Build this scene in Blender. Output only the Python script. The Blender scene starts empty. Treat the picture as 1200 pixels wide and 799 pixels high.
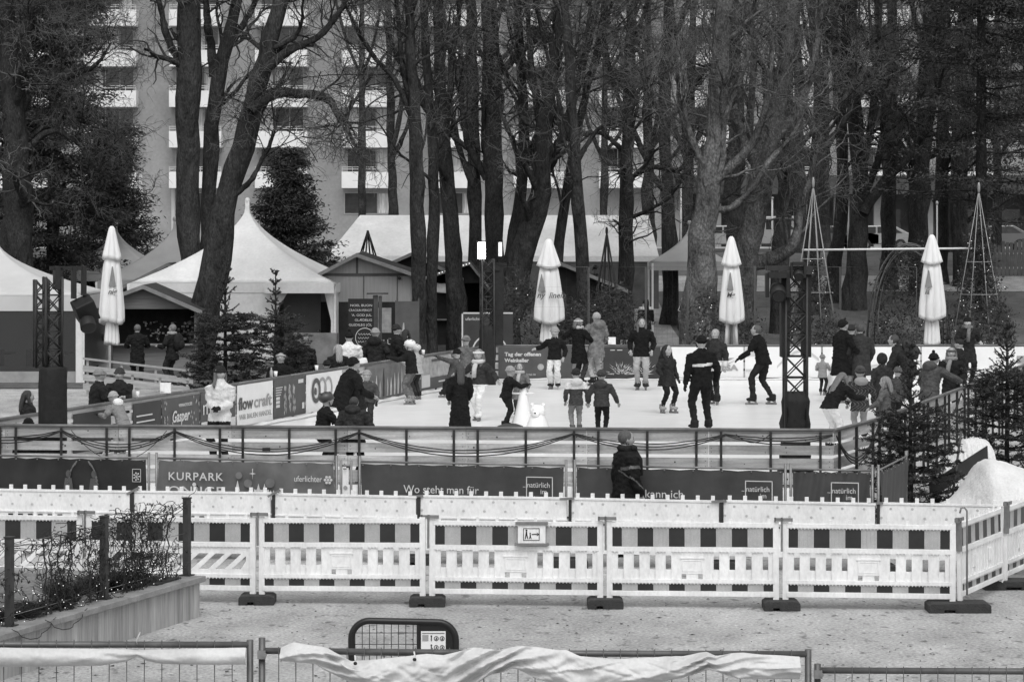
import bpy, math, random
import numpy as np
from mathutils import Vector, Matrix, kdtree
F = 3200.0; HC = 4.6; VH = 262.0; UC = 600.0; ICE = 0.5
rnd = random.Random(7); R = math.radians
sc = bpy.context.scene; C = sc.collection

def W(u, v, s): return Vector(((u - UC) / s, F / s, HC - (v - VH) / s))
def S(v, z=0.0): return (v - VH) / (HC - z)
def G(u, v, z=0.0):
    s = S(v, z); return Vector(((u - UC) / s, F / s, z))
def D(u, s, z=0.0): return Vector(((u - UC) / s, F / s, z))
def sstep(t):
    t = max(0.0, min(1.0, t)); return t * t * (3 - 2 * t)
def tz(x, y): return 3.0 * sstep((y - 104.0) / 48.0)
def Gt(u, v):
    best = None; y = 70.0
    while y < 182:
        s = F / y; z = tz(0, y); e = abs(VH + (HC - z) * s - v)
        if best is None or e < best[0]: best = (e, y)
        y += 0.5
    y = best[1]; s = F / y
    return Vector(((u - UC) / s, y, tz(0, y))), s

# ------------------------------------------------------------ materials
_m = {}
def mat(name, val, rough=0.75, var=0.12, scale=4.0, bump=0.0, bscale=None, stretch=(1, 1, 1), metal=0.0, emit=0.0, spec=0.4, fine=0.0, bdist=0.03):
    if name in _m: return _m[name]
    m = bpy.data.materials.new(name); m.use_nodes = True
    nt = m.node_tree; N = nt.nodes; L = nt.links
    b = N['Principled BSDF']
    b.inputs['Roughness'].default_value = rough
    b.inputs['Metallic'].default_value = metal
    b.inputs['Specular IOR Level'].default_value = spec
    b.inputs['Base Color'].default_value = (val, val, val, 1)
    if var > 0 or bump > 0:
        tc = N.new('ShaderNodeTexCoord'); mp = N.new('ShaderNodeMapping')
        mp.inputs['Scale'].default_value = stretch
        L.new(tc.outputs['Object'], mp.inputs['Vector'])
    if var > 0:
        no = N.new('ShaderNodeTexNoise'); no.inputs['Scale'].default_value = scale; no.inputs['Detail'].default_value = 6
        no.inputs['Roughness'].default_value = 0.6
        L.new(mp.outputs['Vector'], no.inputs['Vector'])
        mr = N.new('ShaderNodeMapRange'); mr.inputs[1].default_value = 0.3; mr.inputs[2].default_value = 0.7
        mr.inputs[3].default_value = val * (1 - var); mr.inputs[4].default_value = min(0.9, val * (1 + var))
        L.new(no.outputs[0], mr.inputs[0])
        out = mr.outputs[0]
        if fine > 0:
            n2 = N.new('ShaderNodeTexNoise'); n2.inputs['Scale'].default_value = scale * 14; n2.inputs['Detail'].default_value = 4
            L.new(mp.outputs['Vector'], n2.inputs['Vector'])
            m2 = N.new('ShaderNodeMapRange'); m2.inputs[1].default_value = 0.3; m2.inputs[2].default_value = 0.7
            m2.inputs[3].default_value = 1 - fine; m2.inputs[4].default_value = 1 + fine
            L.new(n2.outputs[0], m2.inputs[0])
            mu = N.new('ShaderNodeMath'); mu.operation = 'MULTIPLY'
            L.new(out, mu.inputs[0]); L.new(m2.outputs[0], mu.inputs[1]); out = mu.outputs[0]
        L.new(out, b.inputs['Base Color'])
    if bump > 0:
        nb = N.new('ShaderNodeTexNoise'); nb.inputs['Scale'].default_value = bscale or scale * 3; nb.inputs['Detail'].default_value = 5
        L.new(mp.outputs['Vector'], nb.inputs['Vector'])
        bp = N.new('ShaderNodeBump'); bp.inputs['Strength'].default_value = min(1.0, bump); bp.inputs['Distance'].default_value = bdist
        L.new(nb.outputs[0], bp.inputs['Height']); L.new(bp.outputs[0], b.inputs['Normal'])
    if emit > 0:
        b.inputs['Emission Color'].default_value = (1, 1, 1, 1); b.inputs['Emission Strength'].default_value = emit
    _m[name] = m
    return m
def grey(v, rough=0.8):
    return mat('grey_%03d_%d' % (int(v * 1000), int(rough * 100)), v, rough, 0.1, 6)
def cloth(v):
    return mat('cloth_%03d' % int(v * 1000), v, 0.95, 0.35 if v < .2 else .1, 11, 0.9, 20, spec=.15)

# ------------------------------------------------------------ mesh builder
def unit(v):
    v = Vector(v); return v.normalized() if v.length > 1e-9 else Vector((0, 0, 1))
class MB:
    def __init__(s): s.v = []; s.f = []; s.m = []; s.sm = []
    def add(s, verts, faces, m=0, smooth=False):
        b = len(s.v); s.v.extend([tuple(p) for p in verts])
        for f in faces: s.f.append(tuple(i + b for i in f)); s.m.append(m); s.sm.append(smooth)
        return s
    def box(s, c, size, m=0, rot=None):
        hx, hy, hz = size[0] / 2, size[1] / 2, size[2] / 2
        vs = [Vector((x, y, z)) for x in (-hx, hx) for y in (-hy, hy) for z in (-hz, hz)]
        if rot is not None: vs = [rot @ p for p in vs]
        c = Vector(c)
        return s.add([p + c for p in vs], [(0, 1, 3, 2), (4, 6, 7, 5), (0, 4, 5, 1), (2, 3, 7, 6), (0, 2, 6, 4), (1, 5, 7, 3)], m)
    def span(s, x0, x1, y0, y1, z0, z1, m=0):
        return s.box(((x0 + x1) / 2, (y0 + y1) / 2, (z0 + z1) / 2), (abs(x1 - x0), abs(y1 - y0), abs(z1 - z0)), m)
    def tube(s, pts, r, k=8, m=0, cap=True):
        pts = [Vector(p) for p in pts]; n = len(pts)
        rs = r if isinstance(r, (list, tuple)) else [r] * n
        rings = []
        ref = None
        for i in range(n):
            t = unit(pts[min(i + 1, n - 1)] - pts[max(i - 1, 0)])
            if ref is None: ref = Vector((0, 0, 1)) if abs(t.z) < 0.9 else Vector((1, 0, 0))
            a = unit(ref - t * ref.dot(t)); ref = a; b = t.cross(a)
            rings.append([pts[i] + (a * math.cos(q) + b * math.sin(q)) * rs[i] for q in [2 * math.pi * j / k for j in range(k)]])
        return s.loft(rings, m, cap)
    def loft(s, rings, m=0, cap=True, closed=True, smooth=True):
        k = len(rings[0]); vs = [p for r in rings for p in r]; fs = []
        for i in range(len(rings) - 1):
            for j in range(k if closed else k - 1):
                j2 = (j + 1) % k
                fs.append((i * k + j, i * k + j2, (i + 1) * k + j2, (i + 1) * k + j))
        s.add(vs, fs, m, smooth)
        if cap and closed:
            b = len(s.v) - len(vs)
            s.f.append(tuple(b + j for j in reversed(range(k)))); s.m.append(m); s.sm.append(False)
            e = b + (len(rings) - 1) * k
            s.f.append(tuple(e + j for j in range(k))); s.m.append(m); s.sm.append(False)
        return s
    def ell(s, c, r, m=0, nu=12, nv=8, rot=None, fn=None):
        c = Vector(c); rings = []
        for i in range(1, nv):
            th = math.pi * i / nv
            ring = []
            for j in range(nu):
                ph = 2 * math.pi * j / nu
                p = Vector((r[0] * math.sin(th) * math.cos(ph), r[1] * math.sin(th) * math.sin(ph), -r[2] * math.cos(th)))
                if fn: p = fn(p)
                if rot is not None: p = rot @ p
                ring.append(p + c)
            rings.append(ring)
        return s.loft(rings, m, True)
    def prism(s, poly, y0, y1, m=0):
        n = len(poly)
        vs = [(x, y0, z) for x, z in poly] + [(x, y1, z) for x, z in poly]
        fs = [tuple(range(n)), tuple(reversed(range(n, 2 * n)))] + [((i + 1) % n, i, n + i, n + (i + 1) % n) for i in range(n)]
        return s.add(vs, fs, m)
    def prism_z(s, poly, z0, z1, m=0):
        n = len(poly)
        vs = [(x, y, z0) for x, y in poly] + [(x, y, z1) for x, y in poly]
        fs = [tuple(reversed(range(n))), tuple(range(n, 2 * n))] + [(i, (i + 1) % n, n + (i + 1) % n, n + i) for i in range(n)]
        return s.add(vs, fs, m)
    def disc(s, c, r, y1, k=14, m=0, sx=1.0):
        x, y0, z = c
        return s.prism([(x + sx * r * math.cos(2 * math.pi * i / k), z + r * math.sin(2 * math.pi * i / k)) for i in range(k)], y0, y0 + y1, m)
    def mesh(s, name, mats):
        me = bpy.data.meshes.new(name); me.from_pydata(s.v, [], s.f)
        for q in (mats if isinstance(mats, (list, tuple)) else [mats]): me.materials.append(q)
        me.polygons.foreach_set('material_index', s.m); me.polygons.foreach_set('use_smooth', s.sm)
        me.update(); return me
    def build(s, name, mats, parent=None, bevel=0.0, loc=None):
        return obj(name, s.mesh(name, mats), parent, bevel, loc)
def obj(name, me, parent=None, bevel=0.0, loc=None):
    o = bpy.data.objects.new(name, me); C.objects.link(o)
    if parent: o.parent = parent
    if loc is not None: o.location = loc
    if bevel > 0:
        b = o.modifiers.new('edge', 'BEVEL'); b.width = bevel; b.segments = 2; b.limit_method = 'ANGLE'; b.angle_limit = R(50)
    return o
def tag(o, label=None, cat=None, group=None, kind=None):
    if label: o['label'] = label
    if cat: o['category'] = cat
    if group: o['group'] = group
    if kind: o['kind'] = kind
    return o
def thing(name, label, cat, loc=(0, 0, 0), rz=0.0, group=None):
    o = bpy.data.objects.new(name, None); C.objects.link(o); o.location = loc; o.rotation_euler = (0, 0, rz)
    o.empty_display_size = 0.2
    return tag(o, label, cat, group)
def copy_tree(o, parent=None):
    c = o.copy(); C.objects.link(c); c.parent = parent
    for ch in list(o.children): copy_tree(ch, c)
    return c
def arr_mesh(name, V, Fq, mats, smooth=True, midx=None):
    """mesh from numpy: V (n,3), Fq (m,k)"""
    me = bpy.data.meshes.new(name); n, k = Fq.shape
    me.vertices.add(len(V)); me.vertices.foreach_set('co', np.ascontiguousarray(V, dtype=np.float32).ravel())
    me.loops.add(n * k); me.loops.foreach_set('vertex_index', np.ascontiguousarray(Fq, dtype=np.int32).ravel())
    me.polygons.add(n); me.polygons.foreach_set('loop_start', np.arange(0, n * k, k, dtype=np.int32))
    me.polygons.foreach_set('loop_total', np.full(n, k, dtype=np.int32))
    if smooth: me.polygons.foreach_set('use_smooth', np.ones(n, dtype=bool))
    for q in (mats if isinstance(mats, (list, tuple)) else [mats]): me.materials.append(q)
    if midx is not None: me.polygons.foreach_set('material_index', np.ascontiguousarray(midx, dtype=np.int32))
    me.update(calc_edges=True); return me
def tubes_np(Ps, Rs, k=3):
    """Ps (M,P,3), Rs (M,P) -> V,F of tubes"""
    M, P, _ = Ps.shape
    T = np.gradient(Ps, axis=1); T /= (np.linalg.norm(T, axis=2, keepdims=True) + 1e-9)
    ref = np.where(np.abs(T[:, :1, 2:3]) < 0.85, np.array([[[0, 0, 1.0]]]), np.array([[[1.0, 0.2, 0]]]))
    ref = np.repeat(ref, P, axis=1)
    A = np.cross(T, ref); A /= (np.linalg.norm(A, axis=2, keepdims=True) + 1e-9); B = np.cross(T, A)
    q = 2 * np.pi * np.arange(k) / k
    V = Ps[:, :, None, :] + Rs[:, :, None, None] * (A[:, :, None, :] * np.cos(q)[None, None, :, None] + B[:, :, None, :] * np.sin(q)[None, None, :, None])
    idx = np.arange(M * P * k).reshape(M, P, k)
    a = idx[:, :-1, :]; b = np.roll(idx, -1, axis=2)[:, :-1, :]; c = np.roll(idx, -1, axis=2)[:, 1:, :]; d = idx[:, 1:, :]
    Fq = np.stack([a, b, c, d], axis=-1).reshape(-1, 4)
    return V.reshape(-1, 3), Fq
def join_np(parts):
    Vs = []; Fs = []; n = 0
    for V, Fq in parts:
        Vs.append(V); Fs.append(Fq + n); n += len(V)
    return np.concatenate(Vs), np.concatenate(Fs)
_tc = 0
def text(s, size, parent, material, loc, align='LEFT', rz=0.0, sx=1.0, shear=0.0, bold=0.0, name='lettering', spacing=1.0, maxw=None):
    global _tc
    cu = bpy.data.curves.new('t%d' % _tc, 'FONT'); _tc += 1
    cu.body = s; cu.size = size; cu.extrude = 0.0015; cu.align_x = align; cu.shear = shear; cu.offset = bold; cu.space_character = spacing
    cu.resolution_u = 3
    t = bpy.data.objects.new('tmp', cu); C.objects.link(t)
    dg = bpy.context.evaluated_depsgraph_get()
    me = bpy.data.meshes.new_from_object(t.evaluated_get(dg))
    bpy.data.objects.remove(t); bpy.data.curves.remove(cu)
    if maxw:
        w = max((v.co.x for v in me.vertices), default=1) - min((v.co.x for v in me.vertices), default=0)
        sx = maxw / max(w, 1e-3)
    me.transform(Matrix.Rotation(rz, 4, 'Z') @ Matrix.Rotation(R(90), 4, 'X') @ Matrix.Diagonal((sx, 1, 1, 1)))
    me.materials.clear(); me.materials.append(material)
    return obj(name, me, parent, 0, loc)

M_white = mat('white_plastic', 0.74, 0.55, 0.13, 2.2, 0.15, 9, stretch=(1, 1, .5), fine=0.08)
M_dark = mat('black_film', 0.022, 0.5, 0.2, 6)
M_film = mat('grey_film', 0.4, 0.5, 0.14, 5, fine=.1)
M_rubber = mat('recycled_rubber', 0.035, 0.85, 0.3, 12, 0.5, 60)
M_steel = mat('galvanised_steel', 0.22, 0.5, 0.2, 8, metal=0.5)
M_dsteel = mat('dark_steel', 0.035, 0.5, 0.2, 10, metal=0.3)
M_black = mat('black_paint', 0.012, 0.6, 0.2, 8)
M_wood = mat('spruce_board', 0.46, 0.8, 0.3, 2.2, 0.2, 30, stretch=(0.6, 4, 9), fine=0.2)
M_wood2 = mat('weathered_board', 0.34, 0.85, 0.3, 2.2, 0.2, 30, stretch=(0.6, 4, 9), fine=0.2)
M_snow = mat('snow', 0.66, 0.9, 0.1, 2.2, 0.6, 14, fine=.07, bdist=.03)
M_ltxt = mat('white_print', 0.56, 0.7, 0.05, 5)
M_skin = mat('skin', 0.42, 0.6, 0.08, 20)
M_canvas = mat('white_canvas', 0.74, 0.8, 0.1, 2.5, 0.5, 9, stretch=(1, 1, .25))
M_pvc = mat('white_tent_sheet', 0.68, 0.6, 0.13, .8, 0.4, 1.6, fine=.05, bdist=.1)
M_needle = mat('fir_needles', 0.046, 0.7, 0.45, 9)
M_bark = mat('bark', 0.042, 0.95, 0.5, 2.2, 1.0, 7, stretch=(1, 1, 0.35), fine=0.45, bdist=0.2, spec=.1)
M_bark2 = mat('pale_bark', 0.12, 0.95, 0.65, 1.6, 1.0, 6, stretch=(1, 1, 0.5), fine=0.5, bdist=0.2, spec=.1)
M_twig = mat('twig_bark', 0.125, 0.95, 0.5, .5, spec=.1)
M_lamp = mat('lamp_glow', 0.9, 0.5, 0, emit=14)
M_bulb = mat('small_bulb', 0.8, 0.5, 0, emit=1.0)
# ------------------------------------------------------------ camera, light, sky
cam = bpy.data.cameras.new('camera'); co = bpy.data.objects.new('camera', cam); C.objects.link(co)
co.location = (0, 0, HC); co.rotation_euler = (R(90), 0, 0)
cam.sensor_fit = 'HORIZONTAL'; cam.sensor_width = 36.0; cam.lens = 36.0 * F / 1200.0
cam.shift_y = -(399.5 - VH) / 1200.0
cam.clip_start = 0.5; cam.clip_end = 2000
sc.camera = co
wd = bpy.data.worlds.new('World'); sc.world = wd; wd.use_nodes = True
nt = wd.node_tree; bg = nt.nodes['Background']
sky = nt.nodes.new('ShaderNodeTexSky'); sky.sky_type = 'NISHITA'; sky.sun_disc = False
SUN_EL, SUN_AZ = 56.0, 172.0     # azimuth clockwise from +Y: behind the viewer, a little to the left
sky.sun_elevation = R(SUN_EL); sky.sun_rotation = R(SUN_AZ); sky.dust_density = 3.0; sky.ozone_density = 1.0
hs = nt.nodes.new('ShaderNodeHueSaturation'); hs.inputs['Saturation'].default_value = 0.0
nt.links.new(sky.outputs[0], hs.inputs['Color']); nt.links.new(hs.outputs[0], bg.inputs['Color'])
bg.inputs['Strength'].default_value = 0.15
sl = bpy.data.lights.new('sun', 'SUN'); sl.energy = 1.0; sl.angle = R(40); sl.color = (1, 1, 1)
so = bpy.data.objects.new('sun', sl); C.objects.link(so)
dv = Vector((math.sin(R(SUN_AZ)) * math.cos(R(SUN_EL)), math.cos(R(SUN_AZ)) * math.cos(R(SUN_EL)), math.sin(R(SUN_EL))))
so.rotation_euler = dv.to_track_quat('Z', 'Y').to_euler()
sc.view_settings.view_transform = 'Standard'; sc.view_settings.look = 'None'; sc.view_settings.gamma = 1.0
sc.view_settings.exposure = 0.15
sc.render.engine = 'CYCLES'
sc.cycles.max_bounces = 5; sc.cycles.diffuse_bounces = 3; sc.cycles.transparent_max_bounces = 12

# ------------------------------------------------------------ ground
def gravel_mat(name, lo, hi, dark):
    m = bpy.data.materials.new(name); m.use_nodes = True; nt = m.node_tree; N = nt.nodes; L = nt.links
    b = N['Principled BSDF']; b.inputs['Roughness'].default_value = 0.95; b.inputs['Specular IOR Level'].default_value = 0.2
    tc = N.new('ShaderNodeTexCoord')
    def noise(scale, det, a, c, f, t, mapping=None):
        n = N.new('ShaderNodeTexNoise'); n.inputs['Scale'].default_value = scale; n.inputs['Detail'].default_value = det
        src = tc.outputs['Object']
        if mapping:
            mp = N.new('ShaderNodeMapping'); mp.inputs['Scale'].default_value = mapping; L.new(src, mp.inputs[0]); src = mp.outputs[0]
        L.new(src, n.inputs['Vector'])
        r = N.new('ShaderNodeMapRange'); r.inputs[1].default_value = a; r.inputs[2].default_value = c; r.inputs[3].default_value = f; r.inputs[4].default_value = t
        L.new(n.outputs[0], r.inputs[0]); return r.outputs[0], n
    base, _ = noise(0.35, 5, 0.3, 0.7, lo, hi, (0.8, 0.5, 1))
    grit, gn = noise(26, 6, 0.25, 0.75, 0.62, 1.36, (1, .8, 1))
    speck, _ = noise(6, 6, 0.3, 0.41, dark, 1.0, (1, .6, 1))
    pebb, _ = noise(15, 2, 0.62, 0.74, 1.0, 1.5)
    mid, _ = noise(1.7, 8, 0.32, 0.68, 0.8, 1.16, (1.0, 0.55, 1))
    out = base
    for q in (grit, speck, pebb, mid):
        mu = N.new('ShaderNodeMath'); mu.operation = 'MULTIPLY'; L.new(out, mu.inputs[0]); L.new(q, mu.inputs[1]); out = mu.outputs[0]
    L.new(out, b.inputs['Base Color'])
    bp = N.new('ShaderNodeBump'); bp.inputs['Strength'].default_value = 0.7; bp.inputs['Distance'].default_value = 0.02
    L.new(gn.outputs[0], bp.inputs['Height']); L.new(bp.outputs[0], b.inputs['Normal'])
    return m
M_gravel = gravel_mat('gravel', 0.31, 0.43, 0.45)
M_lawn = gravel_mat('winter_lawn', 0.075, 0.12, 0.6)
M_path = gravel_mat('sanded_path', 0.26, 0.34, 0.7)
def sheet(name, x0, x1, ys, m, dz, nx=12, xf=None):
    vs = []; fs = []
    for y in ys:
        for i in range(nx + 1):
            x = x0 + (x1 - x0) * i / nx
            vs.append((x, y, tz(x, y) + dz))
    for j in range(len(ys) - 1):
        for i in range(nx):
            a = j * (nx + 1) + i
            fs.append((a, a + 1, a + nx + 2, a + nx + 1))
    b = MB(); b.add(vs, fs, 0, True); o = b.build(name, m); tag(o, kind='structure'); return o
yy = [-30, 0, 40, 70] + [104 + 2 * i for i in range(26)] + [180, 260, 500, 900]
sheet('ground', -400, 400, yy, M_gravel, 0.0)
sheet('lawn', -60, 60, [76, 90] + [104 + 2 * i for i in range(26)] + [172], M_lawn, 0.02)
sheet('path', -60, 60, [127, 129, 131, 133.5], M_path, 0.04)
sheet('park_path', 3.6, 6.6, [73, 80, 90, 104, 108, 112, 116, 120, 127], M_path, 0.045, 3)
sheet('road', -60, 60, [152.5, 158, 166, 171], mat('asphalt', 0.09, 0.9, 0.2, 2), 0.045)

# ------------------------------------------------------------ ice rink
def pt(u, v, z): return G(u, v, z)
RZ = ICE + 0.92
A_fl = G(-44, 496.5, RZ); A_fr = G(977, 502.5, RZ); A_br = G(1262, 403.5, RZ); A_bl = G(573, 404, RZ)
A_rc = G(1026, 490, RZ)
poly = [(A_fl.x, A_fl.y), (A_fr.x, A_fr.y), (A_rc.x, A_rc.y), (A_br.x, A_br.y), (A_bl.x, A_bl.y)]
b = MB(); b.prism_z(poly, 0.03, ICE)
m_ice = mat('ice', 0.84, 0.3, 0.07, 0.5, 0.2, 9, stretch=(0.5, 1.0, 1), fine=0.05)
def scratches(m):
    nt = m.node_tree; N = nt.nodes; L = nt.links; b = N['Principled BSDF']; src = b.inputs['Base Color'].links[0].from_socket; tc = N.new('ShaderNodeTexCoord')
    for rot, th in ((20, .6), (-35, .61), (75, .6)):
        mp = N.new('ShaderNodeMapping'); mp.inputs['Rotation'].default_value = (0, 0, R(rot)); mp.inputs['Scale'].default_value = (.45, 9, 1); L.new(tc.outputs['Object'], mp.inputs[0])
        n = N.new('ShaderNodeTexNoise'); n.inputs['Scale'].default_value = 1.3; n.inputs['Detail'].default_value = 3; n.inputs['Distortion'].default_value = .5; L.new(mp.outputs[0], n.inputs['Vector'])
        r = N.new('ShaderNodeMapRange'); r.inputs[1].default_value = th; r.inputs[2].default_value = th + .06; r.inputs[3].default_value = 1.0; r.inputs[4].default_value = .9; L.new(n.outputs[0], r.inputs[0])
        mu = N.new('ShaderNodeMath'); mu.operation = 'MULTIPLY'; L.new(src, mu.inputs[0]); L.new(r.outputs[0], mu.inputs[1]); src = mu.outputs[0]
    L.new(src, b.inputs['Base Color'])
scratches(m_ice)
tag(b.build('ice_rink_floor', m_ice), kind='structure')
# powdery snow swept against the boards
b = MB()
for A, Bq in ((A_fl, A_bl), (A_bl, A_br)):
    d = (Bq - A); L_ = d.length; d.normalize(); nrm = Vector((d.y, -d.x, 0)); n = 60; ring = []
    for i in range(n + 1):
        p = A + d * (L_ * i / n); w = 0.1 + 0.12 * rnd.random(); h = 0.03 + 0.05 * rnd.random()
        ring.append([Vector((p.x, p.y, ICE + 0.004)) + nrm * 0.1, Vector((p.x, p.y, ICE + h)) + nrm * 0.12, Vector((p.x, p.y, ICE + 0.004)) + nrm * (0.14 + w)])
    b.loft(ring, 0, True)
tag(b.build('swept_snow', M_snow), kind='stuff')

# raised wooden deck along the sponsor side of the rink, and litter on the gravel
b = MB(); d = (A_bl - A_fl).normalized(); nl_ = Vector((-d.y, d.x, 0)); q = [A_fl + d * (A_bl - A_fl).length * f + nl_ * w for f, w in ((.42, .16), (1.04, .16), (1.04, 3.2), (.42, 3.2))]
b.prism_z([(p.x, p.y) for p in q], .05, .4); tag(b.build('wooden_deck', M_wood2), kind='structure')
b = MB(); rr = random.Random(77)
for i in range(750):
    v = 700 + 110 * rr.random() ** .8; u = rr.uniform(-60, 1260); p = G(u, v); a = rr.uniform(0, 6.3); l_ = rr.uniform(.008, .03) * (1.6 if rr.random() < .12 else 1); w_ = l_ * rr.uniform(.3, .7); e = Vector((math.cos(a), math.sin(a), 0)); f = Vector((-e.y, e.x, 0)); z = Vector((0, 0, rr.uniform(.006, .02)))
    b.add([p - e * l_ + z * .4, p - f * w_ + z, p + e * l_ + z * .5, p + f * w_ + z], [(0, 1, 2, 3)], rr.choice((0, 0, 0, 1)))
tag(b.build('leaf_litter', [mat('dead_leaf', .06, .9, .4, 8), mat('pale_stone', .5, .9, .2, 8)]), kind='stuff')
# ------------------------------------------------------------ rink boards
M_rail = mat('board_rail', 0.17, 0.55, 0.2, 5, metal=0.3)
def board_section(A, B, label, group, side=-1, planks=3, skirt=True):
    """A, B on the rail line (world); local x runs A->B, posts stand on the side 'side' of the planks (-1: local -y)"""
    L_ = ((B.x - A.x) ** 2 + (B.y - A.y) ** 2) ** 0.5; ang = math.atan2(B.y - A.y, B.x - A.x)
    t = thing('rink_board', label, 'rink board', (A.x, A.y, ICE), ang, group)
    m = MB(); m.tube([(0, 0, .9), (L_ * .5, 0, .9), (L_ - .002, 0, .9)], 0.026, 10); m.span(0, L_ - .002, -.02, .02, .862, .876)
    m.build('handrail', M_rail, t)
    for z0, z1 in [(.713, .862), (.513, .66), (.287, .46), (.05, .233)][:planks + 1]:
        m = MB(); m.span(0.004, L_ - .002, .0, .032, z0, z1 - .003 * rnd.random())
        for q in range(rnd.randint(1, 3)):
            m.disc((rnd.uniform(.1, L_ - .1), -.002, rnd.uniform(z0 + .03, z1 - .03)), rnd.uniform(.008, .016), .004, 8, 1)
        for q in (.04, L_ - .05):
            for zz in (z0 + .04, z1 - .05): m.disc((q, -.003, zz), .007, .004, 6, 1)
        m.build('plank', [rnd.choice((M_wood, M_wood, M_wood2)), mat('knot', 0.04, .8, .1)], t)
    for f in (.1, .5, .9):
        m = MB(); y0 = -.045 if side < 0 else .034
        m.span(L_ * f - .02, L_ * f + .02, y0, y0 + .012, -.45, .874); m.span(L_ * f - .006, L_ * f + .006, y0 + (.012 if side < 0 else -.001), y0 + (.044 if side < 0 else .05), -.45, .874)
        m.build('post', M_dsteel, t)
    return t
FB = [-44, 6, 139, 271.5, 407.5, 546, 687, 830.5, 976]
def fl(u):
    f = (u + 44) / 1021.0; v = 496.5 + 6.0 * f; return G(u, v, RZ)
sect = ['with its end behind the black speaker tower', 'behind the dark figure banner', 'behind the dark banner with small square emblem', 'above the lantern festival banner',
        'above the white strip beside the lantern banner', 'above the banner with the question in white letters', 'behind the man walking outside the rink', 'crossed by the black tower cloth']
for i in range(8):
    board_section(fl(FB[i]), fl(FB[i + 1]), 'front rink board of three wooden planks ' + sect[i], 'front rink boards')
def lerp(a, b, t): return a + (b - a) * t
names = ['beside the black speaker tower', 'under the child leaning out', 'behind the white coated woman', 'behind the white banner with large lettering', 'behind the dark photo banner',
         'behind the white banner with round rings', 'behind the group of four dark figures', 'where the light bag hangs over', 'behind the two helmeted children', 'at the far corner by the central tower']
nL = 10
for i in range(nL):
    board_section(lerp(A_fl, A_bl, i / nL), lerp(A_fl, A_bl, (i + 1) / nL), 'sponsor side rink board section ' + names[i], 'sponsor side rink boards', side=1)
far = ['behind the wine cellar banner', 'behind the pair in white trousers and dark coat', 'behind the firework banner', 'behind the girl in dark coat and leggings', 'behind the white bird banner',
       'behind the man bending forward', 'behind the toddler in light coat', 'before the strap tied parasol', 'past the woman with the big bag']
nF = 9
for i in range(nF):
    board_section(lerp(A_bl, A_br, i / nF), lerp(A_bl, A_br, (i + 1) / nF), 'far rink board section ' + far[i], 'far rink boards', side=1)
rn = ['curving away at the front corner', 'half hidden by the tall fir', 'beside the snow heap', 'under the man in grey jacket', 'under the woman with headband', 'behind the wide fir at the edge', 'deepest in the corner']
pr = [A_fr, A_rc] + [lerp(A_rc, A_br, (i + 1) / 12.0) for i in range(12)]
for i in range(len(pr) - 1):
    if i >= 7: lab = 'fir side rink board hidden by the wide fir, number %s past the woman with headband' % ['one', 'two', 'three', 'four', 'five', 'six', 'seven'][i - 7]
    else: lab = 'fir side rink board section ' + rn[i]
    board_section(pr[i], pr[i + 1], lab, 'fir side rink boards')

# sagging black cables along the front boards (string of lamps)
def sag(p0, p1, dip, n=18, wob=0.0):
    out = []
    for i in range(n + 1):
        t = i / n; p = lerp(p0, p1, t); p = p.copy(); p.z -= dip * 4 * t * (1 - t) + wob * rnd.uniform(-1, 1); out.append(p)
    return out
M_cable = mat('black_cable', 0.014, 0.6, 0.1, 8)
hook = [-62, 73, 205, 421, 672, 850, 975]
drop = [.26, .12, .22, .28, .28, .16, .06]
cl = ['beyond the square emblem banner', 'above the faint arching figures', 'above the dark banner emblem', 'above the lantern festival banner', 'above the question banner', 'behind the man walking outside', 'beside the black tower cloth']
def wp(u, dz=0.0):
    p = fl(u); return Vector((p.x, p.y - .06, RZ - .085 + dz))
for i in range(len(hook) - 1):
    m = MB(); a = wp(hook[i]); c = wp(hook[i + 1])
    for k in range(3):
        o = Vector((0, -.014 * k, -.01 * k))
        m.tube(sag(a + o, c + o, drop[i + 1] + .035 * k, 18, .003), .009, 6)
    mid = sag(a, c, drop[i + 1])[9]
    m.box((mid.x, mid.y - .03, mid.z), (.12, .05, .05)) if i in (2,) else None
    tag(m.build('cable', M_cable), 'sagging black cable loop %s' % cl[i + 1], 'cable', 'cables hung along the front boards')
m = MB(); a = wp(84); c = wp(196); m.tube(sag(a, c, .48, 16), .006, 5); tag(m.build('thin_cable', M_cable), 'thin black cable hanging lowest on the front boards above the square emblem', 'cable')
m = MB(); a = wp(862); c = wp(902); m.tube(sag(a, c, .13, 10), .008, 5)
tag(m.build('thin_cable', M_cable), 'short thin cable bow beside the tower cloth', 'cable')
m = MB(); a = fl(978) + Vector((.02, -.08, -.1)); c = lerp(A_fr, A_rc, .95) + Vector((.07, -.05, -.12))
for k in range(3): m.tube(sag(a, c, .42 + .05 * k, 14), .011, 6)
tag(m.build('cable', M_cable), 'black cable bundle looped round the front rink corner by the tall fir', 'cable', 'cables hung along the front boards')
m = MB(); nr = Vector((A_br.y - A_rc.y, -(A_br.x - A_rc.x), 0)).normalized() * .07
for f0, f1 in ((.2, .3), (.3, .41), (.41, .5)):
    a = lerp(A_rc, A_br, f0) + nr + Vector((0, 0, -.1)); c = lerp(A_rc, A_br, f1) + nr + Vector((0, 0, -.1))
    for k in range(2): m.tube(sag(a, c, .34 + .05 * k, 12), .013, 5)
tag(m.build('cable', M_cable), 'black cable hung in bows outside the fir side rink board', 'cable', 'cables hung along the front boards')

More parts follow.
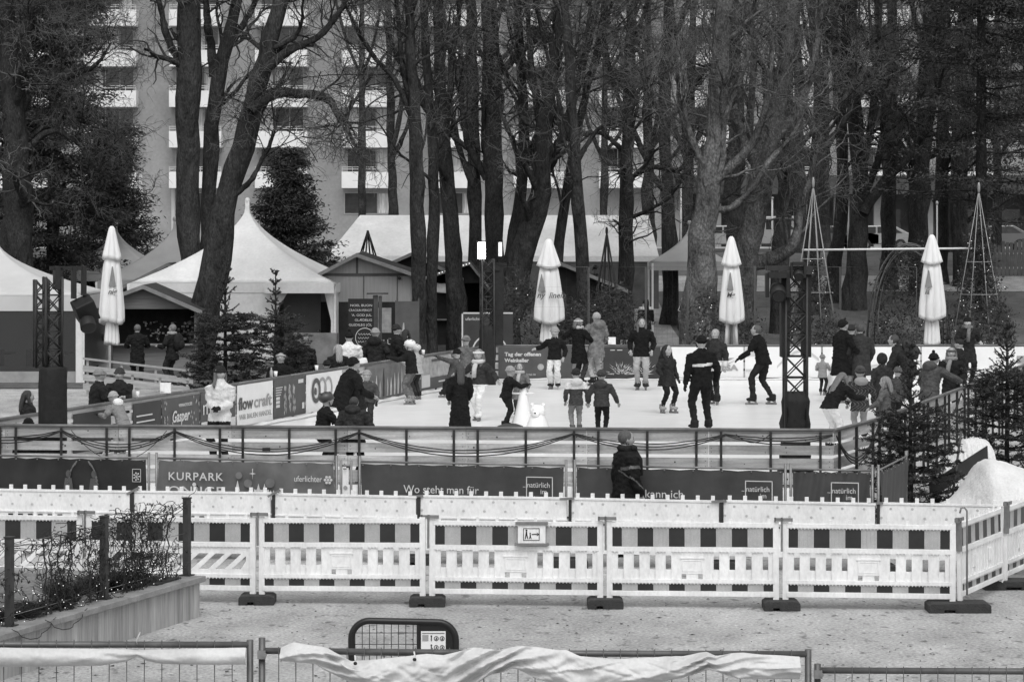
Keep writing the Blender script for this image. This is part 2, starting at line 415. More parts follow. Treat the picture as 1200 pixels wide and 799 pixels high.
# ------------------------------------------------------------ banners inside the rink
def on_left(u):            # point of the sponsor rail line under picture column u
    d = A_bl - A_fl
    k = (u - UC) / F       # x = k*y
    t = (k * A_fl.y - A_fl.x) / (d.x - k * d.y); return A_fl + d * t
def on_far(u):
    d = A_br - A_bl; k = (u - UC) / F
    t = (k * A_bl.y - A_bl.x) / (d.x - k * d.y); return A_bl + d * t
def banner(name, label, A, B, m, z0, z1, group, off=.035, wavy=.006, cat='banner'):
    L_ = ((B.x - A.x) ** 2 + (B.y - A.y) ** 2) ** .5; ang = math.atan2(B.y - A.y, B.x - A.x)
    n = Vector((math.sin(ang), -math.cos(ang), 0)) * off
    t = thing(name, label, cat, (A.x + n.x, A.y + n.y, ICE), ang, group)
    nx, nz = 16, 6; V = []; fs = []
    for f in (0, 1):
        for j in range(nz + 1):
            for i in range(nx + 1):
                x = L_ * i / nx; z = z0 + (z1 - z0) * j / nz
                V.append((x, (wavy * math.sin(x * 7 + j) * math.sin(j * 1.3 + x * 3)) + (.008 if f else 0), z))
    o = (nx + 1) * (nz + 1)
    for j in range(nz):
        for i in range(nx):
            a = j * (nx + 1) + i
            fs.append((a, a + 1, a + nx + 2, a + nx + 1)); fs.append((o + a, o + a + nx + 1, o + a + nx + 2, o + a + 1))
    b = MB(); b.add(V, fs, 0, True)
    for i in range(nx): b.add([V[i], V[i + 1], V[o + i + 1], V[o + i]], [(3, 2, 1, 0)]); q = nz * (nx + 1) + i; b.add([V[q], V[q + 1], V[o + q + 1], V[o + q]], [(0, 1, 2, 3)])
    b.build('sheet', m, t)
    return t, L_
M_b05 = mat('banner_charcoal', .035, .6, .2, 3); M_b10 = mat('banner_dark_grey', .075, .6, .2, 3); M_b16 = mat('banner_mid_grey', .15, .6, .35, 3)
M_bw = mat('banner_white', .74, .6, .05, 2); M_b30 = mat('banner_pale_grey', .34, .6, .4, 4)
M_dtxt = mat('dark_print', .09, .7, .1, 5); M_gtxt = mat('grey_print', .3, .7, .1, 5)
gl = 'sponsor banners on the sponsor side boards'
Y = -.012
t, L_ = banner('sponsor_banner', 'dark blank banner beside the one with lines of small text', on_left(84), on_left(128), M_b05, .12, .8, gl)
t, L_ = banner('sponsor_banner', 'dark banner with slanting lines of small white text', on_left(154), on_left(187), M_b05, .08, .82, gl)
m = MB()
for k in range(4): m.span(L_ * .1, L_ * (.9 - .08 * k), Y, Y + .004, .24 + .11 * k, .265 + .11 * k)
m.build('text_lines', M_ltxt, t)
t, L_ = banner('sponsor_banner', 'dark banner with white script lettering and scattered pale dots', on_left(188), on_left(232), M_b10, .18, .82, gl)
text('WEIHNACHTLICHER', .085, t, M_ltxt, (L_ * .42, Y, .63), maxw=L_ * .36)
text('Gasper', .3, t, M_ltxt, (L_ * .24, Y, .36), shear=.25, bold=.006, maxw=L_ * .46)
m = MB()
rr = random.Random(4)
for k in range(26):
    x = rr.choice((rr.uniform(.03, .2), rr.uniform(.74, .97))) * L_; z = rr.uniform(.24, .78); m.prism([(x - .02, z), (x, z - .035), (x + .02, z), (x, z + .035)], Y, Y + .004)
m.prism([(L_ * .24, .38), (L_ * .27, .36), (L_ * .3, .22), (L_ * .28, .22)], Y, Y + .004)
m.build('dot_pattern', M_b30, t)
t, L_ = banner('sponsor_banner', 'dark banner with tall thin white letters partly behind the white coated woman', on_left(233), on_left(274), M_b10, .08, .84, gl)
text('mp...', .42, t, M_ltxt, (L_ * .04, Y, .4), maxw=L_ * .6)
m = MB(); m.span(.02, L_ - .02, Y, Y + .004, .09, .26); m.build('white_panel', M_ltxt, t)
t, L_ = banner('sponsor_banner', 'white banner with large dark two tone lettering over a thin line of capitals', on_left(276), on_left(318), M_bw, .05, .86, gl)
text('flow', .34, t, M_dtxt, (L_ * .03, Y, .37), bold=.008, maxw=L_ * .4)
text('craft', .34, t, M_gtxt, (L_ * .45, Y, .37), bold=.006, maxw=L_ * .5)
text('WIR BAUEN HANDEL', .15, t, M_gtxt, (L_ * .05, Y, .17), maxw=L_ * .9)
t, L_ = banner('sponsor_banner', 'grey banner with a pale photo of upright figures and small text', on_left(319), on_left(356), M_b10, .05, .86, gl)
m = MB()
rr = random.Random(9)
for k in range(70):
    x = L_ * (.34 + .09 * (k % 3) + rr.uniform(-.04, .04)) + .1 * (k % 3); z = rr.uniform(.14, .68); m.prism([(x - .02, z), (x + .01, z - .05), (x + .03, z + .02), (x, z + .06)], Y, Y + .004)
m.build('photo', M_b30, t)
m = MB()
for k in range(4): m.span(L_ * .05, L_ * (.26 - .02 * k), Y, Y + .004, .68 - .05 * k, .7 - .05 * k)
for k in range(3): m.span(L_ * .06, L_ * .17, Y, Y + .004, .28 + .08 * k, .34 + .08 * k)
m.span(L_ * .76, L_ * .92, Y, Y + .004, .72, .8); m.span(L_ * .88, L_ * .95, Y, Y + .004, .17, .3)
m.build('small_print', M_ltxt, t)
t, L_ = banner('sponsor_banner', 'white banner with overlapping grey rings behind the dark figures', on_left(357), on_left(399), M_bw, .05, .86, gl)
for k, mm in enumerate((M_dtxt, M_gtxt, M_b30)):
    m = MB(); cx = L_ * (.26 + .17 * k); cz = .5
    out = []
    n = 28
    for i in range(n):
        a = 2 * math.pi * i / n; out.append((math.cos(a), math.sin(a)))
    r1, r0 = .27, .17 if k == 0 else .2
    for i in range(n):
        c0, c1 = out[i], out[(i + 1) % n]
        m.prism([(cx + r0 * c0[0], cz + r0 * c0[1]), (cx + r1 * c0[0], cz + r1 * c0[1]), (cx + r1 * c1[0], cz + r1 * c1[1]), (cx + r0 * c1[0], cz + r0 * c1[1])], Y - .003 * (2 - k), Y + .004 - .003 * (2 - k))
    m.build('ring', mm, t)
text('e', .3, t, M_dtxt, (L_ * .2, Y - .01, .42), bold=.012)
t, L_ = banner('sponsor_banner', 'grey photo banner with tall standing figures behind the helmeted children', on_left(427), on_left(480), M_b16, .05, .84, gl)
m = MB(); rr = random.Random(3)
for k in range(12):
    x = L_ * (.04 + .08 * k); h = rr.uniform(.3, .62); m.prism([(x, .1), (x + .1, .1), (x + .12, h * .6 + .1), (x + .06, h + .16), (x + .01, h * .7 + .1)], Y, Y + .004, rr.randint(0, 2))
m.build('photo', [M_b30, M_b05, mat('banner_light', .5, .6, .3, 5)], t)
t, L_ = banner('sponsor_banner', 'pale grey banner with dark lower band near the far corner', on_left(482), on_left(535), M_b30, .06, .84, gl)
m = MB(); m.span(0, L_, Y, Y + .004, .06, .34); m.span(L_ * .4, L_ * .6, Y, Y + .004, .72, .78); m.build('lower_band', M_b10, t)
m = MB(); m.span(L_ * .18, L_ * .36, Y - .004, Y, .12, .42); m.span(L_ * .55, L_ * .9, Y - .004, Y, .2, .23); m.build('small_print', M_ltxt, t)

gf = 'sponsor banners on the far boards'
t, L_ = banner('sponsor_banner', 'dark banner about open wine cellars with white lettering', on_far(584), on_far(671), M_b10, .02, .86, gf)
text('Tag der offenen', .135, t, M_ltxt, (L_ * .085, Y, .63), bold=.005, maxw=L_ * .49)
text('Weinkeller', .135, t, M_ltxt, (L_ * .085, Y, .47), bold=.005, maxw=L_ * .33)
m = MB(); m.disc((L_ * .265, Y, .31), .1, .004); m.prism([(L_ * .2, .0 + .05), (L_ * .34, .05), (L_ * .3, .22), (L_ * .24, .22)], Y, Y + .004)
m.disc((L_ * .57, Y, .34), .085, .004, 16); m.build('picture', M_b30, t)
text('ahrtal.de', .08, t, M_ltxt, (L_ * .36, Y, .12))
t, L_ = banner('sponsor_banner', 'grey photo banner with people between the couple in dark coat', on_far(672), on_far(706), M_b16, .02, .86, gf)
m = MB()
for k in range(5): m.span(L_ * (.7), L_ * .97, Y, Y + .004, .1 + .09 * k, .13 + .09 * k)
m.prism([(.05, .1), (.3, .1), (.26, .4), (.16, .55), (.08, .4)], Y, Y + .004); m.build('photo', M_b30, t)
t, L_ = banner('sponsor_banner', 'black banner with white firework bursts low down', on_far(707), on_far(774), M_b05, .02, .86, gf)
m = MB(); rr = random.Random(12)
for cx, n in ((.3, 70), (.72, 40)):
    for k in range(n):
        a = rr.uniform(-.15, math.pi + .15); r0 = rr.uniform(.02, .25); r1 = r0 + rr.uniform(.03, .14); x = L_ * cx; z = .16; w = .007
        ca, sa = math.cos(a), math.sin(a)
        m.prism([(x + r0 * ca * 1.3 - w * sa, z + r0 * sa + w * ca), (x + r0 * ca * 1.3 + w * sa, z + r0 * sa - w * ca), (x + r1 * ca * 1.3, z + r1 * sa)], Y, Y + .004)
m.span(L_ * .12, L_ * .2, Y, Y + .004, .77, .79); m.span(L_ * .24, L_ * .33, Y, Y + .004, .77, .79); m.build('firework', mat('spark_print', .55, .7, .2, 9), t)
t, L_ = banner('sponsor_banner', 'white banner with a grey bird mark and wide letters', on_far(776), on_far(871), M_bw, .06, .86, gf)
x = L_ * .72; m = MB()
m.prism([(x - .1, .5), (x + .15, .57), (x + .36, .575), (x + .12, .47)], Y, Y + .004); m.prism([(x + .08, .43), (x + .22, .44), (x + .4, .52), (x + .22, .42)], Y, Y + .004)
m.build('bird_mark', M_gtxt, t)
text('SA', .2, t, M_gtxt, (L_ * .78, Y, .25), bold=.01, maxw=L_ * .16)
t, L_ = banner('sponsor_banner', 'white banner with pale swooping curves behind the bending man', on_far(873), on_far(962), M_bw, .06, .86, gf)
m = MB()
m.span(.02, L_ * .2, Y, Y + .004, .62, .84); m.span(.02, L_ * .25, Y, Y + .004, .22, .28)
for i in range(14):
    a, c = i / 14, (i + 1) / 14; f = lambda q: .3 + .42 * math.sin(q * math.pi * .85)
    m.prism([(L_ * (.42 + .55 * a), f(a)), (L_ * (.42 + .55 * c), f(c)), (L_ * (.42 + .55 * c), f(c) + .07), (L_ * (.42 + .55 * a), f(a) + .07)], Y, Y + .004)
m.build('swoosh', mat('pale_print', .5, .7, .1), t)
t, L_ = banner('sponsor_banner', 'white banner with faint curve behind the pair in long coats', on_far(964), on_far(1078), M_bw, .06, .86, gf)
m = MB()
for i in range(14):
    a, c = i / 14, (i + 1) / 14; f = lambda q: .24 + .3 * q * q
    m.prism([(L_ * (.02 + .9 * a), f(a)), (L_ * (.02 + .9 * c), f(c)), (L_ * (.02 + .9 * c), f(c) + .06), (L_ * (.02 + .9 * a), f(a) + .06)], Y, Y + .004)
m.build('swoosh', mat('pale_print', .5, .7, .1), t)
t, L_ = banner('sponsor_banner', 'white banner with dark letters behind the woman with headband', on_far(1080), on_far(1180), M_bw, .06, .86, gf)
text('inger', .24, t, M_dtxt, (L_ * .1, Y, .42), bold=.005, maxw=L_ * .36)
t, L_ = banner('sponsor_banner', 'white banner with one grey square at the end of the far boards', on_far(1182), on_far(1258), M_bw, .06, .86, gf)
m = MB(); m.span(L_ * .12, L_ * .3, Y, Y + .004, .42, .62); m.build('grey_square', M_gtxt, t)

# ------------------------------------------------------------ banner fence in front of the boards
def fence_pt(u):
    f = u / 1028.0; s = lerp(80.3, 85.6, f); return D(u, s, 0)
M_fb1 = mat('mesh_banner_black', .022, .6, .5, 1.4, .5, 3); M_fb2 = mat('mesh_banner_charcoal', .052, .6, .3, 1.2, .6, 2.5); M_fb3 = mat('mesh_banner_grey', .12, .6, .35, 1.6, .4, 3)
def fence_banner(label, u0, u1, m, end=True, ztop=1.2, pts=None, wav=.02):
    A, B = (fence_pt(u0), fence_pt(u1)) if pts is None else pts
    L_ = (B - A).length; ang = math.atan2(B.y - A.y, B.x - A.x)
    t = thing('banner_fence', label, 'banner fence', (A.x, A.y, 0), ang, 'banner fence panels before the rink')
    f = MB()
    for x in (.02, L_ - .02): f.tube([(x, 0, .0), (x, 0, ztop + .1)], .02, 8)
    f.tube([(.02, 0, ztop + .02), (L_ - .02, 0, ztop + .02)], .015, 6); f.tube([(.02, 0, .12), (L_ - .02, 0, .12)], .015, 6)
    f.build('frame', M_steel, t)
    nx, nz = 60, 12; V = []; fs = []
    ph = rnd.random() * 9
    for k in (0, 1):
        for j in range(nz + 1):
            for i in range(nx + 1):
                x = .05 + (L_ - .1) * i / nx; q = j / nz; z = .1 + (ztop - .1) * q
                hang = abs(((i / nx * 7 + ph * .0) % 1.0) - .5) * 2
                y = -.03 - wav * (math.sin((i / nx) * 22 + ph + (1 - q) * 4) * (1 - q * .6) + math.sin((i / nx) * 41 - q * 7 + ph)) * .7
                V.append((x, y + (.004 if k else 0), z - (.02 * (1 - hang) if j == nz else 0)))
    o = (nx + 1) * (nz + 1)
    for j in range(nz):
        for i in range(nx):
            a = j * (nx + 1) + i; fs.append((a, a + 1, a + nx + 2, a + nx + 1)); fs.append((o + a, o + a + nx + 1, o + a + nx + 2, o + a + 1))
    b = MB(); b.add(V, fs, 0, True); b.build('sheet', m, t)
    e = MB(); e.ell((0, -.06, ztop - .02), (.012, .01, .012), 0, 6, 4); em = e.mesh('eyelet', M_steel)
    for k in range(8): obj('eyelet', em, t, 0, (.08 + (L_ - .16) * k / 7, 0, 0))
    return t, L_
YF = -.085
def logo_box(t, x, word):
    m = MB(); w, h = .38, .32; z = .74
    for a in ((x, x + w, z + h - .012, z + h), (x, x + .012, z, z + h), (x + w - .012, x + w, z, z + h)): m.span(a[0], a[1], YF, YF + .004, a[2], a[3])
    m.build('logo_frame', M_ltxt, t)
    text('...' + word, .105, t, M_ltxt, (x - .05, YF, z + .17), maxw=.38); text('im', .1, t, M_ltxt, (x + .2, YF, z + .08))
    text('Ahrtal', .1, t, M_ltxt, (x + .04, YF, z - .02))
fence_banner('plain black banner fence beyond the one with arching figures', -150, -12, M_fb1)
t, L_ = fence_banner('black banner fence with faint arching figures and a small square emblem', -10, 176, M_fb1)
m = MB(); rr = random.Random(2)
for sx, cx in ((1, .5), (-1, .66)):
    for i in range(10):
        a = i / 10 * 1.3; x0 = L_ * (.585 - sx * .1 * math.cos(a * .9) * 1.0); z0 = .72 + .42 * math.sin(a)
        m.prism([(x0, z0), (x0 + .02, z0), (x0 + .03 * sx + .02, z0 + .06), (x0 + .03 * sx, z0 + .06)], YF, YF + .004)
m.build('figure_print', M_b16, t)
m = MB()
for cx in (.5, .66): m.disc((L_ * cx, YF, .98), .055, .004, 12, 0, .7); m.prism([(L_ * cx - .08, .7), (L_ * cx + .08, .7), (L_ * cx + .05, .92), (L_ * cx - .05, .92)], YF, YF + .004)
m.build('figure_print', M_b10, t)
m = MB(); x0 = L_ * .9; w = .13
for a in ((x0, x0 + w, 1.06, 1.067), (x0, x0 + w, .88, .887), (x0, x0 + .007, .88, 1.067), (x0 + w - .007, x0 + w, .88, 1.067)): m.span(a[0], a[1], YF, YF + .004, a[2], a[3])
for k in range(7): m.tube([(x0 + .065, YF + .002, .955), (x0 + .065 + .045 * math.cos(k * .9), YF + .002, .96 + .055 * math.sin(k * .9))], .004, 4); m.disc((x0 + .065 + .04 * math.cos(k * .9), YF, .96 + .05 * math.sin(k * .9)), .012, .004, 8)
m.build('emblem', M_ltxt, t)
t, L_ = fence_banner('grey banner fence announcing the park on ice with lantern festival letters', 182, 396, M_fb3)
text('KURPARK', .16, t, M_ltxt, (L_ * .08, YF, .92), spacing=1.12, bold=.001, maxw=L_ * .3)
text('ON ICE', .16, t, M_ltxt, (L_ * .08, YF, .72), spacing=1.12, bold=.001, maxw=L_ * .3)
text('uferlichter', .12, t, M_ltxt, (L_ * .77, YF, .93), maxw=L_ * .15)
m = MB(); x = L_ * .955; z = .96
for k in range(6):
    a = k * math.pi / 3; m.disc((x + .045 * math.cos(a), YF, z + .045 * math.sin(a)), .02, .004, 8)
m.disc((x, YF, z), .02, .004, 8); m.disc((L_ * .225, YF, .86), .03, .004, 6)
x = L_ * .45
m.prism([(x, .78), (x + .07, .78), (x + .035, .93)], YF, YF + .004)
m.build('emblem', M_ltxt, t)
m = MB(); x = L_ * .5
for i in range(9):
    m.prism([(L_ * .52 + i * .045, .66), (L_ * .52 + i * .045 + .04, .66), (L_ * .52 + i * .045 + .04, .76 + .05 * (i in (2, 3, 4, 5, 6))), (L_ * .52 + i * .045 + .02, .8 + .09 * (i in (3, 5))), (L_ * .52 + i * .045, .76 + .05 * (i in (2, 3, 4, 5, 6)))], YF, YF + .004)
m.build('town_print', mat('pale_print', .5, .7, .1), t)
m = MB()
for cx, cz, r in ((.47, 1.0, .05), (.52, .89, .06), (.64, .9, .07)): m.disc((L_ * cx, YF, cz), r, .004, 12)
x = L_ * .545
m.build('lantern_print', M_b16, t)
m = MB(); m.prism([(x - .006, 1.1), (x + .006, 1.1), (x + .004, 1.04), (x + .05, 1.03), (x + .004, 1.02), (x + .0, .95), (x - .004, 1.02), (x - .05, 1.03), (x - .004, 1.04)], YF, YF + .004); m.build('star_print', M_ltxt, t)
t, L_ = fence_banner('narrow white banner strip between the grey lantern banner and the charcoal banner', 398, 413, mat('banner_white', .74), ztop=1.14, wav=.004)
m = MB(); m.disc((L_ * .5, -.04, .85), .03, .004, 8); m.build('emblem', M_gtxt, t)
t, L_ = fence_banner('charcoal banner fence asking a question in white letters', 420, 665, M_fb2)
text('Wo steht man für', .16, t, M_ltxt, (L_ * .225, YF, .8), maxw=L_ * .36)
logo_box(t, L_ * .81, 'natürlich')
t, L_ = fence_banner('charcoal banner fence partly behind the walking man with white lettering', 672, 922, M_fb2)
text('So kann ich', .16, t, M_ltxt, (L_ * .27, YF, .8), maxw=L_ * .25)
logo_box(t, L_ * .81, 'natürlich')
t, L_ = fence_banner('short charcoal banner fence with only a boxed white word', 925, 1024, M_fb2)
logo_box(t, L_ * .5, 'natürlich')
a = fence_pt(1029); c = D(1062, 80.6, 0)
fence_banner('plain charcoal banner fence turned away at the row corner', 0, 0, M_fb2, pts=(a, c))
# ------------------------------------------------------------ plastic site barriers, front row
def barrier_meshes(Lp, style):
    m = MB(); x0, x1 = .012, Lp - .012
    for xa, xb in ((x0, x0 + .07), (x1 - .07, x1)): m.span(xa, xb, -.025, .025, .1, 1.05)
    for z0, z1, y in ((.98, 1.03, .03), (.685, .735, .03), (.31, .355, .03), (.155, .21, .032)): m.span(x0 + .05, x1 - .05, -y, y, z0, z1)
    n = 46
    for z in (.978, .683, .308):
        for i in range(n):
            xx = x0 + .1 + (x1 - x0 - .2) * i / (n - 1); m.span(xx - .006, xx + .006, -.034, -.03, z - .012, z + .004)
    i0, i1 = x0 + .09, x1 - .09; w = i1 - i0
    m.span(i0 - .03, i1 + .03, -.008, .012, .73, .985); m.span(i0 - .03, i1 + .03, -.008, .012, .205, .315)
    for k in range(9):
        xx = x0 + .12 + (x1 - x0 - .24) * k / 8; m.span(xx - .018, xx + .018, -.01, .01, 1.028, 1.078)
    if style == 'slot':
        sl = [.025, .126, .228, .329, .634, .735, .839, .945]; xs = 0.0; edges = []
        for q in sl: edges.append((xs, q)); xs = q + .037
        edges.append((xs, 1.0))
        for a, c in edges:
            if a == .366: m.span(i0 + w * a, i0 + w * .43, -.012, .012, .355, .69); m.span(i0 + w * .565, i0 + w * c, -.012, .012, .355, .69); continue
            m.span(i0 + w * a - (.03 if a == 0 else 0), i0 + w * c + (.03 if c == 1 else 0), -.012, .012, .355, .69)
        for q in sl:
            m.span(i0 + w * q - .002, i0 + w * (q + .037) + .002, .002, .01, .355, .47)
            for e in (q - .004, q + .037): m.span(i0 + w * e - .003, i0 + w * e + .006, -.017, -.012, .36, .685)
        m.span(i0 + w * .428, i0 + w * .567, -.018, .012, .42, .69); m.span(i0 + w * .42, i0 + w * .575, -.026, -.018, .6, .62); m.span(i0 + w * .46, i0 + w * .535, -.012, .012, .355, .43)
        for a in ((.435, .56, .575, .582), (.435, .56, .45, .456), (.435, .44, .45, .58), (.555, .56, .45, .58)): m.span(i0 + w * a[0], i0 + w * a[1], -.023, -.018, a[2], a[3])
    elif style == 'diagonal':
        m.span(i0 - .03, i1 + .03, -.012, .012, .6, .69); m.span(i0 - .03, i1 + .03, -.012, .012, .35, .41)
        k = -.2
        while k < w:
            a = [(i0 + k, .405), (i0 + k + .085, .405), (i0 + k + .3, .605), (i0 + k + .215, .605)]
            a = [(min(max(x, i0 - .03), i1 + .03), z) for x, z in a]
            if a[1][0] - a[0][0] + a[2][0] - a[3][0] > .01: m.prism(a, -.013, .013)
            k += .2
        m.span(i0 - .03, i0 + .04, -.0125, .0125, .405, .605); m.span(i1 - .03, i1 + .03, -.0125, .0125, .405, .605)
    else:
        m.span(i0 - .03, i1 + .03, -.008, .012, .35, .69)
        for k in range(13): xx = i0 + w * (k + .5) / 13; m.span(xx - .02, xx + .02, -.016, -.008, .36, .68)
        for k in (.3, .7): m.span(i0 + w * k - .06, i0 + w * k + .06, -.03, -.016, .45, .6)
    pm = m.mesh('panel', M_white)
    out = []
    for z0, z1 in ((.745, .972), (.218, .302)):
        e = [-.03] + [.05 + .1 * k for k in range(10)] + [1.03]; rings = []; mm = []
        for k in range(11):
            a, c = i0 + w * e[k], i0 + w * e[k + 1]
            ds = [(a, .0)] + ([(lerp(a, c, (q + .5 + d) / 4), dy) for q in range(4) for d, dy in ((-.12, 0), (-.1, .004), (.1, .004), (.12, 0))] if k % 2 else []) + [(c, .0)]
            for x, dy in ds: rings.append([(x, -.0125 - dy, z0), (x, -.0125 - dy, z1), (x, -.0085, z1), (x, -.0085, z0)]); mm.append(k % 2)
        g = MB(); g.loft(rings, 0, True, True, False); nq = len(rings) - 1
        for i in range(nq):
            for j in range(4): g.m[i * 4 + j] = 1 if mm[i] == 0 and mm[i + 1] == 0 else 0
        out.append(g.mesh('reflector_band', [M_film, M_dark]))
    return pm, out[0], out[1]
_bm = {}
def barrier(label, A, B, style='slot', clasp=True, group='striped plastic barriers in the front row'):
    L_ = (B - A).length; key = (style,)
    if key not in _bm: _bm[key] = barrier_meshes(2.1, style)
    pm, gm, dm = _bm[key]
    t = thing('site_barrier', label, 'barrier', A, math.atan2(B.y - A.y, B.x - A.x), group)
    sx = L_ / 2.1
    for nm, me in (('panel', pm), ('reflector_band', gm), ('reflector_band', dm)):
        o = obj(nm, me, t, .006 if nm == 'panel' else 0); o.scale = (sx, 1, 1)
    jr = random.Random(int(A.x * 1000)); t.rotation_euler.x = R(jr.uniform(-1.5, 1.5)); t.rotation_euler.y = R(jr.uniform(-.35, .35)); t.location.z += jr.uniform(-.015, .012); t.location.y += jr.uniform(-.03, .03)
    if clasp:
        c = MB(); c.span(-.09, .13, -.05, -.035, 1.06, 1.1); c.span(-.012, .012, -.05, .02, .7, 1.1); c.span(-.09, -.07, -.05, .01, 1.05, 1.1)
        c.build('clasp', M_steel, t)
    return t
def foot(label, p, rz=0.0, ln=.84, lab2=None):
    m = MB(); h = ln / 2
    m.prism([(-h, 0), (-h * .5, 0), (-h * .5, .035), (-h * .15, .035), (-h * .15, 0), (h, 0), (h, .09), (h - .04, .115), (-h + .04, .115), (-h, .09)], -.19, .19)
    o = m.build('base_weight', M_rubber, None, .01, p); o.rotation_euler.z = rz
    return tag(o, label, 'barrier base', 'rubber bases under the barriers')
def row1(u):
    f = (u - 302) / 820.0; return D(u, lerp(96.6, 98.6, f), .0)
jx = [-104, 99, 302, 501, 709, 915, 1122]
lb = ['diagonal slotted white barrier mostly hidden behind the planted bed', 'diagonal slotted white barrier ending beside the tall dark bed post', 'striped white barrier between a diagonal slotted one and the arrow sign one',
      'striped white barrier carrying the small pedestrian arrow sign', 'striped white barrier between the one with the arrow sign and the corner one', 'striped white barrier that ends at the hooked rod']
for i in range(6): barrier(lb[i], row1(jx[i] + 1), row1(jx[i + 1] - 1), 'diagonal' if i < 2 else 'slot', i > 0)
fl_lab = ['black rubber base behind the climbing plants', 'black rubber base at the end of the diagonal slotted barrier', 'black rubber base under the clasp before the arrow sign barrier', 'black rubber base under the clasp after the arrow sign barrier', 'black rubber base beside the damp dark patch']
for i, u in enumerate(jx[1:6]):
    p = row1(u); foot(fl_lab[i], (p.x + (0 if i != 3 else 0), p.y - .02, 0), R(90 if False else 0), .43)
p = row1(1122); foot('long black rubber base below the hooked rod', (p.x + .0, p.y - .02, 0), 0, .74)
p0 = row1(1124); dirv = Vector((.86, 1.88, 0)).normalized()
sl = ['solid striped barrier turned away, first after the hooked rod', 'solid striped barrier turned away, second from the corner', 'solid striped barrier turned away, third from the corner']
for i in range(3):
    A = p0 + dirv * 2.08 * i; barrier(sl[i], A + dirv * .02, A + dirv * 2.06, 'solid', True, 'striped plastic barriers turned away')
p = p0 + dirv * 2.2; foot('long black rubber base under the barriers turned away', (p.x + .25, p.y, 0), 0, 1.1)
m = MB(); q = row1(1122); m.tube([(0, 0, .2), (0, 0, 1.14), (.0, 0, 1.2), (-.03, 0, 1.235), (-.07, 0, 1.23), (-.085, 0, 1.17)], .011, 8)
tag(m.build('hooked_rod', M_steel, None, 0, (q.x + .1, q.y - .08, 0)), 'steel hooked rod standing at the barrier corner', 'rod')
# the pedestrian sign
A = row1(604); Bp = row1(642)
t = thing('pedestrian_sign', 'small white sign with walking figures and an arrow clamped to a barrier', 'sign', (A.x, A.y - .06, 0)); w = (Bp - A).length
m = MB(); m.span(.03, w - .03, -.012, .004, .74, .985); m.build('plate', M_white, t)
m = MB(); m.span(0, w, -.03, .01, .985, 1.02); m.span(-.01, w + .01, -.03, .01, .735, .765); m.build('clamp', M_steel, t)
m = MB(); x0, x1, z0, z1 = w * .24, w * .74, .795, .945
for a in ((x0, x1, z0, z0 + .008), (x0, x1, z1 - .008, z1), (x0, x0 + .008, z0, z1), (x1 - .008, x1, z0, z1)): m.span(a[0], a[1], -.016, -.0125, a[2], a[3])
ax = lerp(x0, x1, .52); m.span(ax, ax + .065, -.016, -.0125, .865, .877); m.prism([(ax + .06, .85), (ax + .095, .871), (ax + .06, .892), (ax + .07, .871)], -.016, -.0125)
fx = lerp(x0, x1, .2)
m.disc((fx, -.016, .918), .012, .0035, 10); m.prism([(fx - .012, .87), (fx - .02, .815), (fx - .01, .815), (fx, .855), (fx + .012, .815), (fx + .022, .815), (fx + .01, .87), (fx + .008, .903), (fx - .008, .903)], -.016, -.0125)
fx += .045; m.disc((fx, -.016, .882), .009, .0035, 10); m.prism([(fx - .008, .845), (fx - .014, .815), (fx - .006, .815), (fx, .838), (fx + .008, .815), (fx + .016, .815), (fx + .008, .845), (fx + .006, .872), (fx - .006, .872)], -.016, -.0125)
m.build('pictogram', M_black, t)
# small dark marks printed on barrier plates
for i, (u, z) in enumerate(((403, .53), (605, .53))):
    pass

# ------------------------------------------------------------ second row: closed white panels with tabs
def row2(u):
    f = (u - 155) / 873.0; return D(u, lerp(85.2, 88.9, f), 0)
_r2 = []
def closed_mesh():
    Lp = 2.0; m = MB()
    m.span(.02, Lp - .02, -.012, .012, .3, .96); m.span(.01, Lp - .01, -.024, .024, .955, .985); m.span(.01, Lp - .01, -.03, .03, .2, .32); m.span(.01, Lp - .01, -.028, .028, .655, .675)
    for k in range(10): xx = .1 + (Lp - .2) * k / 9; m.span(xx - .025, xx + .025, -.012, .012, .98, 1.05)
    for k in range(3): xx = .4 + .6 * k; m.span(xx - .004, xx + .004, -.015, -.012, .68, .95)
    for k in range(7):
        xx = .16 + .28 * k
        m.disc((xx, -.017, .9), .018, .006, 8, 1); m.disc((xx - .12, -.017, .77), .018, .006, 8, 1)
    for k in range(6): xx = .3 + .14 * k; m.span(xx - .035, xx + .035, -.031, -.026, .6, .63, 2)
    return m.mesh('panel', [M_white, mat('plastic_rivet', .45, .5, .1), M_dark])
_r2m = closed_mesh()
_post = MB(); _post.span(-.02, .02, -.035, .0, .55, .92); _pm = _post.mesh('joint_bar', M_dsteel)
_cl = MB(); _cl.span(-.1, .1, -.05, -.036, .96, .99); _cm = _cl.mesh('clasp', M_steel)
j2 = [-180, -12, 155, 320, 490, 667, 845, 1028, 1212, 1400]
l2 = ['below the faint arching figures, before the emblem one', 'below the dark square emblem', 'below the park on ice lettering', 'below the narrow white strip', 'below the banner asking a question',
      'behind which the man walks', 'below the two boxed white words', 'before the snow heap and tall fir', 'behind the barriers turned away']
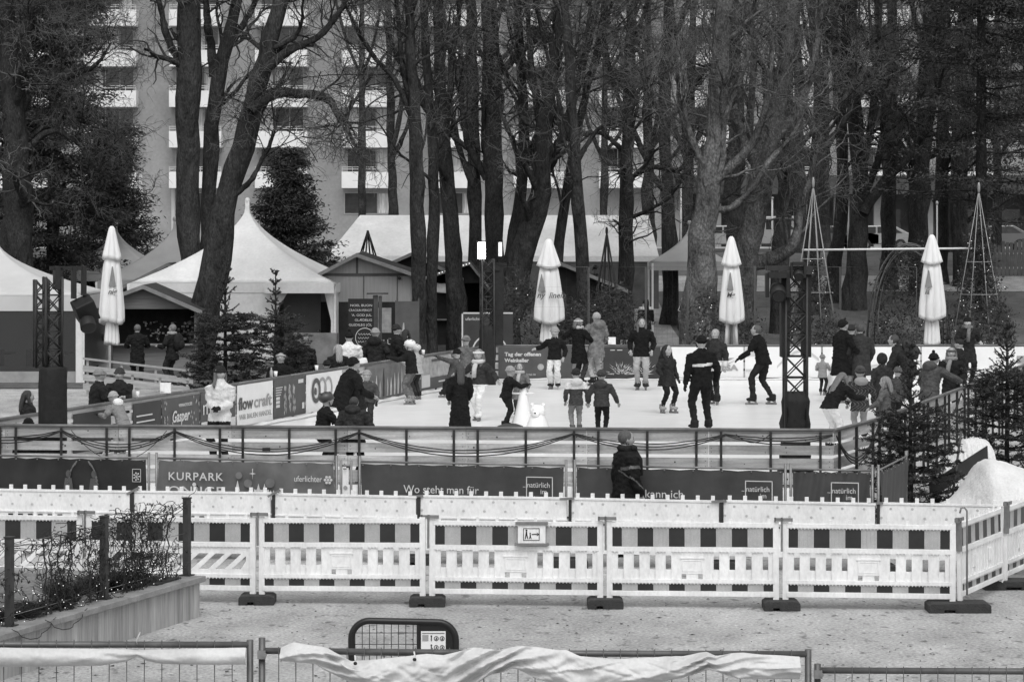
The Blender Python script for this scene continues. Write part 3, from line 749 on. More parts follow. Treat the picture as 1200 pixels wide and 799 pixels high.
for i in range(9):
    A, Bq = row2(j2[i] + 1), row2(j2[i + 1] - 1)
    t = thing('closed_barrier', 'closed white plastic barrier with top tabs ' + l2[i], 'barrier', A, math.atan2(Bq.y - A.y, Bq.x - A.x), 'closed white barriers in the second row')
    o = obj('panel', _r2m, t, .005); o.scale = ((Bq - A).length / 2.0, 1, .945)
    obj('joint_bar', _pm, t); t.rotation_euler.y = R(rnd.uniform(-.35, .35)); t.rotation_euler.x = R(rnd.uniform(-1.5, 1.5)); c = obj('clasp', _cm, t); c.rotation_euler = (0, R(-28 if i in (2, 3) else -4), 0); c.location = (.03, 0, -.055) if i not in (2, 3) else (.47, 0, .07)
f2 = ['third', 'x']
for i, u in enumerate((155, 490, 667, 845, 1028)):
    p = row2(u); foot('rubber base of the closed barriers seen through slots below ' + ['the lantern banner', 'the question banner', 'the gap between two charcoal banners', 'the long charcoal banner', 'the corner of the banner fence'][i], (p.x, p.y, 0), 0, .5)

# ------------------------------------------------------------ mesh fence at the bottom edge
SF = 190.0
def mesh_fence(label, u0, u1, ztl, ztr, up0=0.0, up1=0.0, s=SF):
    A = D(u0, s); Bq = D(u1, s); L_ = Bq.x - A.x
    t = thing('mesh_fence', label, 'site fence', A, 0, 'steel mesh fence panels at the bottom edge')
    m = MB(); m.tube([(0, 0, .05), (0, 0, ztl + up0)], .021, 10); m.build('post', M_steel if False else mat('fence_tube', .12, .5, .3, 6, metal=.5), t)
    m = MB(); m.tube([(L_, 0, .05), (L_, 0, ztr + up1)], .021, 10); m.build('post', mat('fence_tube', .12), t)
    m = MB(); m.tube([(0, 0, ztl), (L_ * .5, 0, (ztl + ztr) / 2 - .006), (L_, 0, ztr)], .02, 10); m.build('top_rail', mat('fence_tube', .12), t)
    m = MB(); n = int(L_ / .105)
    for i in range(1, n):
        x = L_ * i / n; zt = lerp(ztl, ztr, i / n); m.tube([(x, -.02, .12), (x, -.02, zt + .028)], .0028, 4)
    for k in range(10): m.tube([(0, -.024, .12 + .165 * k), (L_, -.024, .12 + .165 * k)], .0028, 4)
    m.tube([(0, 0, .12), (L_, 0, .12)], .018, 8); m.build('wire_mesh', mat('fence_wire', .1, .5, .2, metal=.4), t)
    c = MB(); c.box((.0, -.03, ztl - .02), (.05, .03, .05)); c.disc((.02, -.05, ztl - .02), .014, .01, 8); c.build('clip', M_steel, t)
    return t, L_
def ZV(v, s=SF): return HC - (v - VH) / s
mesh_fence('steel mesh fence panel with a flat pale strip', -365, 293, ZV(752), ZV(755), 0, .03)
mesh_fence('steel mesh fence panel under the crumpled sheet', 307, 947, ZV(762), ZV(766), .08, .03)
mesh_fence('bare steel mesh fence panel without any sheet', 958, 1600, ZV(785), ZV(786), .04, 0)
for i, (u, w) in enumerate(((300, 'between the strip and crumpled sheet fence panels'), (952, 'between the crumpled sheet and bare fence panels'))):
    p = D(u, SF); foot('grey fence base ' + w, (p.x, p.y, 0), R(90), .7)
M_tarp = mat('worn_white_sheet', .55, .6, .14, 3, .3, 14, fine=.06)
def interp(tab, u):
    for (a, va), (c, vc) in zip(tab, tab[1:]):
        if a <= u <= c: return va + (vc - va) * (u - a) / (c - a)
    return tab[-1][1] if u > tab[-1][0] else tab[0][1]
from mathutils import noise as mnoise
def folded(label, top, bot, u0, u1, amp, seed, nu=150, nv=22, tw=()):
    rr = random.Random(seed); V = []; fs = []
    ridges = [(rr.uniform(u0, u1), rr.uniform(-1.6, 1.6), rr.uniform(10, 40), rr.uniform(-1, 1)) for _ in range(26)] + [(rr.uniform(u0, u1), rr.uniform(-2.6, 2.6), rr.uniform(2.5, 7), rr.uniform(-.3, .3)) for _ in range(60)]
    for side in (0, 1):
        for j in range(nv + 1):
            q = j / nv
            for i in range(nu + 1):
                u = u0 + (u1 - u0) * i / nu; v = lerp(interp(top, u), interp(bot, u), q)
                y = -.05 - .05 * math.sin(q * math.pi) ** .7
                for ru, sl_, wd_, h in ridges:
                    dd = (u - ru - sl_ * (q - .5) * 60) / wd_; y -= amp * h * math.exp(-dd * dd) * (.35 + .65 * math.sin(q * math.pi * .9 + .2))
                for tu, tk in tw:
                    dd = (u - tu) / 38.0; g = math.exp(-dd * dd)
                    y -= g * .045 * math.sin((q * 5.2 + (u - tu) * .045) * math.pi) * tk
                p = W(u, v, SF); k3 = Vector((p.x * 2.6 + seed, q * 1.3 + p.x * .9, seed)); wv = mnoise.noise(k3 * .7) * 1.2; cr = 0.0; am = .5
                for oc in range(3): cr += am * (1 - 2.2 * abs(mnoise.noise(k3 * (1.3 * 2 ** oc) + Vector((wv, wv, 0))))); am *= .5
                y -= amp * .75 * cr * (.3 + .7 * math.sin(q * math.pi * .92 + .1))
                V.append((p.x, p.y + y + (.006 if side else 0), p.z))
    o = (nu + 1) * (nv + 1)
    for j in range(nv):
        for i in range(nu):
            a = j * (nu + 1) + i; fs.append((a, a + nu + 1, a + nu + 2, a + 1)); fs.append((o + a, o + a + 1, o + a + nu + 2, o + a + nu + 1))
    b = MB(); b.add(V, fs, 0, True)
    for i in range(nu):
        b.add([V[i], V[i + 1], V[o + i + 1], V[o + i]], [(0, 1, 2, 3)], 0, True); k = nv * (nu + 1) + i; b.add([V[k], V[k + 1], V[o + k + 1], V[o + k]], [(3, 2, 1, 0)], 0, True)
    return tag(b.build('cover_sheet', M_tarp), label, 'tarpaulin')
top = [(330, 757), (345, 750.5), (356, 752), (385, 757), (400, 764), (412, 773), (430, 772), (470, 767), (500, 764), (520, 766), (548, 758), (575, 757.5), (590, 760), (606, 755), (612, 754), (655, 760), (664, 760), (680, 767), (720, 770), (760, 768), (800, 766.5), (828, 762), (838, 766), (870, 763), (936, 767.5)]
bot = [(330, 772), (370, 776), (395, 791), (420, 800), (470, 812), (520, 808), (556, 800), (580, 788), (600, 781), (640, 797), (680, 806), (720, 801), (760, 798), (800, 792), (828, 782), (846, 788), (866, 793.5), (936, 794)]
folded('crumpled pale sheet twisted over a mesh fence', top, bot, 330, 936, .05, 21, 240, 26, ((570, 1.0), (600, .8), (832, .6), (390, .5)))
top = [(-200, 757), (0, 757), (150, 758.5), (160, 760), (290, 757)]; bot = [(-200, 779), (0, 779.5), (120, 778), (150, 773), (163, 767), (172, 772), (190, 776), (240, 777), (290, 777)]
folded('smooth pale strip of sheet along one mesh fence rail', top, bot, -200, 289, .012, 5, 120, 10)
for i, (u, v) in enumerate(((417, 770), (486, 765.5))):
    m = MB(); p = W(u, v, SF); m.tube([p + Vector((0, -.11, .03)), p + Vector((.005, -.13, 0)), p + Vector((0, -.12, -.02))], .005, 5); m.ell(p + Vector((.004, -.13, -.015)), (.012, .01, .012), 1, 8, 5)
    tag(m.build('sheet_tie', [M_snow, M_black]), 'small tie knot with dark eyelet on the crumpled sheet ' + ['at its low sag', 'below the dark round topped frame'][i], 'tie')
# thin white zip tie on the sponsor rail
m = MB(); p = W(161, 754, SF); m.tube([p + Vector((0, -.02, 0)), p + Vector((.0, -.03, .03)), p + Vector((.02, -.02, .075))], .003, 5)
tag(m.build('zip_tie', M_ltxt), 'white zip tie sticking up from the fence rail with the smooth strip', 'zip tie')

# ------------------------------------------------------------ dark round topped frame with notice
s = 140.0; A = D(409, s); t = thing('barrier_gate', 'dark round topped tube frame with mesh and a pictogram notice', 'gate frame', A)
Lw = (537 - 409) / s; zt = HC - (727 - VH) / s
def arch(x0, x1, z, r, n=8):
    pts = [(x0, 0, .0)]
    for i in range(n + 1): a = math.pi - i / n * math.pi / 2; pts.append((x0 + r + r * math.cos(a), 0, z - r + r * math.sin(a)))
    for i in range(n + 1): a = math.pi / 2 - i / n * math.pi / 2; pts.append((x1 - r + r * math.cos(a), 0, z - r + r * math.sin(a) - .012))
    return pts + [(x1, 0, .0)]
m = MB(); m.tube(arch(.02, Lw - .02, zt, .15), .028, 12)
m.span(Lw * .62, Lw * .645, -.02, .02, .1, zt - .03); m.span(.02, Lw - .02, -.02, .02, .1, .14); m.build('tube_frame', mat('black_coating', .012, .35, .1), t)
m = MB(); zs = zt - .075
m.prism([(Lw * .64, .6), (Lw - .03, .6), (Lw - .03, zt - .16), (Lw - .06, zt - .08), (Lw - .15, zt - .03), (Lw * .64, zt - .02)], -.008, .008); m.build('back_plate', mat('black_coating', .012), t)
m = MB()
for i in range(9): x = .05 + (Lw * .62 - .05) * i / 8.5; m.tube([(x, 0, .14), (x, 0, zt - (.1 if i == 0 else .03))], .0035, 4)
for k in range(9): m.tube([(.03, -.006, zt - .1 - .095 * k), (Lw * .62, -.006, zt - .1 - .095 * k)], .003, 4)
m.build('wire_mesh', M_dsteel, t)
x0, x1, z1, z0 = Lw * .66, Lw * .885, zt - .085, zt - .42
m = MB(); m.span(x0, x1, -.016, -.009, z0, z1); m.build('notice', mat('notice_white', .72, .5, .04), t)
m = MB()
def ring(mb, x, z, r, k=14, w=.005, y=-.02):
    for i in range(k):
        a, c = 2 * math.pi * i / k, 2 * math.pi * (i + 1) / k
        mb.prism([(x + r * math.cos(a), z + r * math.sin(a)), (x + (r - w) * math.cos(a), z + (r - w) * math.sin(a)), (x + (r - w) * math.cos(c), z + (r - w) * math.sin(c)), (x + r * math.cos(c), z + r * math.sin(c))], y, y + .003)
wn = x1 - x0
m.span(x0 + .01, x1 - .01, -.02, -.0165, z1 - .018, z1 - .014)
for k in range(3):
    zz = z1 - .06 - .075 * k
    for q in (.62, .86):
        ring(m, x0 + wn * q, zz, .02); m.prism([(x0 + wn * q - .008, zz - .01), (x0 + wn * q + .009, zz - .008), (x0 + wn * q + .002, zz + .012)], -.02, -.0165)
    m.span(x0 + wn * .4, x0 + wn * .44, -.02, -.0165, zz - .02, zz + .012); m.disc((x0 + wn * .42, -.02, zz + .02), .007, .003, 8)
m.span(x0 + wn * .05, x0 + wn * .3, -.02, -.0165, z1 - .08, z1 - .03, 1); m.span(x0 + wn * .07, x0 + wn * .28, -.02, -.0165, z1 - .2, z1 - .18, 0)
m.build('pictogram', [M_black, M_gtxt], t)

# ------------------------------------------------------------ planted bed at left
P1 = D(237, 100.0); P0 = D(0, 116.5); dl = (P0 - P1).normalized(); P0 = P1 + dl * 9.0; nb = Vector((-dl.y, dl.x, 0)); nb = nb if nb.y > 0 else -nb
def bed(a, w, z): p = P1 + dl * a + nb * w; return Vector((p.x, p.y, z))
M_conc = mat('streaked_concrete', .34, .85, .4, 2.2, .3, 20, stretch=(3.2, 3.2, .12), fine=.22)
M_cope = mat('coping_slab', .24, .8, .25, 4, .2, 20, fine=.1)
t = thing('planter_wall', 'low streaked concrete bed wall with flat coping', 'planter wall', (0, 0, 0))
m = MB(); q = [bed(.03, .02, 0), bed(9, .02, 0), bed(9, .3, 0), bed(.03, .3, 0)]; m.prism_z([(p.x, p.y) for p in reversed(q)], -.02, .41)
q = [bed(.05, .3, 0), bed(.33, .3, 0), bed(.33, 2.6, 0), bed(.05, 2.6, 0)]; m.prism_z([(p.x, p.y) for p in q], -.02, .409)
m.build('wall', M_conc, t)
for k in range(5):
    a0, a1 = k * 1.8, k * 1.8 + 1.792; q = [bed(a0, -.05, 0), bed(a1, -.05, 0), bed(a1, .36, 0), bed(a0, .36, 0)]; m = MB(); m.prism_z([(p.x, p.y) for p in reversed(q)], .412, .48); m.build('coping', M_cope if k < 3 else mat('pale_coping', .3, .8, .15, 5), t, .008)
q = [bed(0, .365, 0), bed(.4, .365, 0), bed(.4, 2.65, 0), bed(0, 2.65, 0)]; m = MB(); m.prism_z([(p.x, p.y) for p in reversed(q)], .412, .478); m.build('coping', M_cope, t, .008)
q = [bed(.3, .28, 0), bed(9, .28, 0), bed(9, 2.6, 0), bed(.3, 2.6, 0)]; m = MB(); m.prism_z([(p.x, p.y) for p in reversed(q)], .1, .43); tag(m.build('bed_soil', gravel_mat('soil_gravel', .12, .26, .4)), kind='structure')
pl_ = ['at the near end of the bed', 'in the middle of the bed, rising from the coping', 'tallest looking, at the end of the bed']
posts = []
for i, u in enumerate((11, 122, 219)):
    k = (u - UC) / F; c0 = bed(0, .17, 0); tt = (k * c0.y - c0.x) / (dl.x - k * dl.y); p = c0 + dl * tt
    t = thing('trellis_post', 'dark square metal post ' + pl_[i], 'post', (p.x, p.y, .48), math.atan2(dl.y, dl.x), 'dark posts on the bed wall')
    m = MB(); m.span(-.038, .038, -.038, .038, 0, .9); m.build('shaft', mat('rust_dark_steel', .045, .7, .3, 8), t, .004)
    m = MB(); m.span(-.07, .07, -.07, .07, 0, .012); m.build('base_plate', M_dsteel, t); m = MB(); m.span(-.045, .045, -.045, .045, .9, .915); m.build('end_cap', M_dsteel, t); posts.append(p)
posts = [posts[0] + dl * 3.0] + posts
m = MB()
for z in (.58, .98, 1.3):
    for a, c in zip(posts, posts[1:]): m.tube([(a.x, a.y, z), (c.x, c.y, z)], .003, 4)
tag(m.build('trellis_wires', M_steel), 'thin steel wires strung between the dark bed posts', 'wires')
# climbing plant: wiry stems, few leaves, tiny lamps
def climber(label, a0, a1, n, seed, zhi):
    rr = np.random.default_rng(seed); Ps = []
    for i in range(n):
        a = rr.uniform(a0, a1) if rr.random() < .45 else a0 + (a1 - a0) * (.3 + .4 * rr.integers(0, 2)) + rr.normal() * .17; w = rr.uniform(.12, .3); z = rr.uniform(.48, .85) if rr.random() < .5 else rr.uniform(.8, zhi); d = rr.normal(size=3); pts = []
        d[1] *= .4
        for k in range(9):
            p = bed(a, w, z); pts.append((p.x, p.y, p.z)); d = d + rr.normal(size=3) * .75; d /= np.linalg.norm(d); a += d[0] * .055; w = min(max(w + d[1] * .03, .02), .5); z = min(max(z + d[2] * .05, .49), zhi + .08)
        Ps.append(pts)
    for i in range(n // 14):
        a = rr.uniform(a0, a1); z = zhi - .05 + rr.uniform(-.04, .04); pts = []
        for k in range(9):
            p = bed(a, .17 + .03 * math.sin(k), z); pts.append((p.x, p.y, p.z)); a += .09 * (1 if i % 2 else -1); z += rr.normal() * .025
        Ps.append(pts)
    for i in range(5):
        a = rr.uniform(a0, a1); pts = []
        for k in range(9): a += rr.normal() * .035; p = bed(a, .17 + .02 * math.sin(k * 2 + i), .45 + k * (zhi - .45) / 8); pts.append((p.x, p.y, p.z))
        Ps.append(pts)
    Ps = np.array(Ps); Rs = np.full(Ps.shape[:2], .004); Rs[-5:] = .008
    t = thing('climbing_plant', label, 'climbing plant', bed((a0 + a1) / 2, .17, .45)); t_inv = Vector(t.location)
    V, Fq = tubes_np(Ps - np.array(t_inv), Rs, 4); obj('stems', arr_mesh('stems', V, Fq, mat('vine_stem', .03, .8, .4, 20)), t)
    L_ = []; pts = Ps.reshape(-1, 3)
    b = MB()
    for i in rr.choice(len(pts), int(n * 3.2)):
        p = Vector(pts[i]) - t_inv; d = Vector(rr.normal(size=3)).normalized(); e = d.cross(Vector((.3, .5, .8))).normalized(); l_ = rr.uniform(.015, .04)
        b.add([p, p + d * l_ * .5 + e * l_ * .38, p + d * l_, p + d * l_ * .5 - e * l_ * .38], [(0, 1, 2, 3)])
    b.build('leaves', mat('dry_leaf', .03, .8, .5, 20), t)
    return t, pts
c1, q1 = climber('wiry climbing plant between the first and middle bed posts', 1.75, 3.6, 250, 3, 1.3)
c2, q2 = climber('wiry climbing plant between the middle and tall end posts', .35, 1.75, 290, 4, 1.33)
c3, q3 = climber('loose climbing stems past the near end bed post', 3.5, 6.0, 90, 8, 1.3)
rr = np.random.default_rng(11); b = MB()
for i in range(110):
    a = rr.uniform(.4, 4.6); z = .5 + abs(rr.normal()) * .16; p = bed(a, rr.uniform(.05, .5), z); b.ell(p, (.0045, .0045, .0045), 0, 6, 4)
for i in range(40):
    p = q2[rr.integers(len(q2))]; b.ell(p, (.004, .004, .004), 0, 6, 4)
tag(b.build('fairy_lights', M_bulb), 'string of tiny white lamps over the bed plants', 'fairy lights')
b = MB()
for i in range(2):
    pts = []; a = 3.0 + i * .7
    for k in range(14): p = bed(a + .07 * k, -.055 + .02 * math.sin(k * 2), .5 - .16 * math.sin(k / 13 * math.pi)); pts.append(p)
    b.tube(pts, .004, 4)
tag(b.build('lamp_wire', M_black), 'thin black lamp wire looping over the edge of the bed coping', 'wire')
def tuft(name, label, cat, p, n, h, sp, m, seed, wd=.006, stiff=.5, grp=None):
    rr = np.random.default_rng(seed); t0 = np.linspace(0, 1, 5)
    az = rr.uniform(0, 2 * np.pi, n); r0 = np.sqrt(rr.uniform(0, 1, n)) * sp * .35; hh = h * rr.uniform(.5, 1.0, n); out = sp * rr.uniform(.15, 1.0, n)
    X = np.cos(az)[:, None] * (r0[:, None] + out[:, None] * t0[None] ** (1 + stiff)); Y_ = np.sin(az)[:, None] * (r0[:, None] + out[:, None] * t0[None] ** (1 + stiff)); Z = hh[:, None] * t0[None] * (1 - .15 * t0[None])
    Ps = np.stack([X, Y_, Z], -1) + rr.normal(size=(n, 5, 3)) * .004; Rs = np.tile(wd * (1 - .8 * t0), (n, 1))
    V, Fq = tubes_np(Ps, Rs, 3); o = obj(name, arr_mesh(name, V, Fq, m), None, 0, p); return tag(o, label, cat, grp)
M_lav = mat('lavender', .075, .9, .4, 9); M_dry = mat('dry_grass', .12, .9, .4, 9); M_dkp = mat('dark_leafage', .02, .8, .5, 12)
tuft('lavender_bush', 'grey lavender bush against the middle bed post', 'plant', bed(2.35, .55, .42), 700, .36, .3, M_lav, 1)
tuft('lavender_bush', 'low dark lavender bush beside the near end bed post', 'plant', bed(3.7, .45, .42), 700, .19, .34, M_dkp, 2)
tuft('lavender_bush', 'dark bushy plant between the middle and end posts', 'plant', bed(1.35, .55, .42), 800, .27, .36, M_dkp, 3)
tuft('lavender_bush', 'dark low plant beside the end post of the bed', 'plant', bed(.85, .6, .42), 700, .22, .3, M_dkp, 5)
tuft('grass_tuft', 'tall pale grass tuft behind the dark bed plants', 'grass', bed(.75, .75, .42), 160, .5, .3, M_dry, 4, .004)
tuft('grass_tuft', 'grey grass tuft deep in the bed behind the low plants', 'grass', bed(3.6, 2.0, .42), 300, .34, .28, M_lav, 6, .005)
tuft('lavender_bush', 'dark mat of low plants between the near end and middle posts', 'plant', bed(2.95, .5, .42), 700, .15, .32, M_dkp, 7)
tuft('lavender_bush', 'grey plant past the near end bed post', 'plant', bed(4.75, .5, .42), 600, .2, .3, M_lav, 8)
m = MB(); q = [bed(.4, .1, 0), bed(1.0, .1, 0), bed(1.0, .5, 0), bed(.4, .5, 0)]; m.prism_z([(p.x, p.y) for p in reversed(q)], .485, .505); tag(m.build('dark_mat', M_rubber, None), 'thin dark plate lying on the bed coping by the end post', 'plate')
# ------------------------------------------------------------ lattice lighting towers
def truss(mb, x, y, z0, z1, w, chords=((-1, -1), (1, -1), (1, 1), (-1, 1)), rc=.024, rb=.011, step=None):
    h = w / 2; step = step or w * 1.05
    for cx, cy in chords: mb.tube([(x + cx * h, y + cy * h, z0), (x + cx * h, y + cy * h, z1)], rc, 8)
    n = max(1, int((z1 - z0) / step)); st = (z1 - z0) / n
    for i in range(n):
        a, c = z0 + i * st, z0 + (i + 1) * st
        for k in range(4):
            p, q = chords[k], chords[(k + 1) % 4]
            mb.tube([(x + p[0] * h, y + p[1] * h, a), (x + q[0] * h, y + q[1] * h, c)], rb, 5); mb.tube([(x + q[0] * h, y + q[1] * h, a), (x + p[0] * h, y + p[1] * h, c)], rb, 5)
            mb.tube([(x + p[0] * h, y + p[1] * h, a), (x + q[0] * h, y + q[1] * h, a)], rb, 5)
def cloth_wrap(mb, prof, seed, k=28, m=0):
    rr = random.Random(seed); rings = []; ph = rr.random() * 6
    for z, hw in prof:
        ring = []
        for j in range(k):
            a = 2 * math.pi * j / k; c, s_ = math.cos(a), math.sin(a); q = max(abs(c), abs(s_)); f = 1 / q if q > 0 else 1
            rr_ = hw * (.5 * f + .5) * (1 + .07 * math.sin(a * 9 + ph + z * 3) + .06 * math.sin(a * 4 - z * 8 + ph) + .04 * math.sin(z * 13 + ph)); ring.append((c * rr_, s_ * rr_, z))
        rings.append(ring)
    mb.loft(rings, m, True)
M_drape = mat('black_drape', .012, .8, .4, 5, .5, 12)
# right tower
p = D(932, 74.3); t = thing('lighting_tower', 'black lattice lighting tower wrapped in cloth standing inside the front rink boards', 'lighting tower', (p.x, p.y, ICE), 0)
m = MB(); truss(m, 0, 0, .0, 3.35, .33, step=.33); m.build('mast', M_dsteel, t)
m = MB(); cloth_wrap(m, [(0, .3), (.02, .36), (.12, .3), (.3, .22), (.5, .25), (.8, .2), (.95, .23), (1.1, .2), (1.3, .215), (1.45, .18)], 5); m.build('drape', M_drape, t)
m = MB(); cloth_wrap(m, [(1.95, .2), (2.1, .215), (2.6, .2), (3.15, .215), (3.3, .2)], 6); m.span(-.5, .3, -.03, .03, 3.38, 3.44); m.span(-.3, .26, -.22, -.16, 3.2, 3.26); m.build('cross_beam', M_dsteel, t) if False else None
m = MB(); m.span(-.46, .26, -.2, -.14, 3.36, 3.43); m.span(-.46, .26, .1, .16, 3.36, 3.43); m.span(-.24, .24, -.22, .22, 3.3, 3.35); m.build('cross_beam', M_dsteel, t)
m = MB(); m.span(-.235, -.1, -.16, .16, 2.0, 3.3); m.span(.1, .235, -.16, .16, 2.0, 3.3); m.build('cable_cover', M_drape, t)
def moving_head(parent, x, y, z, s=1.0):
    m = MB(); m.span(x - .15 * s, x + .15 * s, y - .14 * s, y + .14 * s, z - .1 * s, z)
    for q in (-1, 1): m.span(x + q * .17 * s - .03 * s, x + q * .17 * s + .03 * s, y - .09 * s, y + .09 * s, z - .42 * s, z - .02 * s)
    h = m.build('spotlight', M_black, parent)
    m = MB(); m.tube([(x, y + .12 * s, z - .26 * s), (x, y - .06 * s, z - .32 * s), (x, y - .24 * s, z - .4 * s)], [.1 * s, .135 * s, .12 * s], 14); m.build('lamp_head', M_black, h)
    m = MB(); m.tube([(x, y - .243 * s, z - .401 * s), (x, y - .252 * s, z - .404 * s)], .095 * s, 14); m.build('lens', mat('lens_glass', .02, .15, 0, spec=.8), h)
moving_head(t, -.3, -.17, 3.34, .95); moving_head(t, .02, -.22, 3.5, .6)
# left tower
p = D(62, 73.5); t = thing('lighting_tower', 'black lattice lighting tower standing on a dark box at the front corner', 'lighting tower', (p.x, p.y, ICE), R(18))
m = MB(); truss(m, 0, 0, 1.8, 3.25, .26, step=.27); truss(m, -.14, .3, 1.8, 3.2, .2, step=.22); m.build('mast', M_dsteel, t)
m = MB(); cloth_wrap(m, [(-.4, .2), (.2, .21), (.9, .205), (1.5, .21), (1.78, .205), (1.82, .19)], 9); m.build('box_base', M_drape, t)
m = MB(); m.span(-.06, .5, -.1, -.03, 3.36, 3.42); m.span(.1, .14, -.1, .1, 3.0, 3.4); m.span(.3, .36, -.12, .1, 2.9, 3.42); m.span(.46, .52, -.12, .1, 2.95, 3.42); m.span(.02, .1, -.14, .14, 3.05, 3.42); m.build('bracket', M_black, t)
m = MB(); rt = Matrix.Rotation(R(-25), 3, 'Y') @ Matrix.Rotation(R(25), 3, 'X')
m.box((.5, -.1, 2.72), (.33, .3, .36), 0, rt); m.tube([Vector((.5, -.1, 2.7)) + rt @ Vector((-.05, -.16, -.06)), Vector((.5, -.1, 2.7)) + rt @ Vector((-.1, -.33, -.12))], [.12, .13], 16); m.build('speaker_box', M_black, t, .02)
# central tower
p = D(571, 46.0); t = thing('lighting_tower', 'dark lattice tower with lit floodlight at the far corner of the rink', 'lighting tower', (p.x, p.y, ICE), R(10))
m = MB(); truss(m, 0, 0, .0, 3.2, .3, step=.3); m.build('mast', M_dsteel, t)
m = MB(); cloth_wrap(m, [(-.3, .22), (.3, .2), (.8, .21), (1.35, .19), (1.5, .17)], 3); m.build('drape', M_drape, t)
m = MB(); m.span(-.2, .5, -.04, .04, 3.02, 3.1); m.span(-.1, .3, -.14, .14, 2.9, 3.02); m.span(.08, .4, -.1, .1, 1.0, 3.0) ; m.build('bracket', M_drape, t)
m = MB(); m.span(-.28, -.03, -.06, .08, 3.16, 3.66); f = m.build('floodlight', M_black, t, .02); m = MB(); m.span(-.25, -.06, -.085, -.062, 3.2, 3.62); m.build('lit_face', M_lamp, f, .03)
m = MB(); m.span(.27, .38, -.06, .08, 3.25, 3.64); f = m.build('floodlight', M_black, t, .02); m = MB(); m.span(.285, .365, -.075, -.062, 3.27, 3.62); m.build('lit_face', mat('dim_lamp', .9, .5, 0, emit=1.2), f)

# ------------------------------------------------------------ folded parasols
def parasol(label, u, s, vt, vw, vb, vfoot, hw, word, sx0, base=0.0, seed=1, rot=0.0, tied=True):
    p = D(u, s); zt = HC - (vt - VH) / s; zw = HC - (vw - VH) / s; zb = HC - (vb - VH) / s
    t = thing('parasol', label, 'parasol', (p.x, p.y, base), rot, 'folded white parasols around the rink')
    zt -= base; zw -= base; zb -= base
    m = MB(); m.tube([(0, 0, 0), (0, 0, zt - .05)], .03, 10); m.build('pole', M_steel, t)
    m = MB(); m.span(-.4, .4, -.4, .4, 0, .08); m.tube([(0, 0, .08), (0, 0, .35)], .045, 10); m.build('base', M_rubber, t, .01)
    rr = random.Random(seed); K = 96; ph = rr.random() * 6
    def ringat(z, r, dep, fold=8, tw=0.0):
        out = []
        for j in range(K):
            a = 2 * math.pi * j / K; pl = abs(math.sin(fold * .5 * a + ph + tw * .25)) ** .6 * 2 - 1.25
            q = r * (1 + dep * 1.1 * pl + .7 * dep * math.sin(2 * a + ph)); out.append((q * math.cos(a), q * math.sin(a), z + 1.2 * dep * r * math.sin(2 * a + ph) + .5 * dep * r * pl))
        return out
    H_ = zt - zb; prof = []
    zc = zt - .42 * H_ * .82
    rings = [ringat(zt, hw * .12, 0), ringat(zt - .02 * H_, hw * .25, .02)]
    for i in range(1, 9):
        q = i / 8; rings.append(ringat(lerp(zt - .02 * H_, zc, q), lerp(hw * .25, hw * .8, q ** .9), .05 + .09 * q, 6))
    rings.append(ringat(zc - .01, hw * .6, .1, 6))
    for i in range(1, 15):
        q = i / 14; rings.append(ringat(lerp(zc - .01, zb, q), lerp(hw * .62, hw * 1.0, min(1, q * 1.25) ** .8), .09 + .07 * q, 7, q))
    rings.append(ringat(zb - .005, hw * .6, .1, 7))
    m = MB(); m.loft(rings, 0, True); cv = m.build('canopy', M_canvas, t)
    zf = HC - (vfoot - VH) / s - base
    if tied:
        rings = [ringat(zb + .03, hw * .42, .06, 7)]
        for i in range(1, 9):
            q = i / 8; rings.append(ringat(lerp(zb, zf, q), hw * lerp(.45, .62, q ** .7), .14, 9, q))
        m = MB(); m.loft(rings, 0, True); m.build('canopy_skirt', M_canvas, t)
        m = MB(); m.tube([(hw * .5 * math.cos(a), hw * .5 * math.sin(a), zb) for a in [i * .52 for i in range(13)]], .012, 5); m.tube([(hw * .5, -.05, zb), (hw * .85, -.1, zb - .06)], .01, 5); m.build('strap', M_white, t)
    else:
        m = MB()
        for a in (-1, 1):
            m.tube([(a * hw * .35, -.05, zb + .1), (a * hw * .5, -.04, zf)], .045, 8); m.tube([(a * hw * .15, .08, zb + .1), (a * hw * .3, .1, zf)], .045, 8)
        m.build('canopy_skirt', M_canvas, t)
    yf = -hw * 1.1 - .02
    zl = lerp(zb, zt, .3)
    if word: text(word, .2 * hw / .33, t, M_dtxt, (sx0, -hw * 1.05, zl), shear=.3, bold=.004)
    def yat(x): return -math.sqrt(max(0, (hw * .86) ** 2 - x * x)) - .05
    m = MB(); x = sx0 + .12 * hw / .33; a = hw * .3
    z0, z1 = zl + .12 * H_ / 2.2, zl + .62 * H_ / 2.2
    m.prism([(x - a, z0 + .06), (x + a, z0 + .06), (x + a * .1, z1), (x - a * .1, z1)], -hw * .96 - .02, -hw * .8)
    m.build('emblem', mat('emblem_grey', .22, .7, .2, 6), t)
    return t
parasol('folded white parasol in front of the wooden stall', 131, 41, 265, 330, 378, 403, .335, 'nig', -.06, 0, 2)
parasol('folded white parasol with wide collar beside the lit tower', 643, 41, 280, 330, 378, 402, .37, 'ny  linein', -.34, 0, 3)
parasol('slim folded white parasol between the two leaning pale trunks', 857, 42, 277, 330, 378, 404, .3, 'Mg', -.16, 0, 4, tied=False)
parasol('folded white parasol tied low with a loose strap', 1092, 42, 275, 330, 374, 404, .32, 'iä', -.25, 0, 7)

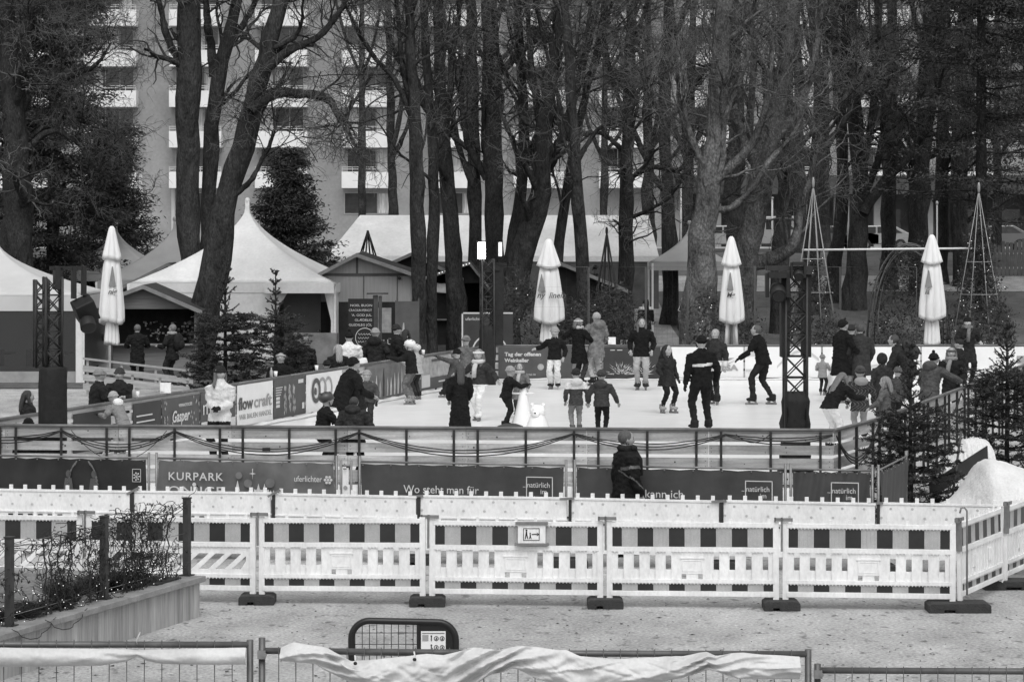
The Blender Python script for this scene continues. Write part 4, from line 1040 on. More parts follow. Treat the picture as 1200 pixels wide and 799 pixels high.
# ------------------------------------------------------------ tents
def canopy_rings(hx, hy, ze, zp, pw=1.85, n=14, k=10):
    rings = []
    for i in range(n + 1):
        q = i / n; r = max((1 - q) ** pw, .02); z = lerp(ze, zp, q); ring = []
        for a, c in (((-1, -1), (1, -1)), ((1, -1), (1, 1)), ((1, 1), (-1, 1)), ((-1, 1), (-1, -1))):
            for j in range(k):
                f = j / k; bow = 1 - .05 * math.sin(math.pi * f) * (1 - q); ring.append((lerp(a[0], c[0], f) * hx * r * (bow if a[0] == c[0] else 1), lerp(a[1], c[1], f) * hy * r * (bow if a[1] == c[1] else 1), z))
        rings.append(ring)
    return rings
def tent(label, c, hx, hy, ze, zp, rz, valance=.28, walls=('b', 'l', 'r'), m=None, group='white pointed tents'):
    t = thing('pagoda_tent', label, 'tent', c, rz, group); m_ = m or M_pvc
    b = MB(); b.loft(canopy_rings(hx, hy, ze, zp), 0, True); b.ell((0, 0, zp + .02), (.09, .09, .12), 0, 8, 6); b.build('roof', m_, t)
    b = MB()
    for x0, x1, y0, y1 in ((-hx, hx, -hy - .012, -hy), (-hx, hx, hy, hy + .012), (-hx - .012, -hx, -hy, hy), (hx, hx + .012, -hy, hy)): b.span(x0, x1, y0, y1, ze - valance, ze + .005)
    b.build('valance', m_, t)
    for x in (-1, 1):
        for y in (-1, 1): b = MB(); b.span(x * hx - .04, x * hx + .04, y * hy - .04, y * hy + .04, 0, ze - .01); b.build('leg', M_white, t)
    b = MB()
    if 'b' in walls: b.span(-hx + .05, hx - .05, hy - .06, hy - .05, 0, ze - .02)
    if 'l' in walls: b.span(-hx + .05, -hx + .06, -hy + .05, hy - .07, 0, ze - .02)
    if 'r' in walls: b.span(hx - .06, hx - .05, -hy + .05, hy - .07, 0, ze - .02)
    if b.v: b.build('side_wall', m_, t)
    return t
# the large pagoda
c = D(290, 34.2); ze = HC - (330 - VH) / 34.2; t = tent('large white pointed tent with a serving opening behind the two firs', c, 3.45, 3.2, ze, HC - (236 - VH) / 34.2, R(-4), .3, ('b', 'l', 'r'))
b = MB(); b.span(-3.4, 1.45, -3.19, -3.17, 0, ze - .05); b.build('front_wall', M_pvc, t)
for x0, x1, xb in ((1.45, 1.62, 1.5), (3.1, 3.4, 3.38)):
    b = MB(); b.prism([(x0, ze - .3), (x1 + (.25 if x0 < 2 else 0), ze - .3), (x1, ze - .7), (xb, ze - 1.3), (xb, .0), (x0, 0)] if x0 < 2 else [(x0, ze - .3), (x1, ze - .3), (x1, 0), (xb - .06, 0), (xb - .06, ze - 1.2)], -3.2, -3.12); b.build('curtain', M_pvc, t)
b = MB(); b.span(1.2, 3.5, -3.75, -3.2, ze - .02, ze + .04); b.span(1.2, 3.5, -3.77, -3.75, ze - .3, ze + .04); b.build('awning', M_pvc, t)
b = MB(); b.span(1.5, 3.35, -1.6, -1.58, 0, ze - .1); b.build('inner_wall', mat('tent_liner', .2, .8, .1, 2), t)
b = MB(); b.span(2.25, 3.6, -3.9, -3.3, 0, 1.0); b.build('counter', mat('counter_board', .2, .8, .3, 3), t)
c = D(196, 30.0); tent('pointed grey white tent whose ridge shows between the trunks', c + Vector((.3, 0, 0)), 3.0, 3.0, 2.4, 4.75, R(8), m=mat('grey_tent_sheet', .33, .7, .1, 1.2))
c = D(136, 29.0); tent('small pale tent top behind the parasol at the wooden stall', c, 2.3, 2.3, 2.6, 4.55, R(0), m=mat('grey_tent_sheet', .33))
# left marquee with clear walls
c = D(-8, 40.5); t = tent('white tent with clear side walls behind the speaker tower', c + Vector((-.35, 2.4, 0)), 3.0, 2.7, 2.5, 4.15, R(0), .42, ('b',), m=mat('tent_sheet_grey_white', .5, .7, .08, 1.2))
mclear = bpy.data.materials.new('clear_sheet'); mclear.use_nodes = True; nt = mclear.node_tree; N = nt.nodes
N['Principled BSDF'].inputs['Base Color'].default_value = (.05, .05, .05, 1); N['Principled BSDF'].inputs['Roughness'].default_value = .3
tr = N.new('ShaderNodeBsdfTransparent'); mx = N.new('ShaderNodeMixShader'); mx.inputs[0].default_value = .55
nt.links.new(tr.outputs[0], mx.inputs[1]); nt.links.new(N['Principled BSDF'].outputs[0], mx.inputs[2]); nt.links.new(mx.outputs[0], N['Material Output'].inputs['Surface'])
b = MB(); b.span(-2.95, 2.9, -2.69, -2.68, .35, 2.1); b.span(2.93, 2.94, -2.6, 2.6, .35, 2.1); b.build('clear_wall', mclear, t)
b = MB(); b.span(-2.95, 2.95, -2.7, -2.67, .0, .34); b.build('kick_board', mat('pale_kick_board', .3, .8, .2, 3), t)
b = MB(); b.span(2.8, 2.98, -2.78, -2.7, 0, 2.1); b.build('corner_strip', M_pvc, t)
b = MB()
for i in range(3): b.span(-2.4 + 1.7 * i, -1.2 + 1.7 * i, -.4, .4, .72, .76); b.span(-1.85 + 1.7 * i, -1.75 + 1.7 * i, -.05, .05, 0, .72); b.span(-2.3 + 1.7 * i, -1.3 + 1.7 * i, -1.3, -.9, .42, .9)
tag(b.build('dark_seating', mat('dark_seat', .03, .8, .3), None, 0, t.location), 'dark tables and benches inside the clear walled tent', 'seating')
# long market tent behind the trunks
sA = 26.6; yA = F / sA; xl = (383 - UC) / sA; xr = (772 - UC) / sA; zr = HC + (262 - 252) / sA; ze = HC - (300 - VH) / sA
t = thing('market_tent', 'long white market tent with a flat ridge behind the trunks', 'tent', ((xl + xr) / 2, yA + 3, 0)); hw = (xr - xl) / 2
b = MB(); b.add([(-hw, -3, ze), (hw, -3, ze), (hw, 3, ze), (-hw, 3, ze), (-hw + 1.3, 0, zr), (hw - .3, 0, zr)], [(0, 1, 5, 4), (1, 2, 5), (2, 3, 4, 5), (3, 0, 4), (3, 2, 1, 0)]); b.build('roof', mat('worn_tent_sheet', .54, .7, .16, .6, .4, 1.5, fine=.06), t)
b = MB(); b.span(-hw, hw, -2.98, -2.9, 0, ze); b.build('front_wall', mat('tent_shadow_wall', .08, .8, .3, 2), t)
b = MB(); b.span(-hw, hw, -3.02, -2.99, ze - .25, ze); b.build('valance', M_pvc, t)
c = D(808, 28.5); t = tent('small grey canopy tent behind the pale leaning trunk', c, 1.6, 1.6, 3.0, 4.6, R(0), .3, (), m=mat('grey_tent_sheet', .33))

# ------------------------------------------------------------ wooden market huts
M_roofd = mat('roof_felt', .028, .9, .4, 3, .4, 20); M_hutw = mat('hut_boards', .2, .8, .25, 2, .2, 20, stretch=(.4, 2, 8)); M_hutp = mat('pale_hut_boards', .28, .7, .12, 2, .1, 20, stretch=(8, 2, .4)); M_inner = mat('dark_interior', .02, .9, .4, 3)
def hut(label, A, w, d, ze, zp, rz=0.0, front='open', zc=1.0, wallm=None, over=.25, gable=True, ridge_x=None, group='wooden market huts'):
    """local x 0..w, front at y=0, depth +y"""
    wm = wallm or M_hutw; t = thing('market_hut', label, 'market hut', A, rz, group); rx = w / 2 if ridge_x is None else ridge_x
    b = MB(); b.span(0, .05, .05, d, 0, ze); b.span(w - .05, w, .05, d, 0, ze); b.span(.05, w - .05, d - .05, d, 0, ze)
    if front == 'open': b.span(.05, w - .05, .02, .07, 0, zc - .05)
    elif front == 'closed': b.span(.05, w - .05, .0, .05, 0, ze)
    b.build('wall', wm, t)
    if gable: b = MB(); b.prism([(0, ze), (w, ze), (rx, zp)], .0, .04); b.build('gable', wm, t)
    b = MB(); th = .07; k = over
    sl0 = (zp - ze) / rx; sl1 = (zp - ze) / (w - rx)
    b.prism([(-k, ze - k * sl0), (rx, zp), (w + k, ze - k * sl1), (w + k, ze - k * sl1 + th), (rx, zp + th), (-k, ze - k * sl0 + th)], -.35, d + .2); b.build('roof', M_roofd, t)
    b = MB(); e = .06
    b.prism([(-k, ze - k * sl0 - e), (rx, zp - e), (w + k, ze - k * sl1 - e), (w + k, ze - k * sl1 + th), (rx, zp + th), (-k, ze - k * sl0 + th)], -.38, -.352); b.build('fascia', mat('fascia_board', .2, .8, .2, 4), t)
    if front == 'open':
        b = MB(); b.span(.0, w, -.25, .1, zc - .05, zc); b.build('counter', mat('counter_board', .2), t)
        b = MB(); b.span(.06, w - .06, d * .5, d * .5 + .03, .0, ze); b.build('back_shelf', M_inner, t)
    return t
A = D(98, 37.5); t = hut('wooden stall with shallow gable and open counter behind a folded parasol', A, 3.5, 2.6, HC - (362 - VH) / 37.5, HC - (336 - VH) / 37.5, 0, 'open', .85, ridge_x=1.9)
b = MB(); rr = random.Random(8)
for i in range(60): x = rr.uniform(1.7, 3.3); z = rr.uniform(.9, 1.5); b.box((x, 1.1 + rr.uniform(0, .1), z), (rr.uniform(.03, .1), .05, rr.uniform(.02, .07)), rr.randint(0, 2))
tag(b.build('stall_goods', [M_b30, mat('banner_light', .5), M_b10], None, 0, A), 'small goods and jars on the shelves in the open counter stall', 'goods', None, 'stuff')
b = MB()
for sx in (-1, 1): b.add([(2.1 + sx * 1.0 - .9, -.3, 1.95), (2.1 + sx * .2, -.3, 1.95)] , [])
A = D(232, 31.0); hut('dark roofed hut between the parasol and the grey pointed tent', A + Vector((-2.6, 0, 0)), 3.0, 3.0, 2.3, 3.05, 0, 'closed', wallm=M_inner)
A = D(376, 35.0); w = 106 / 35.0
t = hut('pale gabled hut beside the menu board', A, w, 4.5, HC - (321 - VH) / 35.0, HC - (299 - VH) / 35.0, 0, 'closed', wallm=M_hutp, ridge_x=w * .4)
ze = HC - (321 - VH) / 35.0
b = MB(); b.span(0, w, -.03, -.003, ze - .07, ze + .02); b.span(w * .4 - .035, w * .4 + .035, -.03, -.004, ze + .02, ze + .55); b.span(w * .47, w * .48, -.02, -.003, 1.2, ze - .07); b.span(w * .84, w * .85, -.02, -.003, 1.2, ze - .07); b.build('timber_frame', mat('timber_dark', .07, .8, .2), t)
b = MB(); b.span(0, w, -.02, -.004, .0, 1.98); b.build('lower_wall', M_inner, t)
b = MB(); b.span(w * .6, w * .78, -.05, -.03, .95, 1.78); b.build('poster', mat('poster_grey', .33, .7, .3, 5), t)
b = MB(); b.disc((w * .69, -.056, 1.5), .09, .004, 12, 0, .6); b.build('poster_picture', M_gtxt, t)
b = MB(); b.span(w * .6, w * .95, -.06, -.035, .5, .95); b.build('sign_board', M_black, t); text('GLÜ', .24, t, M_ltxt, (w * .62, -.065, .56), maxw=.5)
b = MB(); b.ell((w * .87, -.1, ze - .14), (.06, .08, .06), 0, 10, 6); b.build('outdoor_lamp', M_dsteel, t)
b = MB(); b.disc((w * .55, -.3, 1.95), .22, .02, 16); b.build('hanging_disc', M_b30, t) if False else None
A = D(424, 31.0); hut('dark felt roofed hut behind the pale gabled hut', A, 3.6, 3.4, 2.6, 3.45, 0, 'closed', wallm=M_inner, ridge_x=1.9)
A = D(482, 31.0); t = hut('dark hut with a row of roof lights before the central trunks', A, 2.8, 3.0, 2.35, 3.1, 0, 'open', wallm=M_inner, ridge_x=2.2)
b = MB()
for i in range(16): q = i / 15; b.ell((lerp(.5, 2.2, q), -.42, lerp(2.55, 3.1, q)), (.025, .025, .025), 0, 6, 4)
b.build('roof_bulb', M_bulb, t)
b = MB(); b.add([(.9, -.5, 2.05), (2.0, -.5, 1.95), (2.0, -.1, 2.3), (.9, -.1, 2.35), (.9, -.5, 2.02), (2.0, -.5, 1.92)], [(0, 1, 2, 3), (0, 4, 5, 1)]); b.build('small_canopy', M_b30, t)
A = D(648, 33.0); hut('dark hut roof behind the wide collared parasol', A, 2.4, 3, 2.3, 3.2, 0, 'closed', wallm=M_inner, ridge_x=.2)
# black obelisk trellis before the white tent roof
def obelisk(label, u, s, vt, vb, hw, m, legs=6, hoops=(.35, .62), twist=False, rad=.014):
    p = D(u, s); zt = HC - (vt - VH) / s; zb = max(0.0, HC - (vb - VH) / s); t = thing('obelisk_trellis', label, 'trellis', (p.x, p.y, zb)); h = zt - zb
    b = MB()
    for i in range(legs): a = 2 * math.pi * (i + .3) / legs; b.tube([(hw * math.cos(a), hw * math.sin(a), 0), (.02 * math.cos(a), .02 * math.sin(a), h * .94)], rad, 5)
    b.build('rods', m, t)
    for f in hoops:
        r = hw * (1 - f / .94); b = MB(); b.tube([(r * math.cos(2 * math.pi * i / 20), r * math.sin(2 * math.pi * i / 20), h * f) for i in range(21)], rad * .9, 5); b.build('hoop', m, t)
    b = MB(); b.ell((0, 0, h * .97), (.05, .05, h * .035), 0, 8, 6); b.build('finial', m, t); return t, h
M_orod = mat('pale_metal_rod', .3, .5, .1, metal=.3)
obelisk('small black pyramid trellis on the pale hut roof', 431, 33, 270, 300, .3, M_black, 6, (), rad=.03)
tA, hA = obelisk('pale metal obelisk trellis behind the cloth wrapped tower', 953, 35.5, 208, 425, 1.0, M_orod, 8, (.38, .56))
tB, hB = obelisk('pale metal obelisk trellis behind the woman with big bag', 1147, 35.5, 214, 425, 1.05, M_orod, 8, (.38, .56))
tC, hC_ = obelisk('dark obelisk trellis beside the trunk behind the far banners', 711, 34, 266, 420, .75, M_black, 8, (.3, .5, .7), rad=.025)
m = MB(); pA = W(940, 293, 35.4); pB = W(1154, 291, 35.4); m.tube([pA, pB], .035, 10); o = m.build('white_bar', mat('white_tube', .75, .4, .03)); tag(o, 'long white horizontal bar between the two obelisk trellises', 'bar')
m = MB(); q = D(1098, 34.8); m.tube([(q.x, q.y, 0), (q.x, q.y, HC + 22 / 34.8)], .03, 8); m.ell((q.x, q.y, HC + 24 / 34.8), (.05, .05, .08), 0, 8, 6); tag(m.build('thin_mast', mat('pale_metal_rod', .3)), 'thin pale mast rising behind the strap tied parasol', 'mast')
# vines with lamps on the obelisks, arch and bushes behind the boards
M_vine = mat('vine_twig', .07, .85, .5, 14); M_vl = mat('vine_leaf', .045, .8, .6, 14)
def scrub(name, label, cat, p, prof, n, seed, lamps=0, ln=.5, leaf=True, tw=.007, hollow=.5):
    """twiggy mass: prof(z01) -> (rx, ry); height from prof.h"""
    rr = np.random.default_rng(seed); h = prof['h']; f = prof['f']; t = thing(name, label, cat, p)
    P0 = []
    for i in range(n):
        z = rr.random(); rx, ry = f(z); a = rr.uniform(0, 2 * np.pi); q = hollow + (1 - hollow) * rr.random() ** .5; P0.append((rx * q * math.cos(a), ry * q * math.sin(a), z * h))
    P0 = np.array(P0); d = rr.normal(size=(n, 3)); d /= np.linalg.norm(d, axis=1, keepdims=True); Ps = [P0]
    for k in range(5):
        d = d + rr.normal(size=(n, 3)) * .55; d /= np.linalg.norm(d, axis=1, keepdims=True); Ps.append(Ps[-1] + d * ln / 5 * rr.uniform(.5, 1.3, (n, 1)))
    Ps = np.stack(Ps, 1); Ps[:, :, 2] = np.maximum(Ps[:, :, 2], .02); Rs = np.tile(np.linspace(tw, tw * .4, 6), (n, 1)); V, Fq = tubes_np(Ps, Rs, 3); obj('stems', arr_mesh('stems', V, Fq, M_vine), t)
    if leaf:
        m_ = n * 2; c = Ps.reshape(-1, 3)[rr.integers(0, n * 6, m_)] + rr.normal(size=(m_, 3)) * .03; a = rr.normal(size=(m_, 3)); a /= np.linalg.norm(a, axis=1, keepdims=True); e = np.cross(a, rr.normal(size=(m_, 3))); e /= np.linalg.norm(e, axis=1, keepdims=True); sz = rr.uniform(.03, .08, (m_, 1))
        V = np.stack([c, c + a * sz + e * sz * .5, c + a * sz * 2, c + a * sz - e * sz * .5], 1).reshape(-1, 3); obj('leaves', arr_mesh('leaves', V, np.arange(m_ * 4).reshape(-1, 4), M_vl, False), t)
    if lamps:
        b = MB(); c = Ps.reshape(-1, 3)
        for i in range(lamps): b.ell(c[rr.integers(len(c))], (.014, .014, .014), 0, 6, 4)
        b.build('fairy_light', M_bulb, t)
    return t
cone = lambda r, h: {'h': h, 'f': lambda z: (r * (1 - z * .85), r * (1 - z * .85))}
dome = lambda rx, ry, h: {'h': h, 'f': lambda z: (rx * math.sqrt(max(0.02, 1 - z * z * .96)), ry * math.sqrt(max(0.02, 1 - z * z * .96)))}
p = D(953, 35.4); scrub('climbing_plant', 'bare climber covering the obelisk behind the cloth wrapped tower', 'climbing plant', (p.x, p.y, 0), cone(1.1, 3.4), 700, 31, 30)
p = D(1147, 35.4); scrub('climbing_plant', 'dark climber with tiny lamps on the obelisk behind the bag woman', 'climbing plant', (p.x, p.y, 0), cone(1.15, 4.6), 1500, 32, 110)
p = D(1065, 35.2); t = scrub('vine_arch', 'rounded wicker arch overgrown with vines beside the strap tied parasol', 'vine arch', (p.x, p.y, 0), dome(1.4, .7, 3.7), 1500, 33, 25, .6)
b = MB()
for k in range(7):
    o = k * .05; b.tube([((1.4 - o) * math.cos(math.pi * i / 18), .25 * math.sin(k * 1.7 + i * .4), (3.95 - o) * math.sin(math.pi * i / 18) ** .75) for i in range(19)], .022, 5)
b.build('bent_rods', M_twig, t)
for i, (u, s, rx, hh, n, lab, lam) in enumerate(((612, 40, 1.1, 2.9, 750, 'big dark twiggy bush between lit tower and wide collared parasol', 6), (668, 39.5, .65, 2.2, 380, 'small dark twiggy bush between wide collared parasol and dark trunk', 3), (716, 39, 1.2, 2.6, 800, 'dark twiggy bush behind the couple at the far boards', 8), (828, 38, .75, 2.5, 420, 'ivy bush at the foot of the pale trunk', 14), (975, 39.5, 1.0, 1.7, 420, 'low dark bush behind the cloth wrapped tower', 5), (878, 38, .5, 1.6, 300, 'dark shrub at the foot of the leaning pale trunk', 2), (1052, 40, .8, 1.4, 350, 'low bush below the vine arch', 3), (1165, 39, .8, 2.2, 420, 'dark bush beside the lamp lit climber, without lamps of its own', 4))):
    p = D(u, s); scrub('bush', lab, 'bush', (p.x, p.y, 0), dome(rx, rx * .8, hh), n, 50 + i, lam, .6)
# tall wire frames behind the far boards
gm = 'tall wire net frames behind the far boards'
wl = ['behind the wide collared parasol', 'before the twiggy bush and dark obelisk', 'in front of the sanded park path', 'before the pale leaning trunk', 'between slim parasol and cloth wrapped tower', 'behind the cloth wrapped tower']
us = [583, 690, 757, 806, 885, 985, 1075]
for i in range(6):
    A = D(us[i], 41.5); Bq = D(us[i + 1], 41.5); Lw = Bq.x - A.x; zt = HC - (313 - VH) / 41.5; t = thing('net_frame', 'tall thin wire frame ' + wl[i], 'wire frame', (A.x + .01, A.y, 0), 0, gm)
    b = MB(); b.tube([(0, 0, 0), (0, 0, zt), (Lw - .03, 0, zt), (Lw - .03, 0, 0)], .012, 6); b.build('frame', mat('dull_wire', .09, .6, .2, metal=.3), t)
    b = MB()
    for k in range(1, 6): b.tube([(0, 0, zt * k / 6), (Lw - .03, 0, zt * k / 6)], .0015, 3)
    for k in range(1, 8): b.tube([(Lw * k / 8, 0, 0), (Lw * k / 8, 0, zt)], .0015, 3)
    b.build('wire_mesh', M_dsteel, t)
# dark photo frame banner with arch behind the central tower
A = D(541, 42.5); t = thing('photo_banner', 'dark banner with white edge line and white arch behind the lit tower', 'banner', (A.x, A.y, .2)); Lw = 60 / 42.5
b = MB(); b.span(0, Lw, 0, .02, .35, HC - .2 - (366 - VH) / 42.5); b.span(.05, .1, .02, .06, 0, 1.9); b.span(Lw - .1, Lw - .05, .02, .06, 0, 1.9); b.build('sheet', M_b05, t)
zt = HC - .2 - (366 - VH) / 42.5
b = MB(); b.span(0, .04, -.006, -.002, .35, zt); b.span(0, Lw, -.006, -.002, zt - .04, zt); b.span(.3, .62, -.006, -.002, .42, .98); b.span(Lw * .72, Lw * .9, -.006, -.002, .5, .95)
for i in range(16):
    a, c = math.pi * i / 16, math.pi * (i + 1) / 16; x = Lw * .55; r1, r0 = .5, .46; z = .85
    b.prism([(x + r0 * math.cos(a), z + r0 * math.sin(a)), (x + r1 * math.cos(a), z + r1 * math.sin(a)), (x + r1 * math.cos(c), z + r1 * math.sin(c)), (x + r0 * math.cos(c), z + r0 * math.sin(c))], -.006, -.002)
b.build('white_print', M_ltxt, t); text('uferlichter', .12, t, M_ltxt, (.1, -.008, zt - .22))
# menu board and column by the pale hut
A = D(408, 38.0); t = thing('menu_board', 'black menu board with white capitals beside the pale hut', 'menu board', (A.x, A.y, 0)); zt = HC - (350 - VH) / 38; w = 30 / 38
b = MB(); b.span(0, w, 0, .05, .7, zt); b.span(.02, .08, .01, .04, 0, .7); b.span(w - .08, w - .02, .01, .04, 0, .7); b.build('board', M_black, t)
for i, (s_, x) in enumerate((('NOEL BUON', .06), ('CRACIUN FERICIT', .02), ("'A. GOD JUL.", .1), ('GLÆDELIG', .2), ('GLEDILEG JÓL', .02))): text(s_, .1, t, mat('chalk', .55, .8, .1), (x, -.012, zt - .24 - .15 * i), maxw=w - x - .06)
A = D(418, 40.0); t = thing('oval_sign', 'black oval sign with white rim leaning below the menu board', 'sign', (A.x, A.y - .4, 0)); z0 = HC - (395 - VH) / 40.
b = MB(); b.disc((.26, 0, z0), .3, .03, 24, 0, .95); b.span(.05, .09, .03, .05, 0, z0); b.span(.43, .47, .03, .05, 0, z0); b.build('board', M_black, t)
b = MB()
for i in range(24):
    a, c = 2 * math.pi * i / 24, 2 * math.pi * (i + 1) / 24
    b.prism([(.26 + .28 * math.cos(a), z0 + .29 * math.sin(a)), (.26 + .265 * math.cos(a), z0 + .272 * math.sin(a)), (.26 + .265 * math.cos(c), z0 + .272 * math.sin(c)), (.26 + .28 * math.cos(c), z0 + .29 * math.sin(c))], -.006, -.002)
b.build('rim_line', M_ltxt, t); b = MB()
for k in range(3): b.tube([(.06 + .38 * i / 15, -.008, z0 + .1 - .11 * k + .03 * math.sin(i * 2.1 + k)) for i in range(16)], .007, 4)
b.build('script_line', mat('chalk', .55), t)
A = D(440, 37.5); b = MB(); zt = HC - (346 - VH) / 37.5; b.span(-.08, .08, -.08, .08, 0, zt); b.span(.1, .2, -.07, .07, 0, zt - .02); b.disc((.05, -.02, zt + .02), .32, .04, 20) if False else None
b.prism_z([(.06 + .34 * math.cos(a), .2 * math.sin(a)) for a in [2 * math.pi * i / 18 for i in range(18)]], zt + .03, zt + .08)
tag(b.build('patio_heater', mat('heater_steel', .1, .45, .2, metal=.5), None, .0, A), 'grey patio heater column with round top by the menu board', 'heater')
A = D(463, 43.0); t = thing('picture_banner', 'dark leaning banner with a pale bottle picture before the central trunks', 'banner', (A.x, A.y, 0), R(-4)); b = MB(); zt = HC - (353 - VH) / 43
b.span(0, .66, 0, .02, .7, zt); b.span(0, .03, .02, .05, 0, zt + .02); b.span(.63, .66, .02, .05, 0, zt + .08); b.build('sheet', M_b10, t)
b = MB(); b.prism([(.16, 1.35), (.3, 1.35), (.3, 1.6), (.26, 1.72), (.25, 1.9), (.22, 1.9), (.2, 1.72), (.16, 1.6)], -.006, -.002); b.span(.38, .55, -.006, -.002, 1.3, 1.32); b.span(.38, .5, -.006, -.002, 1.24, 1.26); b.build('bottle_print', M_b30, t)
# wooden rails of the terrace on the left
M_trail = mat('terrace_rail', .3, .8, .2, 4)
for i, (u0, v0, u1, v1, lab) in enumerate(((97, 419, 226, 434, 'upper sloping wooden terrace rail below the stall'), (118, 433, 222, 444, 'lower sloping wooden terrace rail behind the leaning child'))):
    s = 44.0 + 3 * i; a = W(u0, v0, s); c = W(u1, v1, s); t = thing('terrace_railing', lab, 'railing', (a.x, a.y, 0)); Lr = c.x - a.x
    b = MB(); b.add([(0, 0, a.z - .05), (0, .09, a.z - .05), (0, .09, a.z), (0, 0, a.z), (Lr, 0, c.z - .05), (Lr, .09, c.z - .05), (Lr, .09, c.z), (Lr, 0, c.z)], [(0, 1, 2, 3), (7, 6, 5, 4), (0, 4, 5, 1), (1, 5, 6, 2), (2, 6, 7, 3), (3, 7, 4, 0)]); b.build('rail', M_trail, t)
    b = MB()
    for k in range(3): z0 = a.z - .2 - .24 * k; z1 = c.z - .2 - .24 * k; b.add([(0, .02, z0 - .17), (0, .045, z0 - .17), (0, .045, z0), (0, .02, z0), (Lr, .02, z1 - .17), (Lr, .045, z1 - .17), (Lr, .045, z1), (Lr, .02, z1)], [(0, 1, 2, 3), (7, 6, 5, 4), (0, 4, 5, 1), (1, 5, 6, 2), (2, 6, 7, 3), (3, 7, 4, 0)])
    b.build('plank', M_wood2, t)
    for k in range(4): b = MB(); x = Lr * (.03 + .31 * k); b.span(x, x + .06, .046, .1, 0, lerp(a.z, c.z, x / Lr) - .055); b.build('post', M_wood2, t)
# cups, bottle and boxes on the rails
def rail_item(u, lab, kind, dx=0.0, far=False):
    p = on_far(u) if far else on_left(u); b = MB()
    if kind == 'cup': b.tube([(0, 0, 0), (0, 0, .11)], [.03, .042], 12)
    elif kind == 'bottle': b.tube([(0, 0, 0), (0, 0, .12), (0, 0, .16), (0, 0, .2)], [.034, .034, .014, .014], 10)
    else: b.span(-.1, .1, -.05, .05, 0, .19); b.span(-.09, -.02, -.07, -.051, .03, .16)
    o = b.build({'cup': 'paper_cup', 'bottle': 'bottle', 'box': 'white_box'}[kind], M_white if kind != 'bottle' else M_b30, None, 0, (p.x, p.y, RZ + .008)); tag(o, lab, kind)
rail_item(194, 'white box standing on the sponsor rail above the dotted banner', 'box'); rail_item(161, 'small white cup on the sponsor rail by the leaning child', 'cup'); rail_item(157, 'clear bottle on the sponsor rail beside a small cup', 'bottle')
rail_item(323, 'white cup on the sponsor rail above the grey photo banner', 'cup'); rail_item(318, 'bottle on the sponsor rail above the large lettered banner', 'bottle'); rail_item(371, 'white cup on the sponsor rail above the ringed banner', 'cup')
rail_item(717, 'white box with dark mark on the far rail by the grey coated man', 'box', 0, True); rail_item(823, 'white cup on the far rail behind the striped jacket', 'cup', 0, True); rail_item(496, 'white cup on the sponsor rail beside the helmeted children', 'cup')

# ------------------------------------------------------------ snow heap with a dark board
def heap(label, prof, s, depth, seed, y0=0.0):
    """prof: (u, v top) skyline; solid mound of that outline with rounded depth"""
    rr = random.Random(seed); n = len(prof) * 8; rows = 14; V = []; fs = []
    us_ = [prof[0][0] + (prof[-1][0] - prof[0][0]) * i / n for i in range(n + 1)]
    for j in range(rows + 1):
        q = j / rows; a = q * math.pi
        for u in us_:
            p = W(u, interp(prof, u), s); h = max(p.z, .0)
            V.append((p.x * (1 + .0) , p.y + y0 - math.cos(a) * depth * (.6 + .4 * min(1, h)) + rr.uniform(-.03, .03), max(-.02, h * math.sin(a) ** .6 + rr.uniform(-.008, .008) * math.sin(a) + .025 * math.sin(p.x * 4 + q * 5) * math.sin(a))))
    for j in range(rows):
        for i in range(n): a = j * (n + 1) + i; fs.append((a, a + 1, a + n + 2, a + n + 1))
    b = MB(); b.add(V, fs, 0, True); return tag(b.build('snow_heap', M_snow), label, 'snow heap')
heap('large bright snow heap behind the barriers', [(1095, 600), (1112, 588), (1118, 584), (1130, 572), (1141, 556), (1149, 542), (1157, 537), (1168, 538), (1182, 543), (1200, 551), (1250, 566), (1330, 600)], 80, 1.3, 1)
heap('smaller snow heap between the dark board and the fir side rink board', [(1096, 575), (1105, 540), (1118, 526), (1130, 515), (1145, 514), (1156, 517), (1162, 526), (1168, 560), (1172, 600)], 72.5, .7, 2)
a = W(1090, 577, 76.5); c = W(1158, 533, 74.5)
t = thing('dark_board', 'long dark board leaning up between the two snow heaps', 'board', (a.x, a.y, a.z)); d = c - a; b = MB()
up = Vector((0, .05, .14)); b.add([(0, 0, -.1), d + Vector((0, 0, -.1)), d + up, up, Vector((0, .06, -.1)), d + Vector((0, .06, -.1)), d + up + Vector((0, .06, 0)), up + Vector((0, .06, 0))], [(0, 1, 2, 3), (7, 6, 5, 4), (0, 4, 5, 1), (3, 2, 6, 7), (0, 3, 7, 4), (1, 5, 6, 2)]); b.build('plank', mat('dark_board', .025, .8, .3), t)
b = MB(); b.tube([d * .35 + Vector((0, -.05, -.4)), d * .52 + Vector((0, -.05, .65))], .02, 6); b.build('stick', mat('timber_dark', .07), t)

